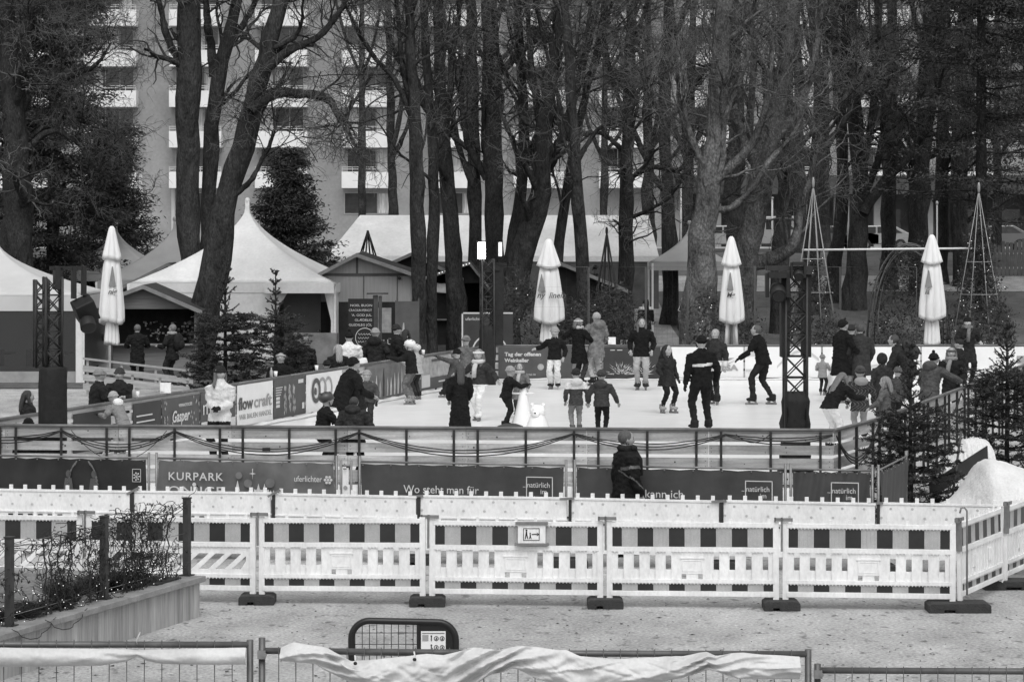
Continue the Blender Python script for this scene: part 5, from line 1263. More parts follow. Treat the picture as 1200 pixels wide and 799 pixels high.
# ------------------------------------------------------------ skating aids on the ice
M_aid = mat('aid_plastic', .8, .35, .02, 3, spec=.5)
p = G(630, 512, ICE); t = thing('skating_aid', 'white polar bear skating aid with small dark eyes', 'skating aid', (p.x, p.y, ICE), R(-12))
b = MB(); b.loft([[(.16 * r * math.cos(2 * math.pi * i / 20), .22 * r * math.sin(2 * math.pi * i / 20), z) for i in range(20)] for z, r in ((0, 1.3), (.05, 1.5), (.2, 1.35), (.35, 1.0), (.45, .75))], 0, True); b.ell((0, -.02, .5), (.155, .15, .13), 0, 18, 12); b.ell((0, -.17, .46), (.08, .08, .065), 0, 12, 8)
for sx in (-1, 1): b.ell((sx * .11, 0, .62), (.04, .03, .04), 0, 10, 6); b.ell((sx * .14, -.2, .06), (.07, .12, .06), 0, 10, 6)
b.build('bear_body', M_aid, t); b = MB()
for sx in (-1, 1): b.ell((sx * .055, -.14, .53), (.014, .014, .016), 0, 8, 6)
b.ell((0, -.245, .475), (.022, .016, .016), 0, 8, 6); b.build('face_marks', M_black, t)
p = G(613, 503, ICE); t = thing('skating_aid', 'tall white cone shaped skating aid held by the child', 'skating aid', (p.x, p.y, ICE)); b = MB()
b.loft([[(r * math.cos(2 * math.pi * i / 20), r * math.sin(2 * math.pi * i / 20), z) for i in range(20)] for z, r in ((0, .24), (.06, .25), (.3, .17), (.6, .1), (.82, .06), (.86, .03))], 0, True); b.tube([(-.22, -.05, .72), (.22, -.05, .72)], .02, 8); b.build('aid_body', M_aid, t)
p = G(978, 462, ICE); t = thing('skating_aid', 'white penguin shaped skating aid beside the toddler', 'skating aid', (p.x, p.y, ICE)); b = MB()
b.loft([[(r * math.cos(2 * math.pi * i / 20), r * math.sin(2 * math.pi * i / 20), z) for i in range(20)] for z, r in ((0, .24), (.05, .25), (.3, .19), (.55, .14), (.7, .11), (.78, .05))], 0, True); b.tube([(-.2, -.05, .66), (.2, -.05, .66)], .02, 8); b.build('aid_body', M_aid, t)
p = G(598, 507, ICE); t = thing('skating_aid', 'dark sled like skating aid on the ice behind the front rail', 'skating aid', (p.x, p.y, ICE)); b = MB(); b.loft([[(.3 * r * math.cos(2 * math.pi * i / 20), .2 * r * math.sin(2 * math.pi * i / 20), z) for i in range(20)] for z, r in ((0, 1), (.06, 1.05), (.14, .8), (.18, .4))], 0, True); b.build('aid_body', mat('dark_plastic', .05, .5, .2), t)
# ------------------------------------------------------------ apartment building
SB = 17.1; YB = F / SB
def bx(u): return (u - UC) / SB
def bz(v): return HC - (v - VH) / SB
M_ren = mat('grey_render', .29, .9, .2, .35, .1, 20, fine=.08); M_par = mat('white_parapet', .74, .7, .08, 1.0); M_glass = mat('window_glass', .05, .12, .5, 1.0, spec=.7); M_curt = mat('curtain', .55, .9, .5, 3.0, stretch=(6, 6, .3)); M_fr = mat('window_frame', .5, .6, .05)
t = thing('apartment_building', 'long grey apartment block with white balconies behind the bare trees', 'building', (0, YB, 0))
b = MB(); b.span(-48, 48, .0, 14, 7.9, 30); b.span(-48, bx(775), .0, 14, 2, 7.89); b.build('wall', M_ren, t)
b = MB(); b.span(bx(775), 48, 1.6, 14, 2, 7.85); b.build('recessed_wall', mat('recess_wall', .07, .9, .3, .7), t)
b = MB(); b.span(bx(775), 48, -1.3, .0, 6.6, 7.86); b.build('canopy', mat('canopy_fascia', .06, .8, .2, 1), t)
k = 0
for u in range(790, 1400, 47):
    b = MB(); b.span(bx(u), bx(u) + (.5 if k % 3 else 1.3), .3, .9, 2, 6.6); b.build('pillar', mat('pillar_pale', .3, .8, .2, 1), t); k += 1
b = MB()
for u in range(800, 1400, 47): b.span(bx(u), bx(u + 24), 1.5, 1.59, 2.4, 5.6)
b.build('shop_window', M_glass, t)
bal = MB(); w = 3.55; bal.span(0, w, -1.25, -1.15, 0, .95); bal.span(0, .09, -1.15, 0, 0, .95); bal.span(w - .09, w, -1.15, 0, 0, .95); bal.span(0, w, -1.25, 0, -.16, -.001); bal_m = bal.mesh('balcony', M_par)
rl = MB()
for z in (1.1, 1.24): rl.span(0, w, -1.24, -1.2, z, z + .05)
for i in range(6): x = .02 + (w - .06) * i / 5; rl.span(x, x + .04, -1.23, -1.19, .951, 1.24)
rl_m = rl.mesh('railing', M_fr)
wf = MB(); ww, wh = 3.0, 1.75
for a in ((0, ww, 0, .07), (0, ww, wh - .07, wh), (0, .07, .07, wh - .07), (ww - .07, ww, .07, wh - .07), (ww * .33, ww * .33 + .06, .07, wh - .07), (ww * .66, ww * .66 + .06, .07, wh - .07)): wf.span(a[0], a[1], -.06, -.005, a[2], a[3])
wf_m = wf.mesh('window', mat('window_frame_grey', .34, .6, .1))
wp_ = MB(); wp_.span(.07, ww - .07, -.028, -.012, .07, wh - .07); wp_m = wp_.mesh('pane', M_glass)
cts = []
for v_ in range(4):
    c_ = MB(); rr = random.Random(v_)
    x = (.1, 1.1, 2.05, 1.6)[v_]; c_.span(x, x + (.75, .85, .8, .35)[v_], -.034, -.03, .08, wh - .09)
    cts.append(c_.mesh('curtain', M_curt))
cols = [-68, 32, 132, 231, 331, 432, 533, 632, 732, 832, 932, 1032, 1132, 1232]; nb_ = 0
rnd2 = random.Random(41)
for ci, u in enumerate(cols):
    for fl_ in range(7):
        zf = bz(218) + 2.76 * fl_
        if u > 760 and fl_ == 0 and False: continue
        o = obj('balcony', bal_m, t, 0, (bx(u) - w / 2, 0, zf)); q = obj('railing', rl_m, o)
        if fl_ < 7:
            wo = obj('window', wf_m, t, 0, (bx(u) - ww / 2, 0, zf + .85)); obj('pane', wp_m, wo)
            for cm in rnd2.sample(cts[:3], rnd2.choice((1, 1, 2, 2))): obj('curtain', cm, wo)
for u in (432, 132, 240, 532):   # ground floor windows
    wo = obj('ground_window', wf_m, t, 0, (bx(u) - ww / 2 - .2, 0, bz(251))); wo.scale = (1.15, 1, .85); obj('pane', wp_m, wo); obj('curtain', cts[2], wo)
b = MB(); b.span(-48, 48, -.4, 14.5, 30, 30.5); b.build('roof', M_roofd, t)
b = MB()
for u in (165, 203): b.span(bx(u) - .12, bx(u) + .12, -.1, -.002, 2, 8.0)
b.build('downpipe', M_fr, t)

# ------------------------------------------------------------ cars, lamp posts, fence along the road
def car(label, u, v, ln, m, rz=0.0, van=False):
    p, s = Gt(u, v); p.y = 158.0 if not van else 160.5; s = F / p.y; p.x = (u - UC) / s; p.z = tz(0, p.y) + .05
    t = thing('parked_car', label, 'car', p, rz, 'cars parked along the road behind the park'); h = ln / 2
    prof = [(-h, .35), (-h, .75), (-h * .92, .95), (-h * .5, 1.0), (-h * .28, 1.42), (h * .45, 1.46), (h * .8, 1.05), (h, .95), (h, .35)] if not van else [(-h, .35), (-h, 1.0), (-h * .8, 1.15), (-h * .62, 1.95), (h * .97, 2.0), (h, .35)]
    b = MB(); b.prism(prof, -.85, .85); b.build('body', m, t, .06)
    b = MB(); zz = (1.0, 1.36) if not van else (1.2, 1.8)
    for y in (-.865, .855):
        b = MB(); b.prism([(-h * .46, zz[0]), (-h * .27, zz[1]), (-.05, zz[1]), (-.05, zz[0])], y, y + .01); b.build('side_window', M_glass, t); b = MB(); b.prism([(.05, zz[0]), (.05, zz[1]), (h * .42, zz[1]), (h * .68, zz[0])], y, y + .01); b.build('side_window', M_glass, t)
    for x in (-h * .62, h * .62):
        for y in (-.8, .62): b = MB(); b.disc((x, y - .08, .33), .33, .22, 18); wv = b.build('wheel', M_rubber, t); b = MB(); b.disc((x, y - .095, .33), .19, .012, 14); b.build('rim', M_steel, wv)
    for y in (-.6, .6): b = MB(); b.box((-h - .01, y, .72), (.04, .3, .14)); b.build('headlight', mat('lamp_glass', .6, .2, 0), t)
M_cw = mat('white_car_paint', .42, .25, .02, spec=.6); M_cs = mat('silver_car_paint', .18, .3, .02, metal=.4)
car('white van parked behind the leaning pale trunk', 895, 300, 5.2, M_cw, 0, True)
car('silver car parked behind the obelisk near the cloth wrapped tower', 985, 300, 4.3, M_cs)
car('pale car parked behind the trunks beside the vine arch', 1025, 300, 4.4, M_cw)
car('grey car parked near the plank fence', 1165, 300, 4.3, M_cs)
car('white car parked behind the pale thick trunk', 846, 300, 4.3, M_cw)
for i, (u, v0) in enumerate(((856, 242), (905, 232), (798, 215), (994, 190))):
    p = D(u, 23); b = MB(); zz = tz(0, p.y); b.tube([(0, 0, 0), (0, 0, HC - (v0 - VH) / 23 - zz)], [.06, .045], 8); b.ell((0, 0, HC - (v0 - VH) / 23 - zz), (.09, .09, .05), 0, 8, 6)
    tag(b.build('flag_pole', mat('pale_pole', .5, .5, .05), None, 0, (p.x, p.y, zz)), 'thin pale pole ' + ['behind the slim parasol', 'behind the leaning pale trunk', 'beside the grey canopy tent', 'tallest, rising among the dark trunks'][i], 'pole')
A = D(1150, 24.0); t = thing('plank_fence', 'weathered fence of upright planks behind the lamp lit climber', 'fence', (A.x, A.y, tz(0, A.y))); b = MB()
for i in range(34): x = i * .2; b.span(x, x + .15, 0, .03, 0, 1.5 + .12 * math.sin(i * .7) + .3 * (i > 4)); 
b.build('plank', mat('grey_plank', .09, .9, .3, 2), t); b = MB(); b.span(0, 6.8, .03, .07, .4, .5); b.span(0, 6.8, .03, .07, 1.1, 1.2); b.build('cross_rail', M_wood2, t)

# ------------------------------------------------------------ trees
def resample(pts, n):
    pts = np.array(pts, float); d = np.r_[0, np.cumsum(np.linalg.norm(np.diff(pts[:, :3], axis=0), axis=1))]; t = np.linspace(0, d[-1], n)
    out = np.stack([np.interp(t, d, pts[:, k]) for k in range(pts.shape[1])], 1)
    for _ in range(2): out[1:-1, :] = .25 * out[:-2] + .5 * out[1:-1] + .25 * out[2:]
    return out
def spawn(Pa, Ra, k, tmin, tmax, L0, L1, ang, npt, wig, up, rf, rmin, rr, droop=0.0):
    N, P, _ = Pa.shape; M = N * k; par = np.repeat(np.arange(N), k); t = tmin + (tmax - tmin) * (np.tile(np.arange(k), N) + rr.random(M)) / k; f = t * (P - 1); i = np.minimum(f.astype(int), P - 2); w = (f - i)[:, None]
    p0 = Pa[par, i] * (1 - w) + Pa[par, i + 1] * w; tan = Pa[par, i + 1] - Pa[par, i]; tan /= np.linalg.norm(tan, axis=1, keepdims=True) + 1e-9; r0 = Ra[par, i]
    q = rr.normal(size=(M, 3)); q -= tan * (q * tan).sum(1, keepdims=True); q /= np.linalg.norm(q, axis=1, keepdims=True) + 1e-9
    a = np.radians(rr.uniform(ang[0], ang[1], M))[:, None]; d = np.cos(a) * tan + np.sin(a) * q; L = rr.uniform(L0, L1, M) * (1 - .45 * (t - tmin) / max(tmax - tmin, 1e-6)); Ps = [p0]
    for s_ in range(npt - 1):
        d = d + rr.normal(size=(M, 3)) * wig; d[:, 2] += up - droop * s_ / npt; d /= np.linalg.norm(d, axis=1, keepdims=True); Ps.append(Ps[-1] + d * (L / (npt - 1))[:, None])
    Ps = np.stack(Ps, 1); rb = np.clip(r0 * rf, rmin, None); Rs = rb[:, None] * np.linspace(1, .35, npt)[None]; Rs = np.maximum(Rs, rmin * .75); return Ps, Rs
def make_tree(label, base, limbs, seed, bark, kb=(7, 5, 5, 2), size=1.0, tmin=.25, droop=.0, rmin=.008, name='bare_tree', group=None, wob=.35):
    """limbs: list of (n,4) world x,y,z,radius relative to base"""
    rr = np.random.default_rng(seed); t = thing(name, label, 'tree', base, 0, group); P = 22; LP = []; LR = []
    for L in limbs:
        q = resample(L, P); w = rr.normal(size=(P, 3)) * .05; w[0] = 0; yw = np.cumsum(rr.normal(size=P) * wob / 5) ; yw -= yw[0]
        q[:, :3] += w * q[:, 3:4] * 2; q[:, 1] += yw; LP.append(q[:, :3]); LR.append(q[:, 3])
    LP = np.array(LP); LR = np.array(LR); K = 14
    # trunk mesh with root flare and knobbly radius
    LRn = LR * (1 + .06 * rr.normal(size=LR.shape))
    V, Fq = tubes_np(LP, LRn, K); V = V + rr.normal(size=V.shape) * .012; obj('trunk', arr_mesh('trunk', V, Fq, bark), t)
    B1, R1 = spawn(LP, LR, kb[0], tmin, 1.0, 1.8 * size, 4.2 * size, (25, 75), 9, .22, .09, .33, .02, rr, droop)
    B2, R2 = spawn(B1, R1, kb[1], .15, 1.0, .9 * size, 2.2 * size, (25, 70), 7, .28, .05, .5, .012, rr, droop)
    B3, R3 = spawn(B2, R2, kb[2], .1, 1.0, .45 * size, 1.3 * size, (25, 75), 6, .3, .02, .55, rmin, rr, droop)
    parts = [tubes_np(B1, R1, 6), tubes_np(B2, R2, 4), tubes_np(B3, R3, 3)]
    if kb[3]:
        B4, R4 = spawn(B3, R3, kb[3], .2, 1.0, .2 * size, .7 * size, (25, 80), 5, .35, .0, .6, rmin * .8, rr, droop * 1.5); parts.append(tubes_np(B4, R4, 3))
    n1 = len(parts[0][1]) + len(parts[1][1]); V, Fq = join_np(parts); mi = np.ones(len(Fq), int); mi[:n1] = 0
    obj('crown', arr_mesh('crown', V, Fq, [bark, M_twig], True, mi), t); return t
def ptree(label, s, paths, seed, bark=None, tmin=.3, kb=(7, 5, 5, 2), droop=0.0, forks=2, size=1.0, wob=.35, ybase=None):
    """paths in picture columns: lists of (u, v, width_px); first point of first path = foot"""
    u0, v0, w0 = paths[0][0]; y = F / s; x0 = (u0 - UC) / s; zb = tz(x0, y); base = Vector((x0, y, zb)); limbs = []
    fr_ = random.Random(seed * 7 + 1); paths = list(paths); main = paths[0]
    for q in range(min(forks, 2 if len(paths) < 4 else 1)):
        cand = [p_ for p_ in main[1:-1] if p_[1] < 240]
        if not cand: break
        u, v, w = fr_.choice(cand); sg = fr_.choice((-1, 1)); dx = fr_.uniform(14, 46) * sg; w2 = w * fr_.uniform(.38, .6); dv = fr_.uniform(90, 170)
        paths.append([(u, v, w2), (u + dx * .45, v - dv * .22, w2 * .9), (u + dx * .8, v - dv * .55, w2 * .75), (u + dx * fr_.uniform(.7, 1.4), v - dv, w2 * .5)])
    for k, path in enumerate(paths):
        L = []
        for (u, v, w) in path: p = W(u, v, s); L.append([p.x - x0, 0.0, p.z - zb, w / s / 2])
        e, f = L[-1], L[-2]; L.append([e[0] + (e[0] - f[0]) * .5, 0.0, e[2] + (2.6 if e[3] > .12 else .9), e[3] * .3])
        if k == 0:
            L[0][2] = min(L[0][2], -.05); L.insert(1, [lerp(L[0][0], L[1][0], .12), 0, L[0][2] + .35, L[0][3] * .86]); L[0][3] *= 1.15
        if k > 0: yo = random.Random(seed + k).uniform(-.25, .25); L = [[a[0], a[1] + yo * i * .5, a[2], a[3]] for i, a in enumerate(L)]
        limbs.append(L)
    return make_tree(label, base, limbs, seed, bark or M_bark, kb, size, tmin, droop, wob=wob)
ptree('big dark tree with slanting trunk leaning across the large pointed tent', 37.0, [
    [(232, 432, 44), (238, 390, 34), (248, 330, 31), (262, 250, 30), (284, 170, 26), (300, 100, 23), (318, 40, 20), (334, -20, 17)],
    [(292, 132, 15), (320, 105, 13), (350, 110, 11), (385, 112, 9), (402, 150, 7)], [(304, 90, 12), (335, 60, 10), (372, 45, 8), (400, 10, 6)], [(270, 230, 9), (292, 215, 6), (305, 190, 5), (320, 160, 4)]], 11, droop=.22, tmin=.47, kb=(10, 6, 5, 2), forks=0)
ptree('thick upright dark trunk behind the slanting tree', 33.0, [[(222, 440, 34), (222, 330, 28), (221, 200, 27), (221, 80, 28), (222, -40, 24)], [(212, 80, 9), (195, 40, 8), (186, -10, 6)]], 12, tmin=.5, droop=.1, kb=(8, 6, 5, 2), forks=0)
ptree('forked dark tree between the thick upright trunk and the slanting tree', 31.5, [[(245, 430, 26), (244, 320, 20), (246, 200, 18), (252, 110, 19), (268, 50, 15), (285, -20, 11)], [(250, 90, 11), (245, 45, 9), (240, -20, 7)], [(268, 55, 9), (290, 20, 7), (310, -20, 5)]], 13, tmin=.5, droop=.1, kb=(8, 6, 5, 2), forks=0)
ptree('tree with thick grey trunk before the huge dark evergreen', 32.0, [[(20, 440, 40), (22, 330, 36), (22, 220, 32), (16, 120, 28), (6, 20, 22), (0, -40, 18)], [(20, 140, 10), (45, 90, 9), (75, 92, 7), (110, 78, 5)], [(24, 180, 9), (60, 150, 7), (90, 165, 5), (112, 205, 4)], [(10, 60, 9), (30, 30, 7), (60, 0, 5)]], 14, M_bark, tmin=.2, droop=.15, kb=(12, 6, 6, 3))
ptree('slim dark trunk beside the pale gabled hut', 36.0, [[(491, 420, 22), (490, 330, 17), (490, 230, 17), (486, 130, 14), (480, 30, 11), (476, -40, 9)], [(488, 150, 7), (465, 95, 6), (440, 70, 5), (415, 30, 4)]], 15, tmin=.35, kb=(7, 5, 4, 2))
ptree('dark trunk next to the slim trunk, before the lit roof', 34.0, [[(503, 420, 18), (506, 320, 14), (510, 240, 13), (505, 150, 11), (498, 60, 9), (495, -40, 7)]], 16, tmin=.35, kb=(7, 5, 4, 2), forks=1)
ptree('tree curving at its top, standing before the roof lights hut', 33.0, [[(540, 430, 30), (534, 320, 21), (526, 240, 17), (518, 160, 15), (515, 80, 13), (512, -40, 10)], [(516, 140, 9), (500, 110, 8), (480, 90, 6), (462, 60, 5)], [(522, 150, 7), (530, 70, 6), (540, 0, 5)]], 17, tmin=.35, kb=(7, 5, 5, 2), forks=1)
ptree('tallest straight trunk directly above the lit floodlight', 31.0, [[(578, 440, 30), (579, 330, 22), (579, 230, 21), (577, 130, 21), (574, 40, 19), (572, -40, 17)], [(582, 90, 10), (605, 65, 8), (635, 40, 6), (655, 0, 5)], [(570, 210, 9), (548, 170, 8), (541, 130, 7), (540, 60, 5)]], 18, tmin=.35)
ptree('straight thinner trunk beside the tallest central trunk', 29.5, [[(558, 440, 22), (557, 320, 17), (556, 220, 16), (554, 120, 15), (552, 20, 13), (550, -40, 11)], [(557, 180, 7), (530, 160, 6), (515, 120, 5)]], 19, tmin=.35)
ptree('dark trunk sweeping up rightwards behind the wide collared parasol', 33.5, [[(590, 430, 34), (604, 320, 30), (622, 270, 28), (636, 200, 24), (640, 130, 17), (650, 60, 14), (660, -30, 11)], [(632, 210, 14), (652, 180, 12), (672, 120, 10), (690, 50, 8), (705, -20, 6)], [(636, 160, 9), (625, 100, 8), (620, 40, 6), (615, -30, 5)]], 20, tmin=.3, kb=(11, 6, 6, 3))
ptree('curved thinner trunk hugging the sweeping one', 32.5, [[(586, 430, 20), (595, 310, 17), (608, 260, 15), (613, 200, 13), (614, 120, 12), (607, 40, 10), (604, -40, 8)]], 21, tmin=.35)
ptree('thin trunk leaning over the wide collared parasol', 33.0, [[(640, 420, 18), (655, 285, 13), (664, 235, 13), (672, 170, 10), (690, 100, 8), (705, 30, 7), (715, -30, 5)]], 22, tmin=.3)
ptree('straight dark trunk next to the wide collared parasol', 35.0, [[(686, 430, 22), (683, 320, 16), (678, 240, 14), (672, 170, 13), (668, 90, 12), (660, 0, 10), (658, -40, 8)], [(676, 190, 6), (700, 150, 5), (735, 140, 4)]], 23, tmin=.3)
ptree('upright trunk behind the dark obelisk with low sweeping twigs', 30.0, [[(733, 420, 20), (733, 320, 18), (734, 230, 17), (735, 140, 14), (738, 50, 12), (740, -40, 10)], [(735, 180, 6), (705, 155, 5), (670, 158, 4)], [(735, 210, 6), (765, 195, 5), (800, 200, 4)]], 24, tmin=.2, droop=.1, kb=(14, 7, 6, 3))
ptree('dark trunk behind the walker on the sanded path', 28.0, [[(785, 408, 24), (784, 320, 19), (783, 230, 16), (778, 140, 14), (782, 50, 12), (786, -40, 10)], [(783, 160, 7), (760, 100, 6), (745, 40, 5)]], 25, tmin=.3)
ptree('thick pale trunk whose low limb reaches over the slim parasol', 34.0, [[(812, 432, 44), (818, 340, 36), (826, 270, 32), (832, 200, 27), (842, 120, 22), (846, 50, 20), (850, -40, 17)], [(832, 215, 13), (860, 195, 11), (885, 165, 9), (900, 120, 7), (905, 60, 5)], [(840, 150, 9), (862, 110, 7), (878, 60, 6), (885, 0, 5)], [(826, 240, 9), (850, 250, 8), (880, 225, 7), (900, 190, 6), (930, 160, 5)]], 26, M_bark2, tmin=.28, kb=(10, 5, 5, 2))
ptree('leaning pale trunk with a low sideways limb near the slim parasol', 32.5, [[(868, 430, 40), (872, 330, 34), (880, 260, 30), (892, 200, 28), (904, 150, 22), (918, 90, 18), (925, 30, 15), (930, -40, 12)], [(876, 312, 20), (896, 305, 19), (918, 298, 16), (930, 285, 12), (938, 240, 9), (950, 200, 7)], [(900, 170, 14), (930, 140, 12), (950, 90, 10), (960, 20, 8), (965, -30, 6)], [(890, 215, 10), (878, 150, 9), (885, 90, 8), (880, 20, 6)]], 27, M_bark2, tmin=.28, kb=(9, 5, 5, 2))
ptree('dark upright trunk seen between the two pale trunks', 28.5, [[(872, 400, 24), (862, 300, 20), (858, 220, 20), (866, 130, 17), (862, 50, 13), (858, -40, 10)], [(862, 160, 8), (846, 110, 7), (838, 40, 5)]], 28, tmin=.35)
ptree('dark trunk behind the cloth wrapped tower', 29.0, [[(914, 410, 26), (916, 310, 22), (920, 220, 19), (926, 140, 17), (920, 60, 14), (918, -40, 11)], [(921, 200, 8), (945, 160, 7), (975, 140, 6), (1000, 100, 4)]], 29, tmin=.3)
ptree('dark trunk rising behind the obelisk by the white bar end', 27.0, [[(948, 385, 26), (950, 300, 20), (958, 210, 17), (962, 120, 15), (955, 40, 12), (952, -40, 9)], [(958, 180, 8), (985, 150, 7), (1010, 100, 5)]], 30, tmin=.3)
ptree('thick dark trunk with a high fork beside the vine arch', 26.6, [[(1000, 366, 30), (1006, 300, 24), (1012, 230, 21), (1004, 150, 17), (1000, 70, 13), (998, -40, 10)], [(1012, 250, 13), (1032, 215, 11), (1060, 190, 9), (1090, 150, 7)], [(1008, 210, 9), (1022, 140, 8), (1030, 60, 6), (1032, -20, 5)]], 31, tmin=.3, kb=(11, 6, 6, 3))
ptree('leaning dark trunk between an obelisk and the vine arch', 26.0, [[(972, 372, 24), (978, 300, 18), (990, 230, 16), (985, 150, 13), (978, 60, 11), (975, -40, 8)]], 32, tmin=.3)
ptree('dark trunk directly above the vine arch', 25.0, [[(1042, 362, 24), (1040, 280, 18), (1042, 200, 17), (1044, 120, 15), (1046, 30, 12), (1046, -40, 10)], [(1042, 180, 7), (1065, 140, 6), (1090, 120, 4)]], 33, tmin=.25)
ptree('broad dark trunk behind the strap tied parasol', 25.5, [[(1078, 362, 30), (1076, 280, 25), (1078, 200, 23), (1084, 120, 19), (1088, 30, 15), (1090, -40, 12)], [(1080, 170, 8), (1050, 130, 7), (1030, 80, 5)], [(1080, 190, 8), (1115, 165, 7), (1150, 160, 5)]], 34, tmin=.2, kb=(12, 6, 6, 3))
ptree('straight dark trunk between strap tied parasol and lamp lit climber', 24.6, [[(1104, 358, 20), (1102, 280, 17), (1104, 200, 16), (1106, 110, 14), (1108, 20, 11), (1108, -40, 9)]], 35, tmin=.25)
ptree('grey trunk touching the obelisk with lamps', 24.8, [[(1128, 358, 24), (1126, 290, 20), (1124, 210, 20), (1128, 120, 17), (1134, 30, 13), (1138, -40, 10)], [(1126, 180, 8), (1155, 150, 6), (1190, 140, 5)]], 36, tmin=.15, kb=(13, 6, 6, 3))
# the far row: thinner trees
fr = [('behind the pale gabled hut', 425, 22.2), ('behind the roof lights hut', 462, 21.4), ('above the end of the long market tent', 707, 21.0), ('behind the small canopy tent', 760, 20.6),
      ('beyond the sanded path walker', 803, 21.6), ('between the two cars', 938, 21.4), ('beside the thin mast', 1116, 21.2), ('above the plank fence', 1168, 21.6), ('behind the last planks of the fence', 1205, 22.0), ('behind the obelisk, farther back', 968, 20.5)]
for i, (lab, u, s) in enumerate(fr):
    rq = random.Random(100 + i); w = rq.uniform(9, 14); a = rq.uniform(-14, 14); vb = VH + (HC - tz(0, F / s)) * s
    ptree('slender far bare tree ' + lab, s, [[(u, vb, w * 1.3), (u + a * .1, 260, w), (u + a * .4, 180, w * .9), (u + a * .7, 90, w * .7), (u + a, -30, w * .5)], [(u + a * .4, 190, w * .5), (u + a * .4 + rq.choice((-1, 1)) * 22, 140, w * .4), (u + a + rq.choice((-1, 1)) * 30, 60, w * .3)]], 200 + i, tmin=.35, kb=(8, 5, 5, 2), wob=.5)

# ------------------------------------------------------------ evergreens
def fir(label, p, H, Rm, seed, nw=13, br=6, dens=1.0, name='fir_tree', m=None, nl=.035, nwid=.006, droop=-.12, skirt=.06, lead=.34):
    """whorled young fir: dense skirt, open candelabra whorls on a bare leader at the top"""
    rr = np.random.default_rng(seed); t = thing(name, label, 'tree', p); b = MB(); k_ = H / 2.2; b.tube([(0, 0, 0), (0, 0, H * .5), (0, 0, H * .8), (0, 0, H)], [.04 * k_, .024 * k_, .014 * k_, .008 * k_], 8); b.build('trunk', M_bark, t)
    A = []; Q = []; ph = rr.uniform(0, 6)
    for w in range(nw):
        q = w / (nw - 1); z = H * (skirt + (.97 - skirt) * q); top = max(0.0, (q - (1 - lead)) / lead)
        L = Rm * (1 - (1 - lead) * 0 - q) ** .8 if q < 1 - lead else Rm * lerp(lead ** .8 * .8, .1, top ** .8)
        for k in range(br if top == 0 else 5):
            a = ph + w * 1.1 + 2 * np.pi * k / br + rr.normal() * .16; l_ = max(.09, L) * rr.uniform(.7, 1.15); up = lerp(droop, .25, q / (1 - lead)) if top == 0 else lerp(.3, .8, top); d = np.array([math.cos(a), math.sin(a), up]); d /= np.linalg.norm(d); pts = [np.array([0, 0, z + rr.normal() * .02])]
            for j in range(6): dd = d.copy(); dd[2] += .07 * j * (1 - q) + (.06 * j if top else 0); dd /= np.linalg.norm(dd); pts.append(pts[-1] + dd * l_ / 6 + rr.normal(size=3) * .008)
            A.append(np.array(pts)); Q.append(top)
    A = np.array(A); Q = np.array(Q); Ra = np.tile(np.linspace(.011, .005, 7), (len(A), 1)) * k_
    low = A[Q == 0]; Rl = Ra[Q == 0]; hi = A[Q > 0]; k2 = int(10 * dens)
    def flat(par, k, Ts, f=.3):
        z0_ = Ts[:, :1, 2:3]; Ts[:, :, 2:3] = z0_ + (Ts[:, :, 2:3] - z0_) * f + np.abs(Ts[:, :, :1] - Ts[:, :1, :1]) * .05; return Ts
    T, Rt = spawn(low, Rl, k2, .15, 1.0, .14 * Rm, .5 * Rm, (40, 62), 4, .08, 0, .6, .003, rr); T = flat(low, k2, T)
    T3, R3 = spawn(T, Rt, 3, .2, .9, .07 * Rm, .2 * Rm, (40, 60), 3, .08, 0, .6, .003, rr); T3 = flat(T, 3, T3)
    Th, Rh = spawn(hi, Ra[Q > 0], 2, .3, .8, .05, .12, (40, 60), 3, .08, .05, .6, .003, rr)
    V, Fq = join_np([tubes_np(A, Ra, 5), tubes_np(T, Rt, 3), tubes_np(T3, R3, 3), tubes_np(Th, Rh, 3)])
    def needles(P, n, f_=1.0):
        N, K, _ = P.shape; M = N * n; i = np.repeat(np.arange(N), n); f = rr.random(M) * (K - 1); j = np.minimum(f.astype(int), K - 2); w = (f - j)[:, None]; c = P[i, j] * (1 - w) + P[i, j + 1] * w; tn = P[i, j + 1] - P[i, j]; tn /= np.linalg.norm(tn, axis=1, keepdims=True) + 1e-9; q = rr.normal(size=(M, 3)) * np.array([1, 1, .45]); q -= tn * (q * tn).sum(1, keepdims=True); q /= np.linalg.norm(q, axis=1, keepdims=True) + 1e-9; d = q * .75 + tn * .6; e = np.cross(d, rr.normal(size=(M, 3))); e /= np.linalg.norm(e, axis=1, keepdims=True) + 1e-9; l_ = nl * f_ * rr.uniform(.7, 1.2, (M, 1)); ww = nwid
        return np.stack([c - e * ww, c + e * ww, c + d * l_ + e * ww * .6, c + d * l_ - e * ww * .6], 1).reshape(-1, 3)
    nv = np.concatenate([needles(low, int(46 * dens)), needles(T, int(17 * dens)), needles(T3, int(9 * dens)), needles(hi, 60, .8), needles(Th, 14, .8)]); nf = np.arange(len(nv)).reshape(-1, 4)
    mi = np.zeros(len(Fq) + len(nf), int); mi[len(Fq):] = 1; V, Fa = join_np([(V, Fq), (nv, nf)]); obj('crown', arr_mesh('crown', V, Fa, [M_bark, m or M_needle], False, mi), t); return t
p = D(264, 46.5); fir('dark potted fir with a long bare leader growing before the slanting tree', p, HC - (306 - VH) / 46.5, 1.35, 1, 15, 7, 1.25, lead=.4, nl=.05, nwid=.009)
p = D(323, 47.0); fir('open whorled fir before the large tent, nearer the serving opening', p, HC - (317 - VH) / 47.0, 1.3, 2, 14, 6, 1.0, lead=.36, nl=.045, nwid=.008)
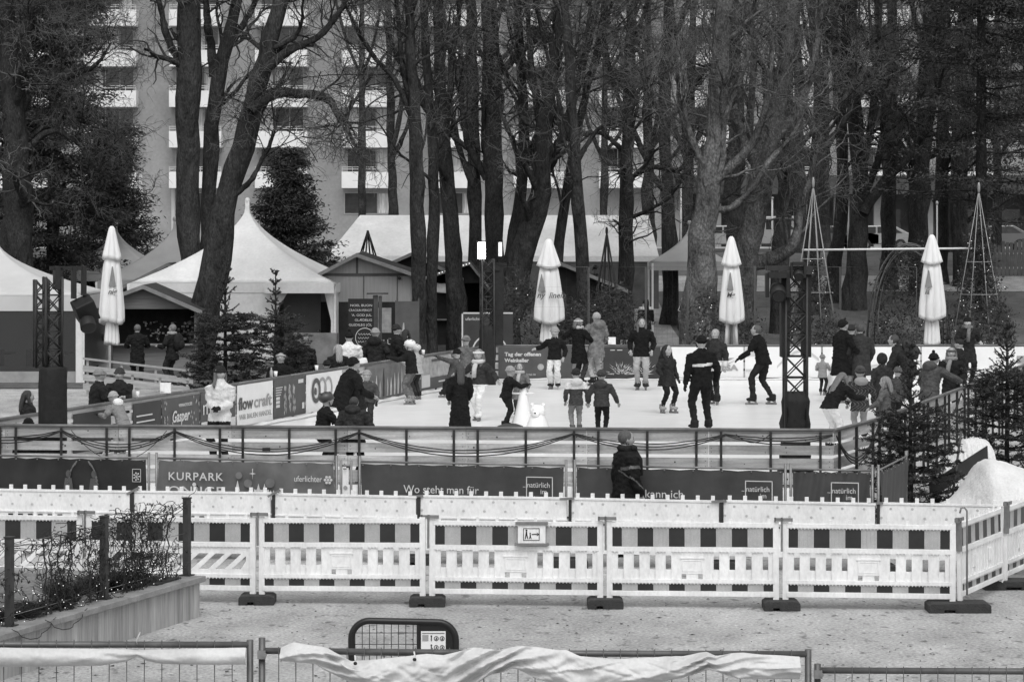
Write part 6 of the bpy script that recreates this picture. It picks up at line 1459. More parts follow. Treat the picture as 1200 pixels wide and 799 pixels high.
p = D(1067, 76.5); fir('tall fir with thin top growing at the corner of the rink boards', p, HC - (400 - VH) / 76.5, 1.0, 3, 17, 6, 1.25, lead=.42)
p = D(1180, 70.0); fir('wide dark fir with long side shoots beyond the snow heaps', p, HC - (380 - VH) / 70.0, 1.35, 4, 17, 6, 1.35, lead=.3)
p = D(697, 33.0); fir('small thin fir top beside the dark obelisk', p, HC - (312 - VH) / 33.0, .7, 5, 11, 5, .8, nl=.06, nwid=.01)
M_ev = mat('evergreen_scales', .055, .9, .6, 1.5, spec=.1)
def evergreen(label, p, H, Rm, n, seed, top=.1, name='evergreen_tree', z0=.5, layered=False, pw=.7, sz=(.1, .24), m=None):
    rr = np.random.default_rng(seed); t = thing(name, label, 'tree', p); b = MB(); b.tube([(0, 0, 0), (0, 0, H * .6), (0, 0, H * .98)], [.3, .18, .03], 10); b.build('trunk', M_bark, t)
    nb2 = 170; q = rr.random(nb2) ** .9; z = z0 + (H - z0) * q
    if layered: z = z0 + (H - z0) * np.round(q * 15) / 15 + rr.normal(size=nb2) * .12
    a = rr.uniform(0, 2 * np.pi, nb2); L = Rm * np.clip(1 - q, top, 1) ** pw * rr.uniform(.55, 1.1, nb2); s_ = np.linspace(0, 1, 8)
    dro = rr.uniform(-.28, .05, nb2) if not layered else rr.uniform(-.12, .06, nb2)
    A = np.stack([np.cos(a)[:, None] * L[:, None] * s_, np.sin(a)[:, None] * L[:, None] * s_, z[:, None] + L[:, None] * (dro[:, None] * s_ + .12 * s_ ** 2)], -1) + rr.normal(size=(nb2, 8, 3)) * .05; Ra = np.tile(np.linspace(.05, .012, 8), (nb2, 1))
    V, Fq = tubes_np(A, Ra, 5); i = rr.integers(0, nb2, n); f = rr.random(n) ** .75 * 6.99; j = f.astype(int); w = (f - j)[:, None]; c = A[i, j] * (1 - w) + A[i, j + 1] * w + rr.normal(size=(n, 3)) * np.array([.28, .28, .13 if not layered else .07])
    d = np.stack([np.cos(a[i]), np.sin(a[i]), rr.uniform(-.9, .4, n)], 1) + rr.normal(size=(n, 3)) * .6; d /= np.linalg.norm(d, axis=1, keepdims=True); e = np.cross(d, rr.normal(size=(n, 3))); e /= np.linalg.norm(e, axis=1, keepdims=True) + 1e-9; l_ = rr.uniform(*sz, (n, 1)); ww = l_ * .12
    nv = np.stack([c - e * ww * .5, c + d * l_ * .5 - e * ww * 1.3, c + d * l_, c + d * l_ * .5 + e * ww * 1.3], 1).reshape(-1, 3); nf = np.arange(n * 4).reshape(-1, 4); mi = np.zeros(len(Fq) + n, int); mi[len(Fq):] = 1
    V, Fa = join_np([(V, Fq), (nv, nf)]); obj('crown', arr_mesh('crown', V, Fa, [M_bark, m or M_ev], False, mi), t); return t
p = D(62, 29.5); evergreen('huge dark evergreen behind the clear walled tent', p, 15.5, 3.6, 85000, 1, .35, pw=.45)
p = D(-15, 28.0); evergreen('second huge dark evergreen beyond the grey trunked tree', p, 17, 3.4, 60000, 2, .35, pw=.45)
p = D(130, 28.0); evergreen('low dark evergreen branches above the parasol at the stall', p, 8.6, 2.7, 44000, 6, .2, pw=.6)
p = D(338, 29.0); evergreen('broad layered dark evergreen behind the large pointed tent', p, 7.4, 3.5, 52000, 3, .08, layered=True, pw=.95, sz=(.1, .22))
p = D(1150, 27.6); evergreen('large dark cedar spreading above the lamp lit climber', p, 22, 6.2, 48000, 4, .5, z0=4.6, pw=.3, sz=(.1, .24))
p = D(1248, 24.0); p.z = tz(0, p.y); evergreen('smaller dark cedar beyond the plank fence', p, 20, 5.4, 70000, 5, .5, z0=5.8, pw=.3, sz=(.1, .26))
# ------------------------------------------------------------ people
def ik(a, c, l1, l2, pole):
    a, c, pole = Vector(a), Vector(c), Vector(pole); d = c - a; L = min(d.length, (l1 + l2) * .995); d = d.normalized() if d.length > 1e-6 else Vector((0, 0, -1)); c = a + d * L
    x = (l1 * l1 - l2 * l2 + L * L) / (2 * L); h = math.sqrt(max(0, l1 * l1 - x * x)); n = pole - d * pole.dot(d); n = n.normalized() if n.length > 1e-5 else Vector((0, 1, 0)); return a + d * x + n * h, c
_pc = 0
def person(label, loc, yaw, H, lean=0.0, hands=((.05, .05, -.31), (.05, .05, -.31)), feet=((.055, 0.0, 0), (.055, 0.0, 0)), hip=None, child=None, coat=.03, hem=.46, pants=.03, shoes=.02, skin=None, glove=None, head=(0, 0), top='hair', topc=.03, longhair=0.0, puffer=False, bulk=1.0, skates=None, scarf=None, bag=None, stripe=None, hood=False, side=0.0, skirt=1.0, sval=.6, face=True, pompom=False, group=None, pack=None, flare=1.0):
    """local frame: x right, y forward, z up; yaw 0 looks away from the camera. hands/feet: (outward, forward, up) in body heights, hands from the shoulder"""
    global _pc; _pc += 1; sd = _pc
    child = (H < 1.4) if child is None else child; ska = skates; lift = .07 if ska else 0.0
    t = thing('person', label, 'person', loc, R(yaw), group)
    hh = H * (.135 if not child else .165); hz = H * (.53 if not child else .49) if hip is None else H * hip
    sp = H * (.29 if not child else .285); ln = R(lean); dn = Vector((math.sin(R(side)), math.sin(ln), math.cos(ln))).normalized(); nf = Vector((0, dn.z, -dn.y)).normalized(); rx = Vector((1, 0, 0)); P0 = Vector((0, -.12 * H * math.sin(ln) * .6, hz + lift))
    def S_(tt): return P0 + dn * (tt * H)
    tags = []; mb = MB(); tv = []
    def add_loft(rings, tg):
        n0 = len(mb.v); mb.loft(rings, 0, True); tv.extend([tg] * (len(mb.v) - n0))
    def ell_ring(c, ax, ay, rx_, ry_, k=16): return [c + ax * (rx_ * math.cos(2 * math.pi * i / k)) + ay * (ry_ * math.sin(2 * math.pi * i / k)) for i in range(k)]
    def dense(keys, st):
        out = []
        for (a, b_) in zip(keys, keys[1:]):
            n = max(1, int((Vector(b_[0]) - Vector(a[0])).length / st))
            for i in range(n):
                q = i / n; out.append((Vector(a[0]).lerp(Vector(b_[0]), q), lerp(a[1], b_[1], q), lerp(a[2], b_[2], q)))
        out.append((Vector(keys[-1][0]), keys[-1][1], keys[-1][2])); return out
    st = H * .022; B = bulk * (1.17 if puffer else 1.13); ph = sd * 1.7
    K = sp / H
    keys = [(S_(-.03), .085 * B, .07 * B), (S_(.03), .092 * B, .074 * B), (S_(.12), .096 * B, .076 * B), (S_(K * .68), .108 * B, .078 * B), (S_(K * .83), .112 * B, .074 * B), (S_(K * .92), .1 * B, .066 * B), (S_(K * 1.0), .074 * B, .056 * B), (S_(K * 1.07), .054, .052), (S_(K * 1.13), .046, .046)]
    rings = []
    for i, (c, a, b_) in enumerate(dense(keys, st)):
        f = 1 + (.035 * math.sin(i * 1.9) if puffer else .015 * math.sin(i * 2.3 + ph)); rings.append(ell_ring(c, rx, nf, a * H * f, b_ * H * f, 20))
    add_loft(rings, 'coat')
    nk = S_(K * 1.04); pitch, hyaw = R(head[1]), R(head[0]); hd = (dn * .55 + Vector((0, 0, .45))).normalized(); hc = nk + hd * (hh * .64)
    add_loft([ell_ring(nk + hd * (hh * (-.3 + .17 * i)), rx, nf, hh * .26, hh * .28, 12) for i in range(5)], 'skin' if not scarf else 'coat')
    # legs and arms
    l1, l2 = hz * .5, hz * .5; ends = []
    for k, sg in enumerate((-1, 1)):
        h0 = P0 + Vector((sg * .05 * H, 0, -.01 * H)); f = feet[k]; an = Vector((sg * f[0] * H, f[1] * H, f[2] * H + .045 * H + lift)); kn, an = ik(h0, an, l1 * .98, l2 * .98, (sg * .15, 1, 0)); q = 1.12
        keys = [(h0, .062 * q, .062 * q), (h0.lerp(kn, .5), .053 * q, .054 * q), (kn, .041 * q, .04 * q), (kn.lerp(an, .35), .038 * q * flare, .039 * q * flare), (an, .028 * q * flare, .03 * q * flare)]
        ax = rx; rings = []
        for c, a, b_ in dense(keys, st): rings.append(ell_ring(c, Vector((1, 0, 0)), Vector((0, 1, 0)), a * H, b_ * H, 12))
        add_loft(rings, 'pants'); ft = Vector((sg * .25, 1, 0)).normalized(); fl_ = .135 * H; fr = []; sx_ = Vector((ft.y, -ft.x, 0)); bz_ = an.z - .045 * H
        for i in range(9):
            u = i / 8; w = .034 * H * (.75 + .5 * math.sin(u * 2.6)) * (1.15 if ska else 1); hgt = .03 * H * (1.15 - .55 * u) ; hgt = hgt * (.35 if i in (0, 8) else 1); fr.append(ell_ring(an + ft * (fl_ * (u - .32)) + Vector((0, 0, bz_ + .028 * H - an.z)), sx_, Vector((0, 0, 1)), w * (.4 if i in (0, 8) else 1), hgt, 10))
        add_loft(fr, 'shoes'); add_loft([ell_ring(an + Vector((0, 0, dz * H)), rx, Vector((0, 1, 0)), .036 * H * (1.25 if ska else 1), .038 * H * (1.2 if ska else 1), 10) for dz in (-.02, .0, .02, .045 if ska else .02)], 'shoes'); ends.append((an, ft, bz_))
    wr = []
    for k, sg in enumerate((-1, 1)):
        s0 = S_(K * .87) + rx * (sg * .106 * H * (B * .5 + .5)); hv = hands[k]; tg = s0 + Vector((sg * hv[0] * H, hv[1] * H, hv[2] * H)); el, w = ik(s0, tg, .165 * H, .15 * H, (sg * .5, -.7, -.5)); q = 1.3 * (bulk * .5 + .5) * (1.08 if puffer else 1)
        d1 = (el - s0).normalized(); keys = [(s0 - rx * (sg * .03 * H) + dn * (.022 * H), .022 * q, .03 * q), (s0, .04 * q, .042 * q), (s0.lerp(el, .5), .037 * q, .037 * q), (el, .032 * q, .032 * q), (el.lerp(w, .55), .029 * q, .029 * q), (w, .023 * q, .023 * q)]; rings = []
        dl_ = dense(keys, st)
        for i, (c, a, b_) in enumerate(dl_):
            tn = ((el - s0) if i < len(dl_) / 2 else (w - el)).normalized(); a1 = tn.orthogonal().normalized(); a2 = tn.cross(a1); f = 1 + (.06 * math.sin(i * 1.9) if puffer else .03 * math.sin(i * 2.1 + ph)); rings.append(ell_ring(c, a1, a2, a * H * f, b_ * H * f, 10))
        add_loft(rings, 'arm'); hdir = (w - el).normalized(); wr.append((w, hdir, sg))
        a1 = hdir.orthogonal().normalized(); a2 = hdir.cross(a1)
        add_loft([ell_ring(w + hdir * (H * x), a1, a2, H * r1, H * r2, 10) for x, r1, r2 in ((-.01, .016, .014), (.01, .02, .013), (.03, .024, .013), (.045, .022, .012), (.05, .015, .009))], 'glove')
    # coat skirt
    hemz = hem * H + lift; hz_cut = hemz if hip is None else min(hemz, P0.z - .05 * H)
    if hem < .53 - .01 or hip is not None:
        top_ = S_(.1); bot = Vector((P0.x, P0.y - .02 * H * math.sin(ln), min(hemz, hz + lift - .03 * H))) if lean < 60 else S_(-.02); fx = .112 * skirt * B; rings = []; n = max(3, int((top_ - bot).length / st))
        for i in range(n + 1):
            q = i / n; c = top_.lerp(bot, q); rings.append(ell_ring(c, rx, Vector((0, 1, 0)), H * lerp(.088 * B, fx, q) * (1 + .02 * math.sin(i * 2 + ph)), H * lerp(.073 * B, fx * .82, q), 18))
        add_loft(rings, 'coat')
    # head
    Rm = Matrix.Rotation(hyaw, 3, 'Z') @ Matrix.Rotation(-pitch, 3, 'X'); Hx, Hy, Hz = Rm @ Vector((1, 0, 0)), Rm @ Vector((0, 1, 0)), Rm @ Vector((0, 0, 1)); rings = []
    for i in range(1, 15):
        th = math.pi * i / 15; z = -math.cos(th); r = math.sin(th); jaw = 1 - .2 * max(0, -z) ** 1.4
        rings.append(ell_ring(hc + Hz * (z * hh * .5) + Hy * (hh * .03 * (1 if z < 0 else 0)), Hx, Hy, hh * .37 * r ** .85 * jaw, hh * .44 * r ** .85 * (1 - .06 * max(0, -z)), 16))
    add_loft(rings, 'skin')
    if face:
        add_loft([ell_ring(hc + Hy * (hh * y) + Hz * (hh * z), Hx, Hz, hh * r, hh * r * 1.3, 8) for y, z, r in ((.36, .0, .05), (.43, -.04, .055), (.5, -.09, .05), (.53, -.1, .025))], 'skin')
        for sg in (-1, 1): add_loft([ell_ring(hc + Hx * (sg * hh * x) + Hz * (-.03 * hh), Hy, Hz, hh * .06, hh * .1, 8) for x in (.33, .37, .41)], 'skin')
    me = mb.mesh('tmp', M_skin); o = bpy.data.objects.new('tmp', me); C.objects.link(o); md = o.modifiers.new('r', 'REMESH'); md.mode = 'VOXEL'; md.voxel_size = max(.0095, H * .0082); sm = o.modifiers.new('s', 'SMOOTH'); sm.iterations = 2; sm.factor = .45
    dg = bpy.context.evaluated_depsgraph_get(); m2 = bpy.data.meshes.new_from_object(o.evaluated_get(dg)); bpy.data.objects.remove(o); bpy.data.meshes.remove(me)
    kd = kdtree.KDTree(len(tv))
    for i, v in enumerate(mb.v): kd.insert(Vector(v), i)
    kd.balance(); names = ['coat', 'pants', 'skin', 'shoes', 'glove', 'stripe', 'dark']
    nv = len(m2.vertices); vn = np.empty(nv * 3, np.float32); m2.vertices.foreach_get('normal', vn); vn = vn.reshape(-1, 3); cs = np.empty(nv * 3, np.float32); m2.vertices.foreach_get('co', cs); cs = cs.reshape(-1, 3); fs = [tuple(p.vertices) for p in m2.polygons]; mi = []
    for p in m2.polygons:
        c = p.center; tg = tv[kd.find(c)[1]]
        if tg in ('coat', 'pants') and c.z < S_(.2).z: tg = 'coat' if c.z > hz_cut else 'pants'
        if tg == 'arm': tg = 'coat'
        if tg == 'coat' and stripe and stripe(c / H): tg = 'stripe'
        mi.append(names.index(tg))
    clothv = np.zeros(nv, bool)
    for p, q in zip(m2.polygons, mi):
        if q in (0, 1, 5): clothv[list(p.vertices)] = True
    u_ = cs / H; fo = .0042 * np.sin(u_[:, 2] * 62 + u_[:, 0] * 34 + ph) + .0036 * np.sin(u_[:, 2] * 97 - u_[:, 0] * 71 + u_[:, 1] * 40 + 2 * ph) + .003 * np.sin(u_[:, 0] * 120 + u_[:, 2] * 25 + 3 * ph) + .0026 * np.sin(u_[:, 1] * 90 + u_[:, 2] * 150)
    cs = cs + vn * (fo * H * clothv * (.55 if not puffer else .32))[:, None]
    # fingers, eyes, mouth grow from the same mesh
    ex = MB(); exm = []
    def emit(tag_, fn):
        n0 = len(ex.f); fn(); exm.extend([names.index(tag_)] * (len(ex.f) - n0))
    for w, hd_, sg in wr:
        a1 = hd_.cross(Vector((0, 0, 1))); a1 = a1.normalized() if a1.length > .2 else Vector((0, 1, 0)); a1 = (a1 - hd_ * a1.dot(hd_)).normalized(); a2 = hd_.cross(a1)
        for i, fl2 in enumerate((.036, .042, .04, .031)):
            b0 = w + hd_ * (.04 * H) + a1 * ((i - 1.5) * .0115 * H); b1 = b0 + hd_ * (fl2 * .55 * H) + a2 * (.004 * H); b2 = b1 + hd_ * (fl2 * .4 * H) + a2 * (.014 * H)
            emit('glove', lambda: ex.tube([b0, b1, b2], [.0062 * H, .0058 * H, .0045 * H], 6))
        b0 = w + hd_ * (.015 * H) + a1 * (.018 * H); b1 = b0 + (hd_ * .7 + a1 * .8).normalized() * (.02 * H); b2 = b1 + hd_ * (.018 * H)
        emit('glove', lambda: ex.tube([b0, b1, b2], [.0075 * H, .0068 * H, .005 * H], 6))
    if face:
        for sg in (-1, 1):
            emit('dark', lambda: ex.ell(hc + Hx * (sg * hh * .15) + Hy * (hh * .385) + Hz * (hh * .03), (hh * .045, hh * .045, hh * .035), 0, 8, 6)); emit('dark', lambda: ex.ell(hc + Hx * (sg * hh * .155) + Hy * (hh * .375) + Hz * (hh * .12), (hh * .075, hh * .05, hh * .018), 0, 8, 5))
        emit('dark', lambda: ex.ell(hc + Hy * (hh * .375) + Hz * (-hh * .25), (hh * .09, hh * .05, hh * .02), 0, 8, 5))
    sk = skin or .33; cols_ = [cloth(coat), cloth(pants), mat('skin_%03d' % int(sk * 1000), sk, .55, .08, 20), cloth(shoes), mat('skin_%03d' % int(sk * 1000), sk, .55) if glove is None else cloth(glove), cloth(sval), mat('face_features', .08, .6, .1)]  # last entry: own dark tone of eyes, brows and mouth
    av = [tuple(x) for x in cs] + ex.v; af = fs + [tuple(i + nv for i in f) for f in ex.f]; bm_ = bpy.data.meshes.new('body'); bm_.from_pydata(av, [], af)
    for q in cols_: bm_.materials.append(q)
    bm_.polygons.foreach_set('material_index', mi + exm); bm_.polygons.foreach_set('use_smooth', [True] * len(af)); bm_.update(); obj('body', bm_, t); bpy.data.meshes.remove(m2)
    RM = Rm
    def loc_ell(mb_, off, r, fn=None, nu=18, nv_=12): mb_.ell(hc + Hx * (off[0] * hh) + Hy * (off[1] * hh) + Hz * (off[2] * hh), (r[0] * hh, r[1] * hh, r[2] * hh), 0, nu, nv_, RM, fn)
    rr = random.Random(sd); hairm = lambda v: mat('hair_%03d' % int(v * 1000), v, .6, .45, 40, .4, 60, stretch=(3, 3, .4))
    def knob(p): k_ = 1 + .03 * math.sin(p.x * 160) * math.sin(p.z * 140); return p * k_
    b = MB()
    if top == 'hair': loc_ell(b, (0, -.07, .1), (.41, .44, .44), knob); b.build('hair', hairm(topc), t)
    elif top == 'bald': loc_ell(b, (0, -.09, .02), (.39, .38, .4), knob); b.build('hair', hairm(topc), t)
    elif top == 'hat':
        loc_ell(b, (0, -.06, .2), (.435, .46, .42), knob); c = [hc + Hz * (hh * .14) + Hy * (hh * (-.05)) + Hx * (hh * .43 * math.cos(a)) + Hy * (hh * .455 * math.sin(a)) for a in [2 * math.pi * i / 20 for i in range(21)]]; b.tube(c, hh * .085, 8)
        if pompom: loc_ell(b, (0, -.1, .7), (.15, .15, .15), knob)
        b.build('woolly_hat', cloth(topc), t)
    elif top == 'cap':
        loc_ell(b, (0, -.05, .18), (.42, .46, .36)); loc_ell(b, (0, .45, .16), (.27, .24, .05)); b.build('peaked_cap', cloth(topc), t)
    elif top == 'headband':
        loc_ell(b, (0, -.07, .1), (.41, .44, .44), knob); b.build('hair', hairm(longhair and .2 or .12), t); b = MB(); b.tube([hc + Hz * (hh * .2) + Hy * (hh * -.03) + Hx * (hh * .41 * math.cos(a)) + Hy * (hh * .45 * math.sin(a)) for a in [2 * math.pi * i / 20 for i in range(21)]], hh * .1, 8); b.build('headband', cloth(topc), t)
    elif top == 'helmet':
        loc_ell(b, (0, -.04, .2), (.5, .58, .42)); loc_ell(b, (0, .3, .08), (.36, .28, .1)); h_ = b.build('helmet', mat('helmet_shell_%03d' % int(topc * 1000), topc, .35, .05), t); b = MB()
        for xx in (-.22, 0, .22):
            for yy in (-.3, 0, .3): zz = .2 + .42 * math.sqrt(max(.05, 1 - (xx / .5) ** 2 - ((yy) / .6) ** 2)); loc_ell(b, (xx, yy - .04, zz - .015), (.05, .12, .035), None, 8, 6)
        b.build('helmet_vent', M_black, h_); b = MB(); b.tube([hc + Hx * (hh * .4) + Hz * (hh * .05), hc + Hx * (hh * .3) + Hz * (-hh * .42) + Hy * (hh * .1), hc + Hz * (-hh * .53) + Hy * (hh * .14), hc - Hx * (hh * .3) + Hz * (-hh * .42) + Hy * (hh * .1), hc - Hx * (hh * .4) + Hz * (hh * .05)], hh * .03, 6); b.build('chin_strap', M_black, h_)
    elif top == 'hood':
        loc_ell(b, (0, -.1, .06), (.47, .47, .56), lambda p: Vector((p.x * (1 + .03 * math.sin(p.z * 90)), min(p.y, .3 * hh), p.z))); b.tube([hc + Hy * (hh * .2) + Hx * (hh * .43 * math.cos(a)) + Hz * (hh * (.04 + .53 * math.sin(a))) for a in [2 * math.pi * i / 22 for i in range(23)]], hh * .07, 8); b.build('hood', cloth(topc), t)
    if longhair > 0:
        b = MB()
        for sg in (-1, 1): b.tube([hc + Hx * (sg * hh * .3) + Hz * (hh * .3) + Hy * (hh * .05), hc + Hx * (sg * hh * .41) + Hz * (-hh * .05), hc + Hx * (sg * hh * .42) - Hz * (hh * .45) + Hy * (hh * .05), hc + Hx * (sg * hh * .38) - Hz * (hh * .85) + nf * (.05 * H), hc + Hx * (sg * hh * .3) - Hz * (hh * 1.05) + nf * (.06 * H)], [hh * .1, hh * .13, hh * .14, hh * .12, hh * .05], 10)
        rings = []; n = 12; L = longhair * H
        for i in range(n + 1):
            q = i / n; c = hc + Hy * (-hh * (.2 + .16 * math.sin(q * 2.2))) + Hz * (hh * .3 * (1 - q)) + (-dn * .8 + Vector((0, 0, -.2))) * (L * q) - nf * (hh * .25 * q); w_ = hh * lerp(.4, .36, q) * (1 if i < n else .5); rings.append([c + Hx * (w_ * math.cos(a) * (1 + .05 * math.sin(a * 7 + q * 5))) + Hy * (hh * lerp(.3, .16, q) * math.sin(a)) + Vector((0, 0, .02 * H * math.sin(a * 5) * (i == n))) for a in [2 * math.pi * j / 24 for j in range(24)]])
        b.loft(rings, 0, True); b.build('long_hair', hairm(topc if top == 'hair' else .12), t)
    if hood: b = MB(); b.ell(S_(K * 1.0) - nf * (.075 * H), (.1 * H, .06 * H, .065 * H), 0, 16, 10, Matrix.Rotation(-ln, 3, 'X'), knob); b.build('hood', cloth(hood if hood is not True else coat), t)
    if scarf is not None:
        b = MB(); b.tube([nk + hd * (hh * .12) + rx * (hh * .42 * math.cos(a)) + nf * (hh * (.05 + .42 * math.sin(a))) for a in [2 * math.pi * i / 18 for i in range(19)]], hh * .19, 8); b.tube([nk + nf * (hh * .45) - dn * (hh * .0), nk + nf * (.1 * H) - dn * (.08 * H) + rx * (.02 * H), nk + nf * (.1 * H) - dn * (.2 * H) + rx * (.03 * H)], [hh * .2, hh * .22, hh * .2], 8); b.build('scarf', cloth(scarf), t)
    if ska is not None:
        for an, ft, bz_ in ends:
            b = MB(); side_ = Vector((ft.y, -ft.x, 0)); c0 = Vector((an.x, an.y, 0)); z1 = lift + .004; l_ = .145 * H
            for s0_ in (-1, 1): pass
            q = [c0 - ft * (l_ * .42), c0 + ft * (l_ * .72)]; e = side_ * .002
            b.add([q[0] - e, q[0] + e, q[1] + e, q[1] - e, q[0] - e + Vector((0, 0, z1 * .6)), q[0] + e + Vector((0, 0, z1 * .6)), q[1] + e + Vector((0, 0, z1 * .6)), q[1] - e + Vector((0, 0, z1 * .6))], [(3, 2, 1, 0), (4, 5, 6, 7), (0, 1, 5, 4), (1, 2, 6, 5), (2, 3, 7, 6), (3, 0, 4, 7)])
            for f0, f1 in ((-.3, -.1), (.25, .5)):
                q0, q1 = c0 + ft * (l_ * f0), c0 + ft * (l_ * f1); e2 = side_ * .012; b.add([q0 - e2 + Vector((0, 0, z1 * .55)), q0 + e2 + Vector((0, 0, z1 * .55)), q1 + e2 + Vector((0, 0, z1 * .55)), q1 - e2 + Vector((0, 0, z1 * .55)), q0 - e2 * 2 + Vector((0, 0, z1 + .012)), q0 + e2 * 2 + Vector((0, 0, z1 + .012)), q1 + e2 * 2 + Vector((0, 0, z1 + .012)), q1 - e2 * 2 + Vector((0, 0, z1 + .012))], [(3, 2, 1, 0), (4, 5, 6, 7), (0, 1, 5, 4), (1, 2, 6, 5), (2, 3, 7, 6), (3, 0, 4, 7)])
            b.build('skate_blade', M_steel, t)
            b = MB()
            for q in range(4): b.tube([an + ft * (.02 * H + .012 * H * q) + side_ * (.03 * H) + Vector((0, 0, .012 * H - .012 * H * q)), an + ft * (.035 * H + .012 * H * q) + Vector((0, 0, .016 * H - .012 * H * q)), an + ft * (.02 * H + .012 * H * q) - side_ * (.03 * H) + Vector((0, 0, .012 * H - .012 * H * q))], .004 * H, 5)
            b.build('skate_lace', cloth(ska), t)
    if bag:
        sg, kind, val = bag
        if kind == 'shoulder':
            b = MB(); c = P0 + Vector((sg * .17 * H, .02 * H, .02 * H)); b.loft([[(c.x + .1 * H * r * math.cos(a), c.y + .05 * H * r * math.sin(a), c.z + z * H) for a in [2 * math.pi * j / 20 for j in range(20)]] for z, r in ((-.1, .8), (-.09, 1), (0, 1.05), (.08, .85), (.09, .7))], 0, True); g = b.build('shoulder_bag', mat('bag_%03d' % int(val * 1000), val, .5, .15, 6), t); b = MB(); s1 = S_(K * .98) + rx * (-sg * .05 * H) + nf * (.06 * H); b.tube([c + Vector((-.05 * H * sg, .0, .08 * H)), (c + s1) / 2 + nf * (.09 * H), s1, S_(K * 1.0) + rx * (-sg * .07 * H) - nf * (.05 * H), (c + S_(K * .6) - nf * (.12 * H)) / 2, c + Vector((-.03 * H * sg, -.03 * H, .08 * H))], .008 * H, 6); b.build('strap', mat('bag_%03d' % int(val * 1000), val), g)
    if pack is not None:
        b = MB(); c = S_(K * .62) - nf * (.125 * H); m3 = Matrix.Rotation(-ln, 3, 'X'); b.ell(c, (.095 * H, .07 * H, .14 * H), 0, 18, 12, m3, lambda p: Vector((p.x * 1.1, p.y, p.z)) * (1 + .02 * math.sin(p.z * 60))); b.ell(c - nf * (.06 * H) - dn * (.04 * H), (.07 * H, .035 * H, .07 * H), 0, 14, 8, m3); b.build('backpack', cloth(pack), t)
    return t
def ice(u, vf): return G(u, vf, ICE)
def gnd(u, s, z=0.0): return D(u, s, z)
hang = (.045, .04, -.3)
gi = 'skaters on the ice'; go = 'onlookers around the rink'
person('woman in white puffer jacket and dark bobble hat clasping gloved hands', gnd(258, 70.5, ICE), 168, 1.68, hands=((-.07, .13, -.2), (-.09, .14, -.2)), coat=.62, hem=.45, pants=.012, glove=.015, head=(46, 2), top='hat', topc=.025, longhair=.1, bulk=.86, puffer=True, skates=.1, pompom=True, group=gi)
person('child in grey snowsuit and knitted hat hanging over the sponsor rail', gnd(142, 66.5, ICE), 60, 1.15, lean=34, hands=((.05, .2, -.12), (.1, .05, -.3)), coat=.22, hem=.42, pants=.24, shoes=.03, glove=.02, head=(0, 10), top='hat', topc=.35, hood=.72, puffer=True, skates=.1, group=gi)
person('man in dark jacket with pale cap standing outside the sponsor rail', gnd(113, 60, 0), -62, 1.78, lean=8, coat=.018, hem=.45, pants=.03, top='hat', topc=.22, hands=((.05, .12, -.2), (.03, .18, -.14)), group=go)
person('person in dark clothes and dark cap beyond the leaning child', gnd(140, 58.5, 0), 170, 1.72, coat=.02, hem=.42, pants=.02, top='hat', topc=.05, hands=((.0, .16, -.12), (.02, .2, -.08)), group=go)
person('long haired woman in black standing by the speaker tower', gnd(33, 66, 0), -75, 1.66, coat=.02, hem=.4, top='hair', topc=.03, longhair=.16, hands=((.02, .16, -.2), (.04, .18, -.2)), group=go)
person('child in dark hat low down beside the speaker tower box', gnd(33, 71.5, 0), 170, 1.42, coat=.015, hem=.42, top='hat', topc=.015, skin=.2, group=go)
person('customer in long black coat at the stall counter', gnd(161, 41, 0), 8, 1.74, coat=.014, hem=.3, top='hair', topc=.12, hands=((.03, .16, -.16), (.02, .18, -.16)), group='customers at the open stall')
person('customer in black jacket with pale collar and backpack at the stall counter', gnd(202, 41.5, 0), 60, 1.78, coat=.016, hem=.42, top='hair', topc=.16, scarf=.3, pack=.02, hands=((.03, .17, -.14), (.03, .18, -.16)), group='customers at the open stall')
person('stall keeper in dark clothes leaning over the counter behind a folded parasol', gnd(108, 38.6, 0), -60, 1.74, lean=14, coat=.03, hem=.45, top='cap', topc=.02, hands=((.04, .2, -.12), (.04, .22, -.14)))
person('person in dark coat and pale woolly hat waiting at the tent counter', gnd(357, 46, .0), -20, 1.76, coat=.014, hem=.42, top='hat', topc=.28, group=go)
person('dark haired person beside the pale hat at the tent counter', gnd(347, 45, .0), 160, 1.8, coat=.014, hem=.42, top='hair', topc=.02, skin=.12, group=go)
person('vendor with dark hair sitting low inside the large tent, nearer the firs', gnd(373, 35.2, 0), 175, 1.1, child=False, coat=.02, top='hair', topc=.02, skin=.1)
person('vendor with dark hair sitting low inside the large tent, nearer the menu board', gnd(388, 35.2, 0), 185, 1.08, child=False, coat=.02, top='hair', topc=.02, skin=.1)
person('person with pale headphones and dark coat among the firs', gnd(329, 52.5, 0), 175, 1.74, coat=.012, hem=.4, top='headband', topc=.4, skin=.3, hands=((.0, .14, -.16), (.0, .15, -.16)), head=(0, -14), group=go)
person('woman in white puffer jacket with round black bobbles on her hat', gnd(409, 50.8, .4), 20, 1.72, coat=.7, hem=.36, pants=.02, top='hat', topc=.012, puffer=True, pompom=True, hands=((.03, .16, -.16), (.02, .16, -.2)), bag=(1, 'shoulder', .75), group=go)
person('blonde woman in dark coat beside the white puffer jacket', gnd(396, 52.0, .4), 20, 1.5, child=False, coat=.02, hem=.4, top='hair', topc=.3, longhair=.2, group=go)
person('person in dark coat with pale hat before the oval sign', gnd(440, 49.5, .4), -10, 1.74, coat=.025, hem=.34, top='hat', topc=.28, hood=.02, hands=((.02, .15, -.2), (.02, .15, -.2)), group=go)
person('man in dark jacket and dark beanie looking sideways by the picture banner', gnd(465, 48.2, .4), -75, 1.76, coat=.016, hem=.44, top='hat', topc=.03, hands=((.03, .12, -.22), (.03, .12, -.22)), group=go)
